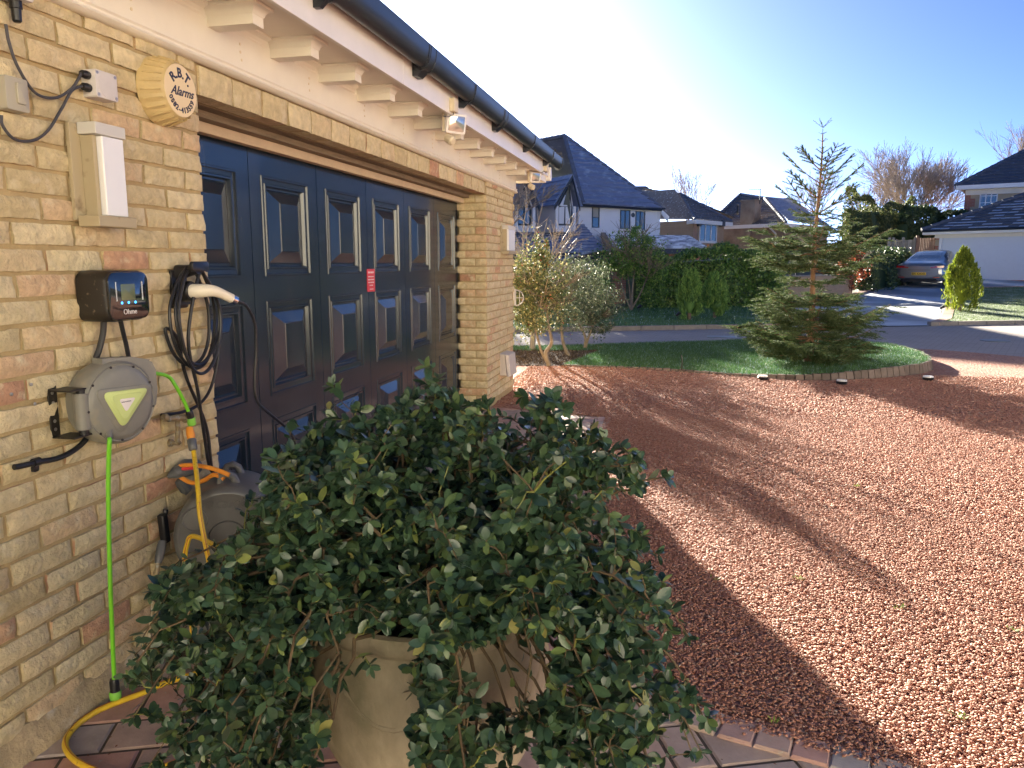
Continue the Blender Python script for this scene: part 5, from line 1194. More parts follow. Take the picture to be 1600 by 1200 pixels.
# upright setts round the island
edge = thing('island_edging', None, None, (3.5,10,0), kind='structure')
path = resample([V(x,y,0) for x,y in [(0.24,10.48)]+[q for q in isl[1:]]], 0.105)
for k in range(len(path)-1):
    a, b = path[k], path[k+1]; t = (b-a).normalized(); n = V(t.y,-t.x,0); h = lawn_z(a.x,a.y)+0.012+rng.uniform(-.004,.004); tilt = rng.uniform(-.006,.006)+0.02*(h > 0.08)
    c = [a+t*0.003+n*(0.028+tilt), b-t*0.003+n*(0.028+tilt), b-t*0.003-n*0.035, a+t*0.003-n*0.035]; mb = MB()
    mb.hexa([p-V(0,0,0.02) for p in c]+[p.lerp((c[0]+c[2])/2,0.06)+V(0,0,h) for p in [a+t*0.003+n*0.018, b-t*0.003+n*0.018, b-t*0.003-n*0.035, a+t*0.003-n*0.035]]); mb.build('edging_sett', 'sett', edge)
# solar lights in the gravel
for i, (x, y, lab) in enumerate(((1192,593,'leftmost of the three round ground lights along the island edge'),(1315,600,'middle one of the three round ground lights along the island edge'),(1450,594,'round ground light at the right hand tip of the island'))):
    q = gp(x,y,0.01); t = thing('ground_light', lab, 'garden light', q, 'round ground lights along the island')
    MB().lathe([(0.055,0.0),(0.062,0.012),(0.066,0.03),(0.060,0.036)], q, 'z', 24).build('housing', 'black', t, True, 40)
    MB().lathe([(0.056,0.036),(0.058,0.046),(0.054,0.052),(0.001,0.056)], q, 'z', 24).build('lens', 'whitetrim', t, True, 40)
q = gp(1065,578,0.03); mb = MB(); mb.tube([q,q+V(0.005,0,0.13),q+V(-0.01,0,0.20)], 0.008, 6); tag(mb.build('lawn_spike', 'black', None), 'thin black spike standing in the island lawn edge', 'garden spike')
# ================================================================== ROAD, KERBS, DRIVE, LAWNS ACROSS
near_r = [(-14,6.6),(-3.0,11.75),(0.04,13.26),(1.4,14.0),(2.81,14.67),(3.9,14.55),(5.0,13.95)]+[tuple(v) for v in g2((1450,546),(1520,551),(1600,558))]+[(8.3,12.1),(14.5,10.0)]
far_r = [(20,22.5),(13.5,21.2),(9.64,20.2),(8.4,19.7),(7.35,19.2),(6.6,18.9),(5.2,18.4),(3.54,17.75),(1.8,17.0),(0.17,16.3),(-14,10.3)]
sheet('road', near_r+far_r, -0.002, 'road', step=2.0)
kb = thing('kerb', None, None, (0,17,0), kind='structure')
def kerb(pts, step, h=0.09):
    pth = resample([V(x,y,0) for x,y in pts], step)
    for a, b in zip(pth[:-1], pth[1:]):
        t = (b-a).normalized(); n = V(-t.y,t.x,0); z = hgt(a.x,a.y); c = [a+t*0.008, b-t*0.008, b-t*0.008+n*0.14, a+t*0.008+n*0.14]
        MB().hexa([p+V(0,0,z-0.05) for p in c]+[p+V(0,0,z+h)+n*(0.02 if i < 2 else 0) for i,p in enumerate(c)]).build('kerb_stone', 'kerb', kb)
kerb([(-8,12.85),(0.17,16.3),(1.8,17.0),(3.54,17.75)], 0.75)
kerb([(7.4,19.25),(8.4,19.72),(9.64,20.22),(14.0,21.9),(20,23.6)], 0.75)
def P2g(x, Z): p = P2(x, Z, 0); return (p.x, p.y)
lawnL = [(-8,13.0),(0.12,16.45),(1.75,17.15),(3.5,17.9),(4.1,18.6),(4.6,21.5),P2g(1190,25.2),P2g(950,24.4),P2g(780,23),(-8,22)]
sheet('lawn', lawnL, 0.05, 'grass', step=1.5)
drive = [(3.54,17.75),(5.2,18.4),(6.6,18.9),(7.35,19.22),(8.2,21.2),P2g(1490,28.5),P2g(1535,31.2),P2g(1640,31.8),P2g(1760,31.5),P2g(1760,34.5),P2g(1600,36.2),P2g(1476,38.4),P2g(1395,36),P2g(1375,31.5),P2g(1330,27.5),P2g(1200,22.3)]
sheet('concrete_drive', drive, 0.015, 'drive', step=1.5)
lawnR = [(7.6,19.35),(8.4,19.85),(9.64,20.37),(14.0,22.05),(20,23.75),P2g(1700,29.5),P2g(1640,31.3),P2g(1540,30.6),P2g(1500,28.3),(8.45,21.3)]
sheet('front_lawn', lawnR, 0.055, 'palegrass', step=1.5)
for nm, poly, m_, lab, nn in (('lawn_grass', lawnL, 'blade', 'short grass on the shaded lawn in front of the hedge', 60000),('front_lawn_grass', lawnR, 'paleblade', 'sunlit frosty grass on the lawn beside the concrete drive', 60000)):
    g = grass(nm, poly, nn, lambda a,b: hgt(a,b)+0.05, 0.045, m_, rs2, 0.014); g['label'] = lab; g['category'] = 'grass'
# brick strip along the drive
bp = MB(); pth = resample([V(7.5,19.4,0),V(8.3,21.2,0),V(*P2g(1495,28.4),0),V(*P2g(1540,30.9),0),V(*P2g(1640,31.5),0)], 0.22)
M['pinkblock'] = mat('pink_block_edging', (0.40,0.25,0.20), 0.9, rand=0.2)
es = thing('drive_edging', None, None, (8,22,0), kind='structure')
pth2 = resample([V(3.55,17.95,0),V(4.2,18.7,0),V(4.75,21.5,0),V(*P2g(1205,24.5),0)], 0.22); pth3 = resample([V(*P2g(1330,27.3),0),V(*P2g(1375,31.0),0),V(*P2g(1395,34.0),0)], 0.22)
kk = 0
for pt_ in (pth, pth2, pth3):
    for a, b in zip(pt_[:-1], pt_[1:]):
        t = (b-a).normalized(); n = V(-t.y,t.x,0)*0.12; z = hgt(a.x,a.y); c = [a+t*.006-n,b-t*.006-n,b-t*.006+n,a+t*.006+n]
        MB().hexa([p+V(0,0,z-0.02) for p in c]+[p+V(0,0,z+0.065) for p in c]).build('edging_block', 'pinkblock', es)
dr = gp(1128,526,0.004); mb = MB(); mb.bb(dr.x-0.28,dr.x+0.28,dr.y-0.2,dr.y+0.2,-0.01,0.006)
tag(mb.build('manhole_cover', 'darkgrey', None), 'dark metal cover set in the road beyond the island', 'manhole cover')
mb = MB()
q = gp(1555,532,0.004); mb.lathe([(0.25,-0.01),(0.25,0.006),(0.001,0.006)], q, 'z', 24); tag(mb.build('manhole_cover', 'darkgrey', None), 'round dark cover in the road at the right edge', 'manhole cover')
# ================================================================== THE YOUNG SPRUCE
SB = gp(1262,568,0.05); ST = P(1285,210,(SB-CAM).dot(FW)); SH = ST.z-SB.z
sp_ = thing('spruce_tree', 'young spruce with bare pointed leader on the island lawn', 'tree', SB)
rn = random.Random(31)
def ax_at(z): return SB.lerp(ST, z/SH)+V(0.012*math.sin(z*3),0,0)
MB().tube([ax_at(SH*i/14) for i in range(15)], [0.052*(1-0.93*(i/14)**0.8)+0.004 for i in range(15)], 10).build('trunk', 'sprucebark', sp_, True)
wood = MB(); nv = []
def needles(p0, p1, dens=1.0, nl=0.021):
    d = p1-p0; L = d.length; 
    if L < 1e-4: return
    d.normalize(); n = max(4,int(L/0.0045*dens)); u = d.orthogonal().normalized(); w = d.cross(u)
    for i in range(n):
        a = rn.uniform(0,6.283); s = u*math.cos(a)+w*math.sin(a); q = p0.lerp(p1, i/n); t = (s*0.85+d*0.75+V(0,0,0.12)).normalized(); side = t.cross(s if abs(t.dot(s)) < 0.9 else d).normalized()*0.0032
        e = q+t*nl*rn.uniform(0.7,1.15); nv.append((tuple(q-side), tuple(q+side), tuple(e)))
def spruce_branch(p, az, L, rise, tip_up=0.15, dens=1.0, sag=0.0):
    n = 8; pts = []; d = V(math.cos(az),math.sin(az),0)
    for i in range(n+1):
        t = i/n; pts.append(p+d*(L*t)+V(0,0,L*(rise*t-sag*math.sin(math.pi*t*0.9)+tip_up*t*t))+V(rn.gauss(0,.006),rn.gauss(0,.006),rn.gauss(0,.006)))
    wood.tube(pts, [0.010*(1-0.75*i/n)*(0.5+L) for i in range(n+1)], 5, cap=False)
    for i in range(2,n): needles(pts[i], pts[i+1], dens*0.8)
    m_ = int(L/0.044); sd = V(-d.y,d.x,0)
    for k in range(m_):
        t = 0.16+0.84*k/m_; f = t*n; i = min(n-1,int(f)); q = pts[i].lerp(pts[i+1],f-i); ll = min(0.34,0.44*L)*(1-0.55*t)*rn.uniform(0.6,1.15)*(0.35+min(1,2.2*t))
        for s in (-1,1):
            if rn.random() < 0.12: continue
            e = q+(d*0.75+sd*s*rn.uniform(0.7,1.05)).normalized()*ll+V(0,0,ll*rn.uniform(-0.22,0.18)); needles(q, e, dens)
            if ll > 0.13:
                for h in (0.35,0.6,0.8):
                    for s2 in (-1,1):
                        qq = q.lerp(e,h); dd = (e-q).normalized(); s3 = dd.cross(V(0,0,1)).normalized()*s2; e2 = qq+(dd+s3).normalized()*ll*0.38+V(0,0,rn.uniform(-.02,.01)); needles(qq, e2, dens)
LEN = [(0.10,1.0),(0.30,1.06),(0.55,1.08),(0.75,0.95),(0.92,0.68),(1.05,0.50),(1.22,0.78),(1.42,0.93),(1.62,0.88),(1.80,0.66),(2.0,0.56),(2.2,0.50),(2.4,0.40),(2.55,0.30)]
def blen(z):
    for (a,x),(b,y) in zip(LEN[:-1],LEN[1:]):
        if a <= z <= b: return x+(y-x)*(z-a)/(b-a)
    return LEN[0][1] if z < LEN[0][0] else LEN[-1][1]
z = 0.16; a0 = 0
while z < 2.0:
    nb = 7 if z < 1 else 6
    for k in range(nb):
        zz = z+rn.uniform(-.05,.05); L = blen(zz)*rn.uniform(0.58,0.93); spruce_branch(ax_at(zz), a0+6.283*k/nb+rn.uniform(-.25,.25), L, rn.uniform(-0.12,0.12)+0.10*(z/2), 0.10+0.06*z, 1.0, 0.10)
    a0 += 1.1; z += 0.112 if z < 0.9 else 0.175
for (zz, az, L, rise) in ((1.5,YAW+0.05,1.05,0.22),(1.3,YAW-0.12,0.85,0.10),(1.55,YAW+math.pi-0.1,0.90,0.12),(1.35,YAW+math.pi+0.2,0.80,0.02),(0.45,YAW+0.1,1.12,0.22),(0.35,YAW+math.pi,1.08,0.05)): spruce_branch(ax_at(zz), az, L, rise, 0.12, 1.0, 0.05)
z = 2.05
for j, (zz, L, rise, cnt) in enumerate(((2.02,0.55,0.45,5),(2.22,0.50,0.55,5),(2.42,0.46,0.62,4),(2.58,0.30,0.7,4))):
    for k in range(cnt):
        az = a0+6.283*k/cnt+rn.uniform(-.3,.3); d = V(math.cos(az),math.sin(az),0); p = ax_at(zz); n = 6; LL = L*rn.uniform(0.8,1.15)
        pts = [p+d*LL*t+V(0,0,LL*(rise*t+0.25*t*t)) for t in np.linspace(0,1,n+1)]; wood.tube(pts, [0.008*(1-0.6*i/n) for i in range(n+1)], 5, cap=False)
        needles(pts[-4], pts[-1]+(pts[-1]-pts[-2])*0.4, 2.8, 0.028); sd = V(-d.y,d.x,0)
        for t in (0.4,0.58,0.76,0.92):
            f = t*n; i = int(f); q = pts[i].lerp(pts[min(n,i+1)],f-i)
            for s in (-1,1): e = q+(d*0.8+sd*s*0.9).normalized()*0.14*(1.2-0.5*t)+V(0,0,0.05); needles(q, e, 3.0, 0.028)
    a0 += 0.8
for (zz, L) in ((2.72,0.06),(2.86,0.05),(2.95,0.07),(3.05,0.05)):
    for k in range(3): az = rn.uniform(0,6.28); p = ax_at(zz); needles(p, p+V(math.cos(az)*L,math.sin(az)*L,L*0.5), 1.4)
for k in range(5): az = 0.4+6.283*k/5; p = ax_at(3.13); needles(p, p+V(math.cos(az)*0.12,math.sin(az)*0.12,0.10), 1.5)
needles(ax_at(3.12), ax_at(SH), 1.8, 0.02); needles(ax_at(2.6), ax_at(3.12), 0.35, 0.012)
wood.build('branches', 'sprucebark', sp_, True)
nvv = np.array(nv).reshape(-1,3); print('needles', len(nv)); fast_obj('needle_foliage', nvv, np.arange(len(nvv)).reshape(-1,3), 'needle', sp_, False, 'stuff')
# ================================================================== HOLLY BUSHES IN THE BED
def bush(name, label, base, trunks, clouds, m, leaf, cat='shrub', group=None, bark='palebark', berries=0, seed=1, axis=None, axis_w=0, ratio=0.55):
    t = thing(name, label, cat, base, group); r_ = np.random.RandomState(seed); rn_ = random.Random(seed); tb = MB()
    for pts, r in trunks:
        pts = [Vector(base)+Vector(p) for p in pts]; tb.tube(spline(pts,5), [r*(1-0.6*i/(len(spline(pts,5))-1)) for i in range(len(spline(pts,5)))], 8)
        for k in range(7): d = V(rn_.gauss(0,1),rn_.gauss(0,1),rn_.uniform(0.3,1.2)); bare_branches(tb, pts[-1].lerp(pts[-2], rn_.uniform(0,.7)), d, 0.33*(Vector(pts[-1])-Vector(pts[0])).length, r*0.45, 2, rn_, 0.6, 0.1)
    tb.build('trunk', bark, t, True)
    vs, fs, off = [], [], 0; bv = MB()
    for (c, rad, n, nc) in clouds:
        p, o_ = clump_cloud(Vector(base)+Vector(c), rad, n, r_, nc, 0.25, 0.17); p[:,2] = np.maximum(p[:,2], base[2]+0.05)
        v, f = leaves_np(p, r_.uniform(leaf*0.6,leaf*1.2,len(p)), r_, ratio, axis, axis_w); vs.append(v); fs.append(f+off); off += len(v)
        for k in range(int(berries)):
            q = Vector(p[r_.randint(len(p))]); bv.add([q+V(0.009,0,0),q+V(-0.009,0,0),q+V(0,0.009,0),q+V(0,-0.009,0),q+V(0,0,0.009),q+V(0,0,-0.009)], [(0,2,4),(2,1,4),(1,3,4),(3,0,4),(2,0,5),(1,2,5),(3,1,5),(0,3,5)])
    fast_obj('foliage', np.vstack(vs), np.vstack(fs), m, t, False, 'stuff')
    if berries: bv.build('berries', 'berry', t, kind='stuff')
    return t
b1 = gp(858,572,0.02); b2 = gp(882,556,0.02); b3 = gp(914,545,0.02)
bush('holly_bush', 'tallest variegated holly with red berries beside the garage corner', b1, [([(0,0,0),(-0.05,0.02,0.18),(0.03,0.02,0.33),(-0.02,0,0.6),(-0.05,0,1.0)],0.035),([(0.0,0.02,0),(-0.12,0.05,0.2),(-0.2,0.05,0.5),(-0.3,0,0.9)],0.025)],
     [((-0.12,0,1.00),(0.42,0.42,0.62),6500,60),((-0.10,0.0,1.50),(0.14,0.14,0.28),900,10),((-0.45,0,0.80),(0.36,0.36,0.62),3500,40)], 'holly', 0.040, group='holly bushes in the bark bed', berries=45, seed=3)
bush('holly_bush', 'middle holly bush with a bent pale trunk in the bark bed', b2, [([(0.08,-0.05,0),(-0.02,0,0.2),(-0.05,0,0.5),(0.0,0,0.9)],0.03)],
     [((0.05,0,0.95),(0.36,0.36,0.60),4200,45)], 'greyholly', 0.038, group='holly bushes in the bark bed', berries=14, seed=4)
bush('holly_bush', 'rounder grey green holly at the right end of the bark bed', b3, [([(0,0,0),(0.0,0,0.2),(-0.12,0,0.45)],0.03),([(0,0,0),(0.06,0,0.2),(0.18,0,0.5)],0.025)],
     [((0.05,0,0.85),(0.50,0.45,0.62),6500,60),((0.18,0,0.45),(0.35,0.35,0.25),1200,14)], 'greyholly', 0.042, group='holly bushes in the bark bed', seed=5)
# bare tree at the corner of the garage, its twigs lit by the sun
bt = P2(797,11.2,0.0); bt = V(-0.55,12.3,0.02)
tt = thing('bare_garden_tree', 'small leafless tree with pale sunlit twigs behind the garage corner', 'tree', bt)
rn2 = random.Random(14); tb = MB(); tb.tube([bt,bt+V(0.02,0,0.5),bt+V(0.0,0,0.9)], [0.05,0.04,0.034], 8)
for k in range(6): bare_branches(tb, bt+V(0,0,0.85+0.04*k), V(rn2.uniform(-0.6,1.5),rn2.uniform(-.9,.9),rn2.uniform(0.5,1.3)), 0.62, 0.018, 3, rn2, 0.85, 0.02, 4, 5, (2,3), 0.004, 0.72)
M['palewood'] = mat('pale_sunlit_twig', (0.27,0.24,0.215), 0.7)
tb.build('trunk', 'palewood', tt, True)
# ================================================================== PLANTS ACROSS THE ROAD
rs3 = np.random.RandomState(40)
def rowbush(name, label, x0, x1, Z0, Z1, zt0, zt1, thick, n, leaf, m, seed, cat='hedge', ratio=0.5, lump=0.12, zb=0.0, group=None):
    r_ = np.random.RandomState(seed); a = P2(x0,Z0,0); b = P2(x1,Z1,0); a.z = hgt(a.x,a.y); b.z = hgt(b.x,b.y); t = thing(name, label, cat, (a+b)/2, group)
    L = (b-a).length; u = (b-a).normalized(); nrm = V(u.y,-u.x,0)
    s = r_.uniform(0,1,n); side = r_.uniform(0,1,n); w = r_.uniform(0,1,n)
    zt = (zt0+(zt1-zt0)*s)*(1+lump*0.6*np.sin(s*L*2.1+seed)+lump*0.4*np.sin(s*L*5.3+2*seed)); th = thick*(1+lump*np.sin(s*L*3.1)+lump*1.2*np.sin(w*5+s*L*4.1))
    front = side < 0.62; zz = np.where(front, zb+w*(zt-zb), zt*(1-0.05*np.abs(2*w-1)**3)); dd = np.where(front, th*(1-0.25*w**4), th*(2*w-1)); jit = r_.normal(0,.05,n)
    base = np.array(tuple(a))[None]+np.outer(s*L, np.array(tuple(u)))
    p = base+np.outer(dd+jit, np.array(tuple(nrm))); p[:,2] = base[:,2]*0+(a.z+(b.z-a.z)*s)+zz+r_.normal(0,.05,n)
    v, f = leaves_np(p, r_.uniform(leaf*0.6,leaf*1.25,n), r_, ratio, (0,0,1), 0.25, np.array([[nrm.x,nrm.y,0.5]]), 0.45)
    fast_obj('foliage', v, f, m, t, False, 'stuff')
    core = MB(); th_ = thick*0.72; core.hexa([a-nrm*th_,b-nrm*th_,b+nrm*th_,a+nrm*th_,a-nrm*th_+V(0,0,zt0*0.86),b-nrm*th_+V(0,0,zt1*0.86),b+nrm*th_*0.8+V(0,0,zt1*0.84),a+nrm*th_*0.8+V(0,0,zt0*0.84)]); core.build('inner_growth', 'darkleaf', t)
    return t
rowbush('laurel_hedge', 'long clipped laurel hedge behind the lawn across the road', 985, 1218, 24.2, 25.0, 1.62, 1.78, 0.55, 15000, 0.11, 'laurel', 2)
q = P2(988,22.6,0.05)
bush('tall_shrub', 'tall loose green shrub with bare grey stems left of the laurel hedge', q, [([(0,0,0),(0.02,0,0.5),(0.05,0,1.2),(0,0,1.9)],0.035),([(0,0,0),(-0.25,0,0.6),(-0.5,0,1.5)],0.03),([(0,0,0),(0.3,0,0.6),(0.55,0,1.3)],0.03),([(0,0,0),(-0.1,0.2,0.8),(-0.25,0,1.7)],0.025)],
     [((-0.1,0,1.55),(1.15,0.7,0.75),4200,55),((0.1,0,2.1),(0.65,0.5,0.35),700,14),((-0.7,0,1.0),(0.5,0.5,0.6),1100,14),((0.75,0,0.85),(0.5,0.5,0.65),1300,14)], 'laurel', 0.085, seed=9, bark='palebark')
def cone(name, label, base, H, R, n, m, seed, group=None, clumps=70, leaf=0.10, lean=0.0, neck=0.12):
    t = thing(name, label, 'conifer', base, group); r_ = np.random.RandomState(seed); base = Vector(base)
    MB().tube([base,base+V(0,0,H*0.5)], [0.05,0.03], 8).build('trunk', 'trunk', t, True)
    h = r_.uniform(0,1,clumps)**0.85; az = r_.uniform(0,6.283,clumps); prof = np.sin(np.pi*np.clip(h*0.80+neck,0,1))**0.8*(1-h*0.28); rr_ = prof*R*r_.uniform(0.65,1.0,clumps)
    cc = np.column_stack([rr_*np.cos(az), rr_*np.sin(az), 0.12*H*neck*2+h*H*0.90]); k = r_.randint(0,clumps,n)
    s_ = r_.uniform(0,1,n); p = cc[k]+np.column_stack([r_.normal(0,.055*R*2,n)*(1.1-s_), r_.normal(0,.055*R*2,n)*(1.1-s_), (s_-0.35)*H*0.17]); out = np.column_stack([np.cos(az[k]), np.sin(az[k]), np.zeros(n)]); p[:,:2] += out[:,:2]*(s_*0.08*R)[:,None]
    p += np.array(tuple(base)); ax = out*0.35+np.array([[0,0,1.0]]); v, f = leaves_np(p, r_.uniform(leaf*0.5,leaf*1.2,n), r_, 0.28, ax, 0.78)
    fast_obj('foliage', v, f, m, t, False, 'stuff')
    MB().lathe([(0.02,H*0.1),(R*0.40,H*0.25),(R*0.42,H*0.45),(R*0.25,H*0.66),(0.02,H*0.88)], base, 'z', 12).build('inner_growth', m, t, True)
    return t
q = P2(1080,18.9,0.05); cone('dwarf_conifer', 'left one of two joined dwarf conifers on the lawn before the hedge', q, 1.24, 0.33, 12000, 'conifer', 4, 'dwarf conifers on the lawn', leaf=0.085)
q = P2(1120,19.5,0.05); cone('dwarf_conifer', 'right, wider one of two joined dwarf conifers on the lawn before the hedge', q, 1.12, 0.38, 12000, 'conifer', 6, 'dwarf conifers on the lawn', leaf=0.085)
q = P2(1506,21.6,0.06); q.z = hgt(q.x,q.y)+0.03; cone('golden_conifer', 'bright yellow green upright conifer at the edge of the concrete drive', q, 1.72, 0.52, 15000, 'goldconifer', 8, leaf=0.085, neck=0.2, clumps=110)
# small black spotlights in the grass
for (x, y, Z, lab) in ((958,497,21.5,'black garden spotlight left of the tall shrub stems'),(967,499,21.2,'black garden spotlight at the foot of the tall shrub'),(1000,495,21.8,'black garden spotlight between tall shrub and conifers'),(1062,507,18.6,'black spotlight left of the twin dwarf conifers'),(1478,497,21.0,'black spotlight left of the golden conifer'),(1530,490,21.8,'black spotlight right of the golden conifer')):
    q = P2(x,Z,0); q.z = hgt(q.x,q.y)+0.05; t = thing('garden_spotlight', lab, 'spotlight', q, 'black garden spotlights in the grass')
    MB().tube([q,q+V(0,0,0.13)], 0.008, 6).build('spike', 'black', t); MB().tube([q+V(-0.04,0.02,0.12),q+V(0.05,-0.03,0.19)], [0.03,0.045], 10).build('head', 'black', t, True, 40)
# shrubs between the brick wall and the parked car
rowbush('evergreen_shrub', 'dark evergreen shrubs left of the parked car', 1352, 1392, 30.5, 34.5, 1.5, 1.25, 0.8, 5000, 0.12, 'darkleaf', 5, 'shrub')
rowbush('olive_shrub', 'pale topped olive shrub beside the car and fence', 1368, 1412, 31.5, 34.8, 1.30, 1.05, 0.5, 3000, 0.10, 'olive', 8, 'shrub')
q = P2(1333,28.5,0.05); q.z = hgt(q.x,q.y); bush('red_shrub', 'shrub with red bronze leaves right of the spruce', q, [([(0,0,0),(0.05,0,0.6),(0,0,1.2)],0.03)], [((0.0,0,0.95),(0.55,0.5,0.75),2200,30),((-0.1,0,1.35),(0.3,0.3,0.45),700,10)], 'redleaf', 0.10, seed=12, bark='trunk')
q = P2(1352,29.5,0.05); q.z = hgt(q.x,q.y); bush('dark_shrub', 'low dark bush between the red shrub and the drive', q, [([(0,0,0),(0.05,0,0.3),(0,0,0.6)],0.03)], [((0.0,0,0.55),(0.6,0.55,0.55),2600,30)], 'darkleaf', 0.10, seed=13, bark='trunk')
rowbush('evergreen_tree_mass', 'tall dark evergreen behind the fence beside the right hand garage', 1400, 1492, 43, 43, 2.7, 3.0, 1.6, 16000, 0.17, 'darkleaf', 6, 'evergreen', lump=0.22)
rowbush('bramble_hedge', 'brown twiggy hedge behind the fence to the right of the spruce', 1318, 1420, 46, 44, 3.7, 3.2, 1.3, 9000, 0.15, 'olive', 7, 'hedge', lump=0.2)
q = P2(1352,47,0.5); bush('dark_conifer', 'dark round conifer rising over the brown hedge', q, [([(0,0,0),(0,0,1.5),(0,0,3)],0.12)], [((0,0,3.1),(1.6,1.4,1.3),6000,50)], 'darkleaf', 0.18, cat='tree', seed=15, bark='trunk')
def bare(name, label, px, Z, H, W_, seed, group='bare winter trees on the skyline', n0=9, depth=5, minr=0.008):
    b = P2(px,Z,0); b.z = hgt(b.x,b.y); t = thing(name, label, 'tree', b, group); r_ = random.Random(seed); tb = MB(); tk = MB()
    tk.tube([b,b+V(0,0,H*0.18),b+V(0.1,0,H*0.36)], [0.20,0.16,0.12], 8); tk.build('trunk', 'trunk', t, True)
    for k in range(n0):
        az = 6.283*k/n0+r_.uniform(-.3,.3); bare_branches(tb, b+V(0,0,H*r_.uniform(0.15,0.36)), V(math.cos(az)*W_,math.sin(az)*W_,1.0), H*0.24, 0.06, depth, r_, 0.62, 0.12, 3, 4, (2,3), minr, 0.70)
    tb.build('crown', 'baretwig', t, True)
bare('bare_tree', 'broad leafless tree on the skyline left of the right hand house', 1412, 48, 7.6, 0.95, 3, n0=13)
bare('bare_tree', 'smaller leafless tree left of the broad one', 1358, 56, 6.2, 0.6, 5, n0=8, depth=4)
bare('bare_tree', 'thin leafless tree just right of the spruce tip on the skyline', 1268, 66, 7.2, 0.5, 6, n0=6, depth=4)
bare('bare_tree', 'faint leafless tree top above the middle house roof', 1072, 76, 9.0, 0.5, 7, n0=6, depth=4)
bare('bare_tree', 'tall leafless tree behind the ridge of the right hand house', 1578, 62, 10.5, 0.35, 8, n0=5, depth=4)

for i, (px, Z, H) in enumerate(((770,33,6.4),(738,40,8.8),(700,44,9.6))):
    bare('bare_tree', ['leafless tree hidden behind the far end of the garage','leafless tree behind the garage roof near its far gable','leafless tree behind the middle of the garage roof'][i], px, Z, H, 0.62, 20+i, group='bare trees behind the garage', n0=8, depth=4, minr=0.012)

rowbush('shade_evergreen_row', 'unseen evergreen screen added behind the garage to shade lawn and road', 680, 846, 47, 48, 8.4, 7.9, 1.8, 9000, 0.30, 'darkleaf', 31, 'evergreen', lump=0.04)  # added sun blocker, hidden by the garage, keeps lawn and road in shade
# ================================================================== HOUSES
def clip(poly, f):     # keep the part of a 2D polygon where f >= 0 (linear f)
    out = []
    for i in range(len(poly)):
        a, b = poly[i], poly[(i+1)%len(poly)]; fa, fb = f(a), f(b)
        if fa >= 0: out.append(a)
        if (fa >= 0) != (fb >= 0): t = fa/(fa-fb); out.append(a+(b-a)*t)
    return out
def roof_plane(mb, pts, pitch=0.30, up=None, lift=0.045, thick=0.06, tilew=None, rnd=None, fr=None, frp=0.3):
    """a roof slope laid as overlapping courses; pts planar polygon"""
    pts = [Vector(p) for p in pts]; n = V(0,0,0)
    for i in range(len(pts)): a, b = pts[i], pts[(i+1)%len(pts)]; n += a.cross(b)
    n.normalize()
    if n.z < 0: n = -n
    u = V(0,0,1).cross(n)
    u = u.normalized() if u.length > 1e-3 else RT.copy(); w = n.cross(u)
    if w.z < 0: w = -w; u = -u
    o = pts[0]; p2 = [Vector(((p-o).dot(u),(p-o).dot(w))) for p in pts]; lo = min(p.y for p in p2); hi = max(p.y for p in p2); k = max(1,round((hi-lo)/pitch)); st = (hi-lo)/k
    for i in range(k):
        a, b = lo+i*st, lo+(i+1)*st+0.001
        q = clip(clip(p2, lambda p: p.y-a+1e-6), lambda p: b-p.y+1e-6)
        if len(q) < 3: continue
        segs = [q]
        if tilew:
            x0, x1 = min(p.x for p in q), max(p.x for p in q); segs = []; x = x0-(tilew/2 if i%2 else 0)
            while x < x1: s = clip(clip(q, lambda p: p.x-x-0.006), lambda p: x+tilew-0.006-p.x); x += tilew; segs += [s] if len(s) > 2 else []
        for s in segs:
            j = rnd.uniform(-.006,.008) if rnd else 0
            top = [o+u*p.x+w*p.y+n*(lift*(1-(p.y-a)/st)+0.012+j) for p in s]; bot = [o+u*p.x+w*p.y-n*thick*(0.2) for p in s]; m = len(s)
            mb.add(bot+top, [tuple(range(m))[::-1], tuple(range(m,2*m))]+[(t,(t+1)%m,(t+1)%m+m,t+m) for t in range(m)])
            if fr is not None and rnd.random() < frp and m == 4:
                ys_ = [p.y for p in s]; q2 = [Vector((p.x, min(p.y, a+st*0.55))) for p in s]; fr.add([o+u*p.x+w*p.y+n*(lift*(1-(p.y-a)/st)+0.012+j+0.004) for p in q2], [tuple(range(4))])
def ridge(mb, a, b, r=0.11, n=None):
    a, b = Vector(a), Vector(b); k = max(2,int((b-a).length/0.45))
    for i in range(k):
        p, q = a.lerp(b,i/k), a.lerp(b,(i+1.06)/k); mb.tube([p+V(0,0,0.03),q+V(0,0,0.02)], [r*1.05,r*0.9], 8)
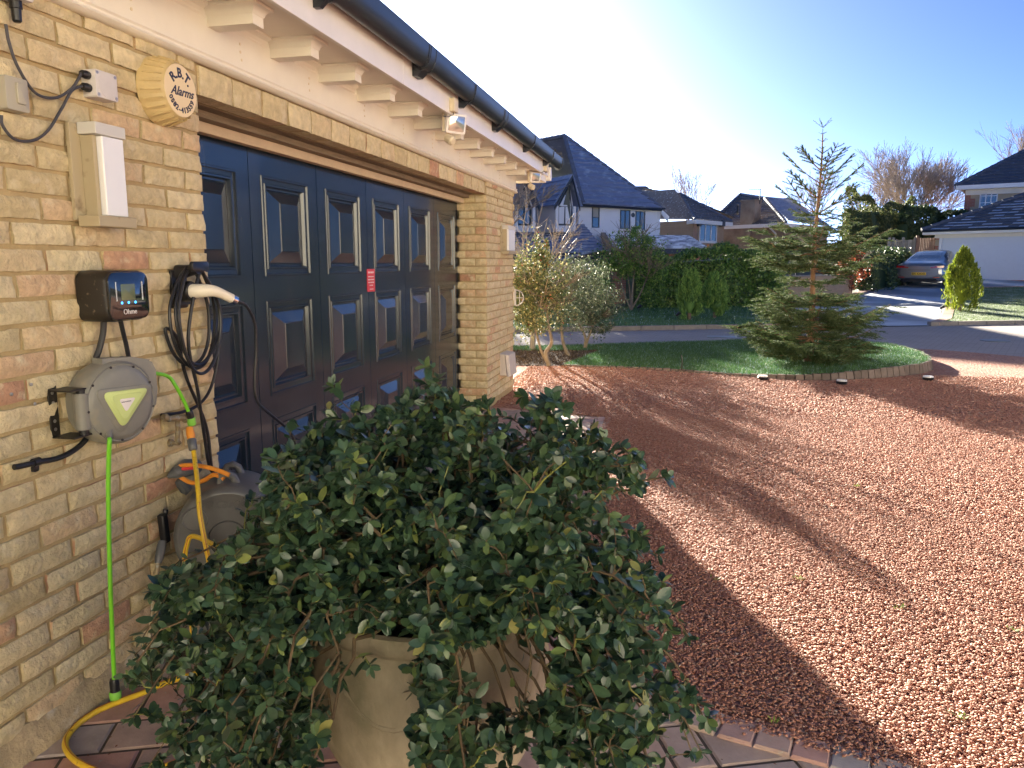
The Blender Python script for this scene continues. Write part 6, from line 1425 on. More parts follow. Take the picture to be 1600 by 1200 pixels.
class Wall:      # vertical wall plane through two ground points; s runs along it, d outward
    def __init__(s, a, b, z0, z1, depth, m, house, name='wall'):
        s.a = V(a.x,a.y,0); s.b = V(b.x,b.y,0); s.u = (s.b-s.a).normalized(); s.n = V(s.u.y,-s.u.x,0); s.h = house
        if (V(CAM.x,CAM.y,0)-s.a).dot(s.n) < 0: s.n = -s.n
        w = s.n*(-depth); mb = MB(); mb.hexa([V(p.x,p.y,z) for z in (z0,z1) for p in (s.a,s.b,s.b+w,s.a+w)]); s.o = mb.build(name, m, house)
    def hit(s, x, y): d = ray(x,y); t = (s.a-CAM).dot(s.n)/d.dot(s.n); p = CAM+d*t; return (p-s.a).dot(s.u), p.z
    def pt(s, q, d, z): return s.a+s.u*q+s.n*d+V(0,0,z)
    def box(s, mb, q0,q1,z0,z1,d0,d1): return mb.hexa([s.pt(q0,d0,z0),s.pt(q1,d0,z0),s.pt(q1,d1,z0),s.pt(q0,d1,z0),s.pt(q0,d0,z1),s.pt(q1,d0,z1),s.pt(q1,d1,z1),s.pt(q0,d1,z1)])
    def window(s, px0, py0, px1, py1, frame, cols=2, rows=1, bar=0.05, sill=True, blind=0.0, top=None, gb=0.0):
        q0, z1 = s.hit(px0,py0); q1, z0 = s.hit(px1,py1)
        if q0 > q1: q0, q1 = q1, q0
        f = MB(); b = bar
        s.box(f,q0,q0+b,z0,z1,0.0,0.04); s.box(f,q1-b,q1,z0,z1,0.0,0.04); s.box(f,q0+b,q1-b,z0,z0+b,0.0,0.04); s.box(f,q0+b,q1-b,z1-b,z1,0.0,0.04)
        W_, H_ = (q1-q0-b)/cols, (z1-z0-b)/rows
        for i in range(1,cols): s.box(f,q0+i*W_,q0+i*W_+b,z0+b,z1-b,0.0,0.038)
        for j in range(1,rows):
            for i in range(cols): s.box(f,q0+i*W_+b,q0+(i+1)*W_,z0+j*H_,z0+j*H_+b*0.8,0.0,0.036)
        if gb:
            for i in range(cols):
                c_ = q0+b+(W_-b)/2+i*W_; s.box(f,c_-gb/2,c_+gb/2,z0+b,z1-b,0.0,0.03)
        fo = f.build('window', frame, s.o)
        for i in range(cols):
            for j in range(rows): g = MB(); s.box(g,q0+i*W_+b,q0+(i+1)*W_,z0+j*H_+b*0.8,z0+(j+1)*H_,0.002,0.012); g.build('pane','pane',s.h if False else s.o)
        if blind:
            g = MB(); s.box(g,q0+b+0.02,q1-b-0.02,z1-b-(z1-z0)*blind,z1-b,0.0125,0.0165); g.build('blind','blind',s.o)
        if sill: g = MB(); s.box(g,q0-0.04,q1+0.04,z0-0.06,z0-0.001,0.0,0.09); g.build('sill', frame if frame != 'greytrim' else 'render', s.o)
        return fo
rq = random.Random(50)
# ---------------- white house
wh = thing('white_house', 'white rendered house with steep slate roof and glazed gable dormers', 'house', P2(900,42,0))
T, T2 = P(882,213,43.5), P(838,219,45.2); E0, E1 = P(911,318,40.0), P(1034,326,42.4); L1, L0 = P(944,391,37.6), P(770,387,35.8)
TN = T2.copy(); T2 = T+(T2-T)*5.5; T2.z = T.z-0.1; L0 = L1+(L0-L1)*2.4; L0.z = L1.z
rb = MB(); roof_plane(rb, [T2,T,E0,L1,L0], 0.36, lift=0.10); rb.build('roof', 'slate', wh)
rb = MB(); roof_plane(rb, [T,E1,E0], 0.36, lift=0.10); B1 = P2(1012,50.0,E1.z); roof_plane(rb, [T,B1,E1], 0.33); Bb = T2+(B1-T); roof_plane(rb, [T2,T,B1,Bb], 0.4); rb.build('roof', 'slate', wh)
hp = MB(); ridge(hp,E0,T,0.12); ridge(hp,E1,T,0.12); ridge(hp,T,T2,0.12); hp.build('ridge_tiles', 'hip', wh, True)
A0, A1 = P2(903,40.5,0), P2(1029,42.7,0)
wa = Wall(A0, A1, 0, E0.z-0.04, 7, 'render', wh)
fm = MB(); fm.tube([E0+V(0,0,-0.07),E1+V(0,0,-0.07)], 0.06, 8); wa.box(fm,0.05,(A1-A0).length+0.1,E0.z-0.14,E0.z-0.042,0.002,0.34); fm.build('eaves_fascia', 'darkfascia', wh, True, 40)
wa.window(925,323,936,356,'greytrim',1,2,0.045,blind=0.45); wa.window(969,328,984,358,'greytrim',2,1,0.045); wa.window(993,330,1007,359,'greytrim',2,1,0.045)
q, z = wa.hit(989,336); al2 = MB(); al2.lathe([(0.12,0),(0.12,0.02),(0.08,0.03)], (0,0,0), 'y', 14); al2.v = [tuple(wa.pt(q,0.0,z)+wa.u*v[0]+wa.n*v[1]+V(0,0,v[2])) for v in al2.v]; al2.build('satellite_dish', 'greytrim', wa.o, True)
qn = MB(); L_ = (A1-A0).length
for k in range(8): wa.box(qn, L_-0.26, L_+0.01, 2.9+k*0.20, 3.07+k*0.20, 0.0, 0.03)
qn.build('corner_quoins', 'render', wh)
be = MB(); be.prism([E1+V(0,0,-0.03),E1+V(0,0,-0.28),E1+V(0.35,0.1,-0.72),E1+V(0.42,0.1,-0.42)], FW*0.12); be.build('gable_end_trim', 'whitetrim', wh)
# ground floor below the big slope
G0, G1 = P2(640,35.4,0), P2(936,38.2,0); wg = Wall(G0, G1, 0, L1.z-0.12, 3.0, 'orangebrick', wh)
fm = MB(); Lg = (G1-G0).length; wg.box(fm,0.0,Lg+0.1,L1.z-0.42,L1.z-0.121,0.01,0.42); fm.build('eaves_fascia', 'darkfascia', wh)
wg.window(795,397,838,440,'greytrim',3,1,0.07,blind=0.0); wg.window(876,399,934,440,'greytrim',3,1,0.07,blind=0.5)
# dormers
def dormer(pxl, pxr, pyb, pk, Z, cheek_px):
    a, b = P(pxl,pyb,Z), P(pxr,pyb+4,Z+0.45); apex = P(*pk, Z+0.2); zl = P(pxl,312,Z).z; zb = min(a.z,b.z)-0.3
    back = -V(wa.n.x,wa.n.y,0)*4.6
    w = MB(); fr_ = [V(a.x,a.y,zb),V(b.x,b.y,zb),V(b.x,b.y,zl-0.25),V(apex.x,apex.y,apex.z-0.28),V(a.x,a.y,zl-0.25)]; w.prism(fr_, back); wo_ = w.build('dormer', 'render', wh)
    n = wa.n; ins = 0.13; u = (V(b.x,b.y,0)-V(a.x,a.y,0)).normalized(); Lw = (V(b.x,b.y,0)-V(a.x,a.y,0)).length
    pane = [V(a.x,a.y,zb+0.35)+u*ins,V(b.x,b.y,zb+0.35)-u*ins,V(b.x,b.y,zl-0.32)-u*ins,V(apex.x,apex.y,apex.z-0.50),V(a.x,a.y,zl-0.32)+u*ins]
    g = MB(); g.prism([p+n*0.003 for p in pane], n*0.012); g.build('pane', 'pane', wo_)
    bars = MB()
    def bar(p, q, r=0.04): bars.tube([p+n*0.03,q+n*0.03], r, 4)
    for i in range(5): bar(pane[i], pane[(i+1)%5])
    m0, m1 = pane[0].lerp(pane[1],.5), V(apex.x,apex.y,apex.z-0.50); bar(m0, V(m0.x,m0.y,zl-0.32)); bar(pane[4], pane[2]); bars.build('window', 'greytrim', wo_)
    # white barge boards and dark verge
    bg = MB(); ov = n*0.35
    for s_, e in ((-1,V(a.x,a.y,zl-0.25)-u*0.22),(1,V(b.x,b.y,zl-0.25)+u*0.22)):
        ap = V(apex.x,apex.y,apex.z-0.02); e2 = e+V(0,0,-0.12); bg.prism([ap+ov,ap+ov+V(0,0,-0.20),e2+ov+V(0,0,-0.15),e2+ov], -n*0.06)
    bg.build('barge_board', 'darkfascia', wo_)
    wt = MB()
    for e in (a,b): wt.hexa([V(e.x,e.y,zb)+u*sx*0.08+n*dx for sx,dx in ((-1,0.02),(1,0.02),(1,0.16),(-1,0.16))]+[V(e.x,e.y,zl-0.3)+u*sx*0.08+n*dx for sx,dx in ((-1,0.02),(1,0.02),(1,0.16),(-1,0.16))])
    wt.build('corner_post', 'whitetrim', wo_)
    rb = MB()
    for e in (V(a.x,a.y,zl-0.30)-u*0.3,V(b.x,b.y,zl-0.30)+u*0.3):
        ap = V(apex.x,apex.y,apex.z+0.0); roof_plane(rb, [ap+ov*1.05,ap+back,e+back,e+ov*1.05], 0.3)
    rb.build('dormer_roof', 'slate', wo_)
dormer(868,895,349,(889,273),38.6,838); dormer(805,832,349,(818,276),37.6,780)
# low wing with frosted roof
wv = [P(946,366,40.6),P(1075,372,41.4),P(1104,394,36.8),P(957,381.5,36.0)]
vv = [wv[3], wv[2], wv[1], wv[0]]
rb = MB(); nrm_ = (wv[1]-wv[0]).cross(wv[3]-wv[0]).normalized()
zE = (wv[2].z+wv[3].z)/2; wv[2].z = zE; wv[3].z = zE; zR = (wv[0].z+wv[1].z)/2; wv[0].z = zR; wv[1].z = zR
roof_plane(rb, wv, 0.40, lift=0.10); rb.build('roof', 'slatefrost', wh)
W0, W1 = P2(960,36.5,0), P2(1097,37.2,0); ww = Wall(W0, W1, 0, zE-0.1, 3.8, 'redbrick', wh)
fm = MB(); Lw = (W1-W0).length; ww.box(fm,-0.1,Lw+0.2,zE-0.24,zE-0.02,0.36,0.42); ww.box(fm,-0.1,Lw+0.2,zE-0.26,zE-0.101,0.002,0.36); fm.build('eaves_fascia', 'darkfascia', wh)
ww.window(1045,402,1070,430,'greytrim',2,1,0.06)
lm = MB(); q,z = ww.hit(1035,399); ww.box(lm,q-0.08,q+0.08,z-0.08,z+0.08,0.0,0.12); lm.build('wall_lamp', 'whitetrim', ww.o)
vg = MB(); vg.hexa([wv[0]+V(-.25,0,-.05),wv[0]+V(0,0,-.05),wv[3]+V(0,0,-.1),wv[3]+V(-.3,0,-.1),wv[0]+V(-.25,0,.18),wv[0]+V(0,0,.18),wv[3]+V(0,0,.13),wv[3]+V(-.3,0,.13)]); vg.build('verge', 'darkfascia', wh)
# garden brick wall in front of it
gw = thing('garden_wall', 'buff and orange brick garden wall with coping in front of the white house', 'wall', P2(920,26,0))
g1 = Wall(P2(780,26.5,0), P2(938,27,0), 0, 1.38, 0.22, 'buffbrickfar', gw); cp = MB(); g1.box(cp,-0.1,(g1.b-g1.a).length+0.03,1.381,1.46,-0.25,0.03); cp.build('coping', 'kerb', gw)
g2w = Wall(P2(939,27.1,0), P2(1215,27.5,0), 0, 1.30, 0.22, 'orangebrick', gw)
gw2 = thing('low_brick_wall', 'low pinkish brick wall glimpsed through the right side of the spruce', 'wall', P2(1270,28,0))
wl2 = Wall(P2(1208,26.6,0), P2(1334,28.5,0), 0, 0.95, 0.22, 'tanbrick', gw2); cp = MB(); wl2.box(cp,-0.03,(wl2.b-wl2.a).length+0.03,0.951,1.0,-0.25,0.03); cp.build('coping', 'kerb', gw2)
# dark garden frame behind the hedge
gf = thing('climbing_structure', 'dark metal garden frame with slanted struts behind the hedge', 'frame', P2(1180,31,0))
fm = MB(); a, b = P2(1122,31,0), P2(1245,31.5,0); z0 = P(1122,392,31).z
fm.tube([V(a.x,a.y,z0),V(b.x,b.y,z0)], 0.07, 6)
for k in range(6): p = a.lerp(b,k/5); fm.tube([V(p.x,p.y,0),V(p.x,p.y,z0)], 0.035, 6); fm.tube([V(p.x,p.y,z0-0.8),V(p.x,p.y,z0)+RT*0.5], 0.03, 5)
fm.tube([V(a.x,a.y,z0),V(a.x,a.y,z0-0.25)-RT*0.35,V(a.x,a.y,z0-0.9)-RT*0.5], 0.04, 6); fm.build('tubing', 'darkfascia', gf, True)
# ---------------- middle brick house
mh = thing('brick_house', 'red brown brick house with white three pane bay window and hipped roof', 'house', P2(1085,52,0))
C0 = P2(1081.5,50,0); CL = P2(1020,56,0); CR_ = P2(1129,52.5,0); ez = P(1086,343,49.6).z
w1 = Wall(CL, C0, 0, ez-0.02, 0.25, 'brownbrick', mh); w2 = Wall(C0, CR_, 0, ez-0.02, 7, 'tanbrick', mh)
w2.window(1093,347,1119,379,'whitetrim',3,1,0.09); 
for px in (1089,1126):
    q,z = w2.hit(px,349); f = MB(); w2.box(f,q-0.18,q+0.18,z-0.2,z+0.2,0.0,0.25); f.build('wall_lantern','darkfascia',w2.o)
q,z = w2.hit(1106,387); f = MB(); w2.box(f,q-0.1,q+0.1,z-0.22,z+0.22,0.0,0.03); f.build('house_plaque','orange',w2.o)
EC, EL, ER = P(1086,342.5,49.4), P(1018,349,55.8), P(1144,348,53.0); EL.z = EC.z; ER.z = EC.z
MT, MT2 = P(1063,304,55.2), P(1000,300,60)
rb = MB(); roof_plane(rb, [MT2,MT,EC,EL], 0.36, lift=0.0); roof_plane(rb, [MT,ER,EC], 0.36, lift=0.03); roof_plane(rb, [MT,MT2,P2(1100,62,EC.z),ER], 0.5); rb.build('roof', 'browntile', mh)
hp = MB(); ridge(hp,EC,MT,0.09); ridge(hp,ER,MT,0.13); ridge(hp,MT,MT2,0.12); hp.build('ridge_tiles', 'hip', mh, True)
fm = MB()
for p, q in ((EL,EC),(EC,ER)):
    d = (q-p).normalized(); n_ = V(d.y,-d.x,0); n_ = n_ if (CAM-p).dot(n_) > 0 else -n_
    fm.hexa([p+V(0,0,-0.26)-n_*0.05,q+V(0,0,-0.26)-n_*0.05,q+V(0,0,-0.26)+n_*0.06,p+V(0,0,-0.26)+n_*0.06,p+V(0,0,-0.02)-n_*0.05,q+V(0,0,-0.02)-n_*0.05,q+V(0,0,-0.02)+n_*0.06,p+V(0,0,-0.02)+n_*0.06])
    fm.hexa([p+V(0,0,-0.27)-n_*0.5,q+V(0,0,-0.27)-n_*0.5,q+V(0,0,-0.27)+n_*0.05,p+V(0,0,-0.27)+n_*0.05,p+V(0,0,-0.262)-n_*0.5,q+V(0,0,-0.262)-n_*0.5,q+V(0,0,-0.262)+n_*0.05,p+V(0,0,-0.262)+n_*0.05])
fm.build('eaves_fascia', 'whitetrim', mh)
# house ridge behind
bh = thing('distant_roof', 'brown tiled roof rising behind the white and brick houses', 'house', P2(1010,70,0))
r0, r1, r2, r3 = P(985,291,70), P(1009,290,70), P(1040,306,68), P(985,306,68)
rb = MB(); roof_plane(rb, [P(975,291,70),P(1009,290.5,70),P(1066,330,64),P(960,330,64)], 0.5); rb.build('roof', 'browntile', bh)
f = MB(); f.hexa([P2(965,65,0),P2(1060,65,0),P2(1060,72,0),P2(965,72,0),P2(965,65,4.8),P2(1060,65,4.8),P2(1060,72,4.8),P2(965,72,4.8)]); f.build('wall', 'brownbrick', bh)
# ---------------- third house with chimney
th = thing('chimney_house', 'older house with rough brown walls and broad chimney stack beyond the hedge', 'house', P2(1180,58,0))
X0, X1, X2 = P2(1127,60,0), P2(1226,56,0), P2(1290,62,0); ez3 = P(1226,349,55.6).z
w3 = Wall(X0, X1, 0, ez3-0.02, 6, 'pebble', th); w4 = Wall(X1, X2, 0, ez3-0.02, 5, 'pebble', th)
w3.window(1133,352,1153,372,'whitetrim',1,3,0.06,blind=0.5)
t0, t1, t2 = P(1157,304,66), P(1195,310,62), P(1232,313,70)
e0, e1, e2 = P(1104,350,60.5), P(1228,348,55.4), P(1300,352,62.5); e0.z = e2.z = e1.z
rb = MB(); roof_plane(rb, [t0,t1,e1,e0], 0.36, rnd=rq); rb.build('roof', 'browntile', th); rb = MB(); roof_plane(rb, [t1,t2,e2,e1], 0.36, rnd=rq); rb.build('roof', 'slate', th)
hp = MB(); ridge(hp,e1,t1,0.13); ridge(hp,e0,t0,0.13); ridge(hp,t0,t1,0.12); ridge(hp,t1,t2,0.12); hp.build('ridge_tiles', 'hip', th, True)
fm = MB()
for p, q in ((e0,e1),(e1,e2)):
    d = (q-p).normalized(); n_ = V(d.y,-d.x,0); n_ = n_ if (CAM-p).dot(n_) > 0 else -n_
    fm.hexa([p+V(0,0,-0.28)-n_*0.4,q+V(0,0,-0.28)-n_*0.4,q+V(0,0,-0.28)+n_*0.06,p+V(0,0,-0.28)+n_*0.06,p+V(0,0,-0.02)-n_*0.4,q+V(0,0,-0.02)-n_*0.4,q+V(0,0,-0.02)+n_*0.06,p+V(0,0,-0.02)+n_*0.06])
fm.build('eaves_fascia', 'whitetrim', th)
q0,_ = w3.hit(1163,340); q1,_ = w3.hit(1185,340); qa,_ = w3.hit(1164,340); qb,_ = w3.hit(1180,340); ztop = P(1175,313,57).z; zc1 = P(1175,345,57).z
chm = MB(); w3.box(chm,qa,qb,0,zc1-0.3,-0.3,0.55); chm.hexa([w3.pt(qa,-0.3,zc1-0.299),w3.pt(qb,-0.3,zc1-0.299),w3.pt(qb,0.55,zc1-0.299),w3.pt(qa,0.55,zc1-0.299),w3.pt(q0,-0.3,zc1+0.2),w3.pt(q1,-0.3,zc1+0.2),w3.pt(q1,0.55,zc1+0.2),w3.pt(q0,0.55,zc1+0.2)]); w3.box(chm,q0,q1,zc1+0.201,ztop,-0.3,0.55); w3.box(chm,q0-0.05,q1+0.05,ztop,ztop+0.1,-0.35,0.6)
cho = chm.build('chimney', 'pebble', th)
qd,_ = w3.hit(1160,325); zd = P(1160,325,57).z; ds = MB(); cen = w3.pt(qd,0.5,zd); ds.tube([cen,cen+w3.n*0.06-w3.u*0.1], [0.35,0.45], 16); ds.tube([cen,cen-w3.u*0.6-V(0,0,0.5)], 0.03, 6); ds.build('satellite_dish', 'greytrim', th, True, 40)
an = MB(); qa_,_ = w3.hit(1186,340); p = w3.pt(qa_,0,ztop-0.2); za = P(1186,294,57).z; an.tube([p,V(p.x,p.y,za)], 0.035, 6); an.tube([V(p.x,p.y,za-0.05)-RT*0.85,V(p.x,p.y,za-0.05)], 0.025, 5)
for k in range(6): an.tube([V(p.x,p.y,za-0.05)-RT*(0.12+0.13*k)+FW*0.2,V(p.x,p.y,za-0.05)-RT*(0.12+0.13*k)-FW*0.2], 0.012, 4)
an.build('tv_aerial', 'greytrim', th)
qp,_ = w3.hit(1213,370); dpm = MB(); dpm.tube([w3.pt(qp-0.35,0.35,ez3-0.25),w3.pt(qp,0.08,ez3-0.7),w3.pt(qp,0.08,0)], 0.07, 8); dpm.build('downpipe', 'whitetrim', th, True)
# ---------------- right hand house and its garage
rh = thing('right_house', 'buff brick house with red quoins and dark hipped roof at the right edge', 'house', P2(1560,44,0.7))
ru = (P2(1600,41.5,0)-P2(1498,43.2,0)); R0 = P2(1499,43.2,0); R1 = R0+ru.normalized()*11; ze = P(1500,290,42.8).z
wr = Wall(R0, R1, 0.3, ze-0.02, 8, 'buffbrickfar', rh)
fu = ru.normalized(); fn = wr.n
F0 = R0-fu*0.45+fn*0.45+V(0,0,ze); F1 = R1+fu*0.45+fn*0.45+V(0,0,ze); pit = 0.52; D = 8.9
A_ = F0; Bq = F1; Cq = F1-fn*D; Dq = F0-fn*D; r1_ = A_+fu*(D/2)-fn*(D/2)+V(0,0,D/2*pit*1.28); r2_ = Bq-fu*(D/2)-fn*(D/2)+V(0,0,D/2*pit*1.28)
rb = MB(); roof_plane(rb, [A_,Bq,r2_,r1_], 0.34, rnd=rq); roof_plane(rb, [Dq,A_,r1_], 0.34); roof_plane(rb, [Bq,Cq,r2_], 0.5); roof_plane(rb, [Cq,Dq,r1_,r2_], 0.5); rb.build('roof', 'darktile', rh)
hp = MB(); ridge(hp,A_,r1_,0.12); ridge(hp,Dq,r1_,0.12); ridge(hp,r1_,r2_,0.12); hp.build('ridge_tiles', 'darktile', rh, True)
fm = MB(); Lr = (R1-R0).length; wr.box(fm,-0.45,Lr+0.45,ze-0.20,ze+0.02,0.43,0.50); wr.box(fm,-0.45,Lr+0.45,ze-0.20,ze-0.19,0.002,0.43); fm.build('eaves_fascia', 'whitetrim', rh)
fm = MB(); wr.box(fm,0.0,Lr,ze-0.48,ze-0.201,0.002,0.10); fm.build('cream_eaves_band', 'cream', rh)
rf_ = MB(); rf_.hexa([R0-fu*0.02+V(0,0,0.3),R0-fu*0.002+V(0,0,0.3),R0-fu*0.002-fn*7.9+V(0,0,0.3),R0-fu*0.02-fn*7.9+V(0,0,0.3),R0-fu*0.02+V(0,0,ze-0.48),R0-fu*0.002+V(0,0,ze-0.48),R0-fu*0.002-fn*7.9+V(0,0,ze-0.48),R0-fu*0.02-fn*7.9+V(0,0,ze-0.48)]); rf_.build('side_wall', 'redbrick', rh)
qn = MB(); zz = 0.4; i = 0
while zz < ze-0.6: wr.box(qn,-0.02,0.48 if i%2 else 0.26,zz,zz+0.44,0.0,0.02); zz += 0.45; i += 1
qn.build('red_quoins', 'redbrick', rh)
wr.window(1532,295,1556,338,'whitetrim',3,4,0.055,sill=True)
# garage
rg = thing('right_garage', 'neighbouring garage with wide pale blue white door and frost streaked hipped roof', 'garage', P2(1520,38,0.75))
gz = 0.72; Ga = P2(1459,37.6,0); gu = (P2(1600,34.4,0)-P2(1459,37.6,0)).normalized(); Gb = Ga+gu*7.0; zg = P(1459,360,37.2).z
wg2 = Wall(Ga, Gb, 0.2, zg-0.02, 5.8, 'redbrick', rg); gn = wg2.n
band = MB(); Lg2 = 7.0; wg2.box(band,0.0,Lg2,zg-0.36,zg-0.201,0.002,0.12); wg2.box(band,-0.4,Lg2+0.4,zg-0.20,zg-0.19,0.002,0.40); band.build('cream_eaves_band', 'cream', rg)
gt_ = MB(); wg2.box(gt_,-0.42,Lg2+0.42,zg-0.19,zg+0.0,0.40,0.46); gt_.build('eaves_fascia', 'whitetrim', rg)
gg = MB(); gg.tube([wg2.pt(-0.42,0.52,zg-0.02),wg2.pt(Lg2+0.42,0.52,zg-0.02)], 0.06, 8); gg.build('gutter', 'gutter', rg, True)
q0, zt_ = wg2.hit(1474,367); q1 = q0+4.9; zb_ = wg2.hit(1500,433)[1]
fr_ = MB(); wg2.box(fr_,q0-0.14,q0-0.002,zb_-0.1,zt_+0.1,0.0,0.06); wg2.box(fr_,q0-0.002,q1,zt_+0.002,zt_+0.1,0.0,0.06); wg2.box(fr_,q1+0.002,q1+0.14,zb_-0.1,zt_+0.1,0.0,0.06); fr_.build('door_surround', 'whitetrim', rg)
M['paledoor'] = mat('pale_garage_door', (0.62,0.66,0.72), 0.45, var=0.03)
gd = MB(); wg2.box(gd,q0,q1,zb_-0.1,zt_,-0.02,0.004); gdo = gd.build('garage_door', 'paledoor', rg); nn = 7
for k in range(nn): s_ = MB(); h_ = (zt_-zb_)/nn; wg2.box(s_,q0+0.01,q1-0.01,zb_+k*h_+0.006,zb_+(k+1)*h_-0.006,0.005,0.02); s_.build('door_slat', 'paledoor', gdo)
bl = MB()
for (z_, h_) in ((zg-0.72,0.30),(zb_+0.85,0.45),(zb_+0.1,0.3)): wg2.box(bl,q0-0.42,q0-0.145,z_,z_+h_,0.0,0.012)
bl.build('buff_quoins', 'buffbrickfar', rg); 
q_, z_ = wg2.hit(1466,405); f = MB(); wg2.box(f,q_-0.1,q_+0.12,z_-0.15,z_+0.12,0.012,0.03); f.build('house_number_plate', 'cream', wg2.o)
ga = [wg2.pt(-0.45,0.5,zg),wg2.pt(Lg2+0.45,0.5,zg),wg2.pt(Lg2+0.45,-6.2,zg),wg2.pt(-0.45,-6.2,zg)]; hh = 1.75
p1_ = ga[0].lerp(ga[2],0.0)+gu*3.35-gn*3.35+V(0,0,hh); p2_ = p1_+gu*1.2
fr2 = MB(); rb = MB(); roof_plane(rb, [ga[0],ga[1],p2_,p1_], 0.30, tilew=0.42, rnd=rq, fr=fr2, frp=0.6); roof_plane(rb, [ga[3],ga[0],p1_], 0.30); roof_plane(rb, [ga[1],ga[2],p2_], 0.4); roof_plane(rb, [ga[2],ga[3],p1_,p2_], 0.4); ro = rb.build('roof', 'darktile', rg)
fr2.build('frosted_tiles', 'frostpatch', ro, kind='stuff'); hp = MB(); ridge(hp,ga[0],p1_,0.12); ridge(hp,ga[1],p2_,0.12); ridge(hp,p1_,p2_,0.12); hp.build('ridge_tiles', 'darktile', rg, True)
# fence between shrubs and the garage
def fence(name, label, a, b, h, m, nslat, post, h0=0.0, trellis=False):
    t = thing(name, label, 'fence', (a+b)/2); L = (b-a).length; u = (b-a).normalized(); n = V(u.y,-u.x,0); n = n if (CAM-a).dot(n) > 0 else -n; z = hgt(a.x,a.y)+0.1
    for i in range(nslat):
        s0, s1 = L*i/nslat+0.006, L*(i+1)/nslat-0.006; hh_ = h+rq.uniform(-.02,.02); d0 = 0.012*(i%2); mb = MB(); mb.hexa([a+u*s+n*d+V(0,0,zz_) for zz_ in (z,z+hh_) for s,d in ((s0,d0),(s1,d0),(s1,d0+0.02),(s0,d0+0.02))]); mb.build('fence_board', m, t)
    for s in post: mb = MB(); mb.hexa([a+u*(s*L)+u*dx+n*dy+V(0,0,zz_) for zz_ in (z-0.1,z+h+0.12) for dx,dy in ((-0.06,0.034),(0.06,0.034),(0.06,0.14),(-0.06,0.14))]); mb.build('fence_post', m, t)
fence('brown_fence', 'brown vertical board fence touching the neighbouring garage', P2(1430,37.8,0), P2(1458,37.6,0), 1.68, 'slat', 11, (0.0,))
fence('weathered_fence', 'weathered grey fence with taller posts behind the parked car', P2(1384,38.6,0), P2(1429,37.9,0), 1.56, 'greyslat', 14, (0.08,0.22,0.56,0.97))
# ================================================================== PARKED CAR
M['carpaint'] = mat('silver_blue_car_paint', (0.20,0.225,0.26), 0.28, metal=0.65, coat=1.0)
M['carglass'] = mat('car_glass', (0.09,0.11,0.14), 0.06, coat=1.0)
M['taillight'] = mat('red_tail_light', (0.42,0.015,0.02), 0.15, coat=1.0)
M['tyre'] = mat('tyre_rubber', (0.02,0.02,0.02), 0.85)
M['rim'] = mat('alloy_rim', (0.20,0.20,0.21), 0.35, metal=0.8)
M['plate'] = mat('yellow_number_plate', (0.78,0.50,0.03), 0.45)
cq = P2(1437,31.0,0); cq.z = 0
CH = math.radians(40)                      # heading, to the right of the camera's forward direction
ch_d = (FW*math.cos(CH)+RT*math.sin(CH)).normalized(); ch_r = V(ch_d.y,-ch_d.x,0)   # right side of the car
car = thing('parked_car', 'silver blue coupe parked on the concrete drive seen from behind', 'car', (0,0,0))
z_r = hgt(cq.x,cq.y)+0.02; z_f = hgt(*(cq+ch_d*4.9).to_2d())+0.02
def cpt(x, y, z): return cq+ch_d*x+ch_r*y+V(0,0,z_r+(z_f-z_r)*x/4.9+z)
#      x     zb   wlow  wmid  zmid  wbelt zbelt  wroof zroof
ST_ = [(0.00,0.42,0.62,0.70,0.58,0.66,0.80,0.50,0.86),
       (0.05,0.30,0.78,0.84,0.56,0.80,0.86,0.60,0.94),
       (0.18,0.24,0.84,0.91,0.56,0.87,0.90,0.68,0.985),
       (0.45,0.22,0.87,0.94,0.58,0.89,0.92,0.70,1.02),
       (0.80,0.21,0.88,0.95,0.60,0.89,0.93,0.66,1.10),
       (1.20,0.20,0.88,0.95,0.60,0.88,0.93,0.60,1.24),
       (1.70,0.20,0.87,0.94,0.58,0.87,0.93,0.57,1.37),
       (2.30,0.20,0.86,0.93,0.55,0.87,0.93,0.56,1.41),
       (2.80,0.20,0.86,0.93,0.55,0.87,0.92,0.57,1.38),
       (3.30,0.20,0.87,0.94,0.56,0.87,0.91,0.60,1.22),
       (3.75,0.21,0.88,0.95,0.58,0.86,0.90,0.66,1.00),
       (4.30,0.22,0.88,0.95,0.56,0.82,0.84,0.60,0.90),
       (4.75,0.24,0.84,0.90,0.52,0.74,0.74,0.50,0.79),
       (5.00,0.32,0.66,0.72,0.48,0.58,0.62,0.35,0.64)]
arr = np.array(ST_); xs_ = []
for i in range(len(arr)-1): xs_ += list(np.linspace(arr[i,0],arr[i+1,0],4)[:-1])
xs_.append(arr[-1,0]); xs_ = np.array(xs_)
def cat(x, col):
    i = min(len(arr)-2, max(0, int(np.searchsorted(arr[:,0], x)-1))); t = (x-arr[i,0])/(arr[i+1,0]-arr[i,0]); a = arr[max(0,i-1),col]; b, c = arr[i,col], arr[i+1,col]; d = arr[min(len(arr)-1,i+2),col]
    m0 = (c-a)/2; m1 = (d-b)/2; v = (2*t**3-3*t**2+1)*b+(t**3-2*t**2+t)*m0+(-2*t**3+3*t**2)*c+(t**3-t**2)*m1; lo, hi = min(b,c)-0.02, max(b,c)+0.02; return min(hi,max(lo,v))
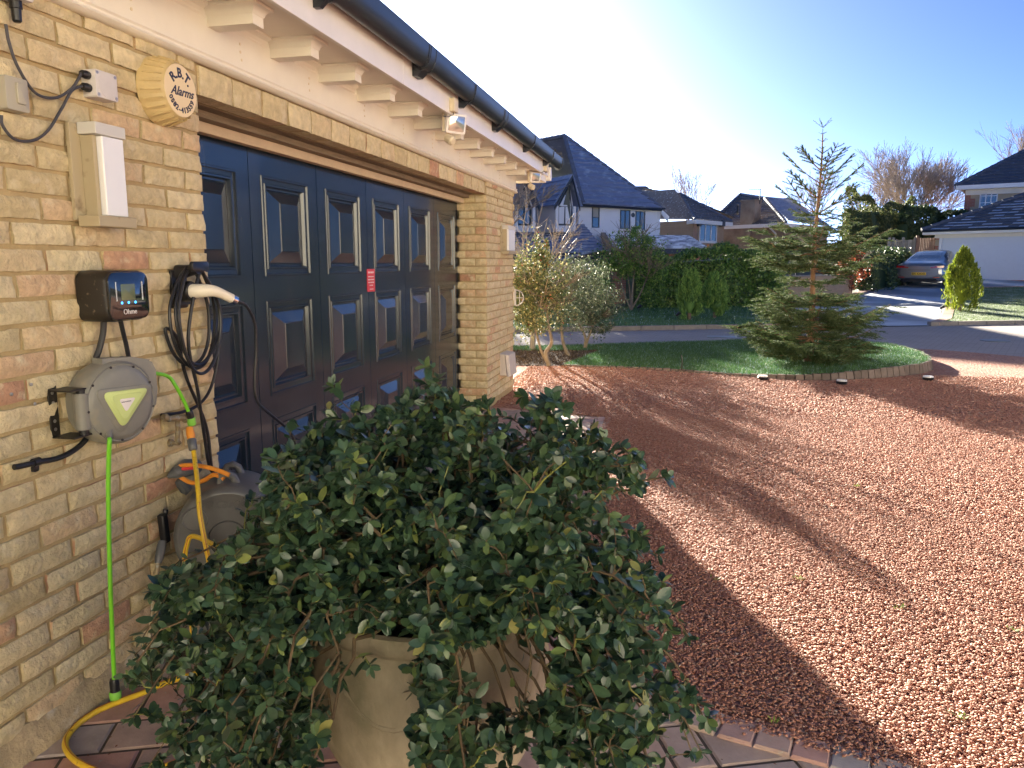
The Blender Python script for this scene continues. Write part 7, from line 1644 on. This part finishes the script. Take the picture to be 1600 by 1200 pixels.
def prof_(x):
    zb,wl,wm,zm,wb,zt,wr_,zr = [cat(x,c) for c in range(1,9)]
    key = [(0,zb),(wl*0.7,zb),(wl,zb+0.06),(wm,(zb+zm)/2+0.05),(wm,zm),(wm-0.012,(zm+zt)/2),(wb,zt-0.03),(wb-0.03,zt),(wb-0.07,zt+0.02+0.0*zr)]
    hw = zr-zt; key += [((wb-0.07)*(1-t)+wr_*t-0.02*math.sin(math.pi*t)*0, zt+0.02+(hw*0.90-0.02)*t) for t in (0.33,0.67,1.0)]
    key += [(wr_*0.86,zt+hw*0.965),(wr_*0.5,zt+hw*0.995),(0,zr)]
    return key
NPK = len(prof_(1.0)); vs = []
for x in xs_:
    k = prof_(x); full = k+[(-a,b) for a,b in k[-2:0:-1]]; vs.append([cpt(x,a,b) for a,b in full])
NR_ = len(vs[0]); body = MB(); glass_r, glass_s = MB(), MB()
flat = [p for ring_ in vs for p in ring_]; fs = []
for i in range(len(xs_)-1):
    xc = (xs_[i]+xs_[i+1])/2
    for j in range(NR_):
        j2 = (j+1)%NR_; pj = (j if j < NPK else NR_-j); seg = min(j,j2 if j2 else NR_) if j < NPK-1 else NR_-1-j
        ya = abs(((vs[i][j]+vs[i][j2])/2-cq).dot(ch_r)); za = ((flat[i*NR_+j]+flat[i*NR_+j2]+flat[(i+1)*NR_+j]+flat[(i+1)*NR_+j2])/4-cpt(xc,0,0)).z
        if ya > 0.62 and any((xc-wx)**2+(za-0.34)**2 < 0.375**2 for wx in (0.98,3.95)) and za < 0.72: continue
        f = (i*NR_+j,i*NR_+j2,(i+1)*NR_+j2,(i+1)*NR_+j); fs.append(f)
        c4 = [flat[t] for t in f]; 
        if 0.62 < xc < 1.62 and 12 <= seg <= 14: 
            nrm = (c4[1]-c4[0]).cross(c4[3]-c4[0]); nrm.normalize(); nrm = nrm if nrm.z > 0 else -nrm; glass_r.add([p+nrm*0.006 for p in c4], [(0,1,2,3)])
        if 1.25 < xc < 3.35 and 8 <= seg <= 10 and za > 0.96:
            side = 1 if (c4[0]-cq).dot(ch_r) > 0 else -1; glass_s.add([p+ch_r*side*0.006+V(0,0,0.002) for p in c4], [(0,1,2,3)])
fs.append(tuple(range(NR_))); fs.append(tuple(range((len(xs_)-1)*NR_,len(xs_)*NR_))[::-1]); body.add(flat, fs)
bo = body.build('body', 'carpaint', car, True, 50); glass_r.build('rear_window', 'carglass', car, True); glass_s.build('side_window', 'carglass', car, True)
hb_ = MB(); hb_.hexa([cpt(x,y,z) for z in (0.24,0.74) for x,y in ((0.3,-0.60),(4.6,-0.60),(4.6,0.60),(0.3,0.60))]); hb_.build('underbody', 'tyre', car)
for s_ in (-1,1):
    tl = MB()
    def rear(y, z): return cpt(0.02+0.16*max(0,(abs(y)-0.45)/0.42)**1.5+0.02*(z-0.6)*0, y, z)
    N_ = 8; up_, lo_ = [], []
    for k in range(N_+1):
        y = s_*(0.40+0.46*k/N_); x = (0.030 if abs(y) < 0.62 else 0.030+0.45*(abs(y)-0.62)**1.3)-0.028; up_.append(cpt(x,y,0.865+0.01*k/N_)); lo_.append(cpt(x-0.004,y,0.775+0.012*k/N_))
    tl.add(lo_+up_+[p+ch_d*0.12 for p in lo_]+[p+ch_d*0.12 for p in up_], [(k,k+1,k+N_+2,k+N_+1) for k in range(N_)]+[(k+2*(N_+1),k,k+N_+1,k+3*(N_+1)) for k in (0,N_)]+[(k+N_+1,k+N_+2,k+3*(N_+1)+1,k+3*(N_+1)) for k in range(N_)]+[(k,k+1,k+2*(N_+1)+1,k+2*(N_+1)) for k in range(N_)])
    tl.build('tail_light', 'taillight', car)
    rf2 = MB(); rf2.hexa([cpt(x,s_*y,z) for z in (0.40,0.425) for x,y in ((-0.012,0.52),(0.01,0.74),(0.1,0.74),(0.1,0.52))]); rf2.build('reflector', 'taillight', car)
    mr_ = MB(); mr_.rbox((0,0,0), (0.14,0.20,0.13), 0.04, 'x'); mr_.v = [tuple(cpt(3.05+v[0], s_*1.03+v[1], 0.99+v[2])) for v in mr_.v]; mr_.build('wing_mirror', 'darkgrey', car, True, 40)
    for wx in (0.98,3.95):
        ty = MB(); ty.lathe([(0.30,-0.12),(0.335,-0.11),(0.345,-0.08),(0.345,0.08),(0.335,0.11),(0.26,0.115),(0.25,0.09),(0.001,0.085)], (0,0,0), 'y', 28); ty.v = [tuple(cpt(wx+v[0], s_*(0.835+v[1]) , 0.345+v[2])) for v in ty.v]; w_ = ty.build('wheel', 'tyre', car, True, 35)
        rm = MB()
        for k in range(5):
            a = 6.283*k/5; c_, s2 = math.cos(a), math.sin(a); rm.hexa([cpt(wx+r_*c_-t_*s2, s_*(0.925+dy), 0.345+r_*s2+t_*c_) for dy in (0,0.02) for r_,t_ in ((0.03,-0.03),(0.25,-0.045),(0.25,0.045),(0.03,0.03))])
        rg_ = [(0.235,0.09),(0.262,0.10),(0.262,0.118),(0.240,0.112)]; mm = MB(); mm.lathe(rg_, (0,0,0), 'y', 28); mm.f = mm.f[:-2]; mm.v = [tuple(cpt(wx+v[0], s_*(0.83+v[1]), 0.345+v[2])) for v in mm.v]; rm.add(mm.v, mm.f); rm.build('rim', 'rim', w_)
pl_ = MB(); pl_.hexa([cpt(x,y,z) for z in (0.50,0.61) for x,y in ((-0.022,-0.26),(-0.022,0.26),(0.02,0.26),(0.02,-0.26))]); po = pl_.build('number_plate', 'plate', car)
tx = MB(); text_on(tx, 'BX KAXK', 0.115, cpt(-0.0235,0,0.555), ch_r, V(0,0,1), bold=0.002); tx.build('plate_lettering', 'black', po)
df = MB(); df.hexa([cpt(x,y,z) for z in (0.23,0.37) for x,y in ((0.015,-0.62),(0.015,0.62),(0.25,0.74),(0.25,-0.74))]); df.build('rear_diffuser', 'tyre', car)
rc_ = MB(); rc_.hexa([cpt(x,y,z) for z in (0.485,0.63) for x,y in ((-0.012,-0.36),(-0.012,0.36),(0.03,0.36),(0.03,-0.36))]); rc_.build('plate_recess', 'carpaint', car)
cr2 = MB(); cr2.hexa([cpt(x,y,z) for z in (0.70,0.712) for x,y in ((-0.008,-0.40),(-0.008,0.40),(0.03,0.40),(0.03,-0.40))]); cr2.build('boot_seam', 'tyre', car)


# unseen house added behind the white one to throw shade on road and drive
bk = thing('shade_casting_house', 'unseen house added behind the white house to shade the road', 'house', P2(930,56,0))
mb = MB(); a, b = P2(905,53,0), P2(990,54.5,0); mb.hexa([a,b,b+FW*6,a+FW*6,a+V(0,0,4.6),b+V(0,0,4.6),b+FW*6+V(0,0,4.6),a+FW*6+V(0,0,4.6)]); mb.build('wall', 'brownbrick', bk)
rb = MB(); e0, e1 = a-FW*0.4+V(0,0,4.6), b-FW*0.4+V(0,0,4.6); r0, r1 = a+FW*3+RT*0.2+V(0,0,7.6), b+FW*3-RT*2.0+V(0,0,6.8); roof_plane(rb, [e0,e1,r1,r0], 0.4); roof_plane(rb, [e1+FW*7,e0+FW*7,r0,r1], 0.4); rb.build('roof', 'browntile', bk)
# ================================================================== ADDED PALE HOUSE (out of view, bounces sunlight onto the shaded garage wall)
M['bouncewall'] = mat('pale_bounce_wall', (0.82,0.77,0.66), 0.85, var=0.06, var_scale=2)
oh = thing('sun_bounce_house', 'unseen pale house added to bounce sunlight onto the shaded garage wall', 'house', (14,-5,0))
def bounce_wing(a, b, n, depth, h, name):
    u = (b-a).normalized(); L = (b-a).length; mb = MB(); mb.hexa([a,b,b-n*depth,a-n*depth,a+V(0,0,h),b+V(0,0,h),b-n*depth+V(0,0,h),a-n*depth+V(0,0,h)]); w = mb.build(name, 'bouncewall', oh)
    for z0, z1 in ((0.9,2.1),(3.5,4.7)):
        for k in range(int(L/3.6)):
            s = 1.3+k*3.6; f = MB()
            for q0,q1,c0,c1 in ((s,s+0.07,z0,z1),(s+1.33,s+1.4,z0,z1),(s+0.07,s+1.33,z0,z0+0.07),(s+0.07,s+1.33,z1-0.07,z1),(s+0.67,s+0.73,z0+0.07,z1-0.07)):
                f.hexa([a+u*q+n*d+V(0,0,z) for z in (c0,c1) for q,d in ((q0,0.0),(q1,0.0),(q1,0.05),(q0,0.05))])
            fo = f.build('window', 'whitetrim', w); g = MB(); g.hexa([a+u*q+n*d+V(0,0,z) for z in (z0+0.06,z1-0.06) for q,d in ((s+0.06,0.004),(s+1.34,0.004),(s+1.34,0.02),(s+0.06,0.02))]); g.build('pane', 'pane', w)
    rb = MB(); e0, e1 = a+n*0.4-u*0.4+V(0,0,h), b+n*0.4+u*0.4+V(0,0,h); D = depth+0.8; r0, r1 = e0+u*D/2-n*D/2+V(0,0,D*0.33), e1-u*D/2-n*D/2+V(0,0,D*0.33)
    roof_plane(rb, [e0,e1,r1,r0], 0.35); roof_plane(rb, [e1-n*D,e0-n*D,r0,r1], 0.35); roof_plane(rb, [e0-n*D,e0,r0], 0.35); roof_plane(rb, [e1,e1-n*D,r1], 0.35); rb.build('roof', 'darktile', oh)
bounce_wing(V(10.5,-13,0), V(10.5,3.2,0), V(-1,0,0), 8, 5.6, 'wall')
bounce_wing(V(-5.6,-12,0), V(10.4,-12,0), V(0,1,0), 8, 5.6, 'wall')
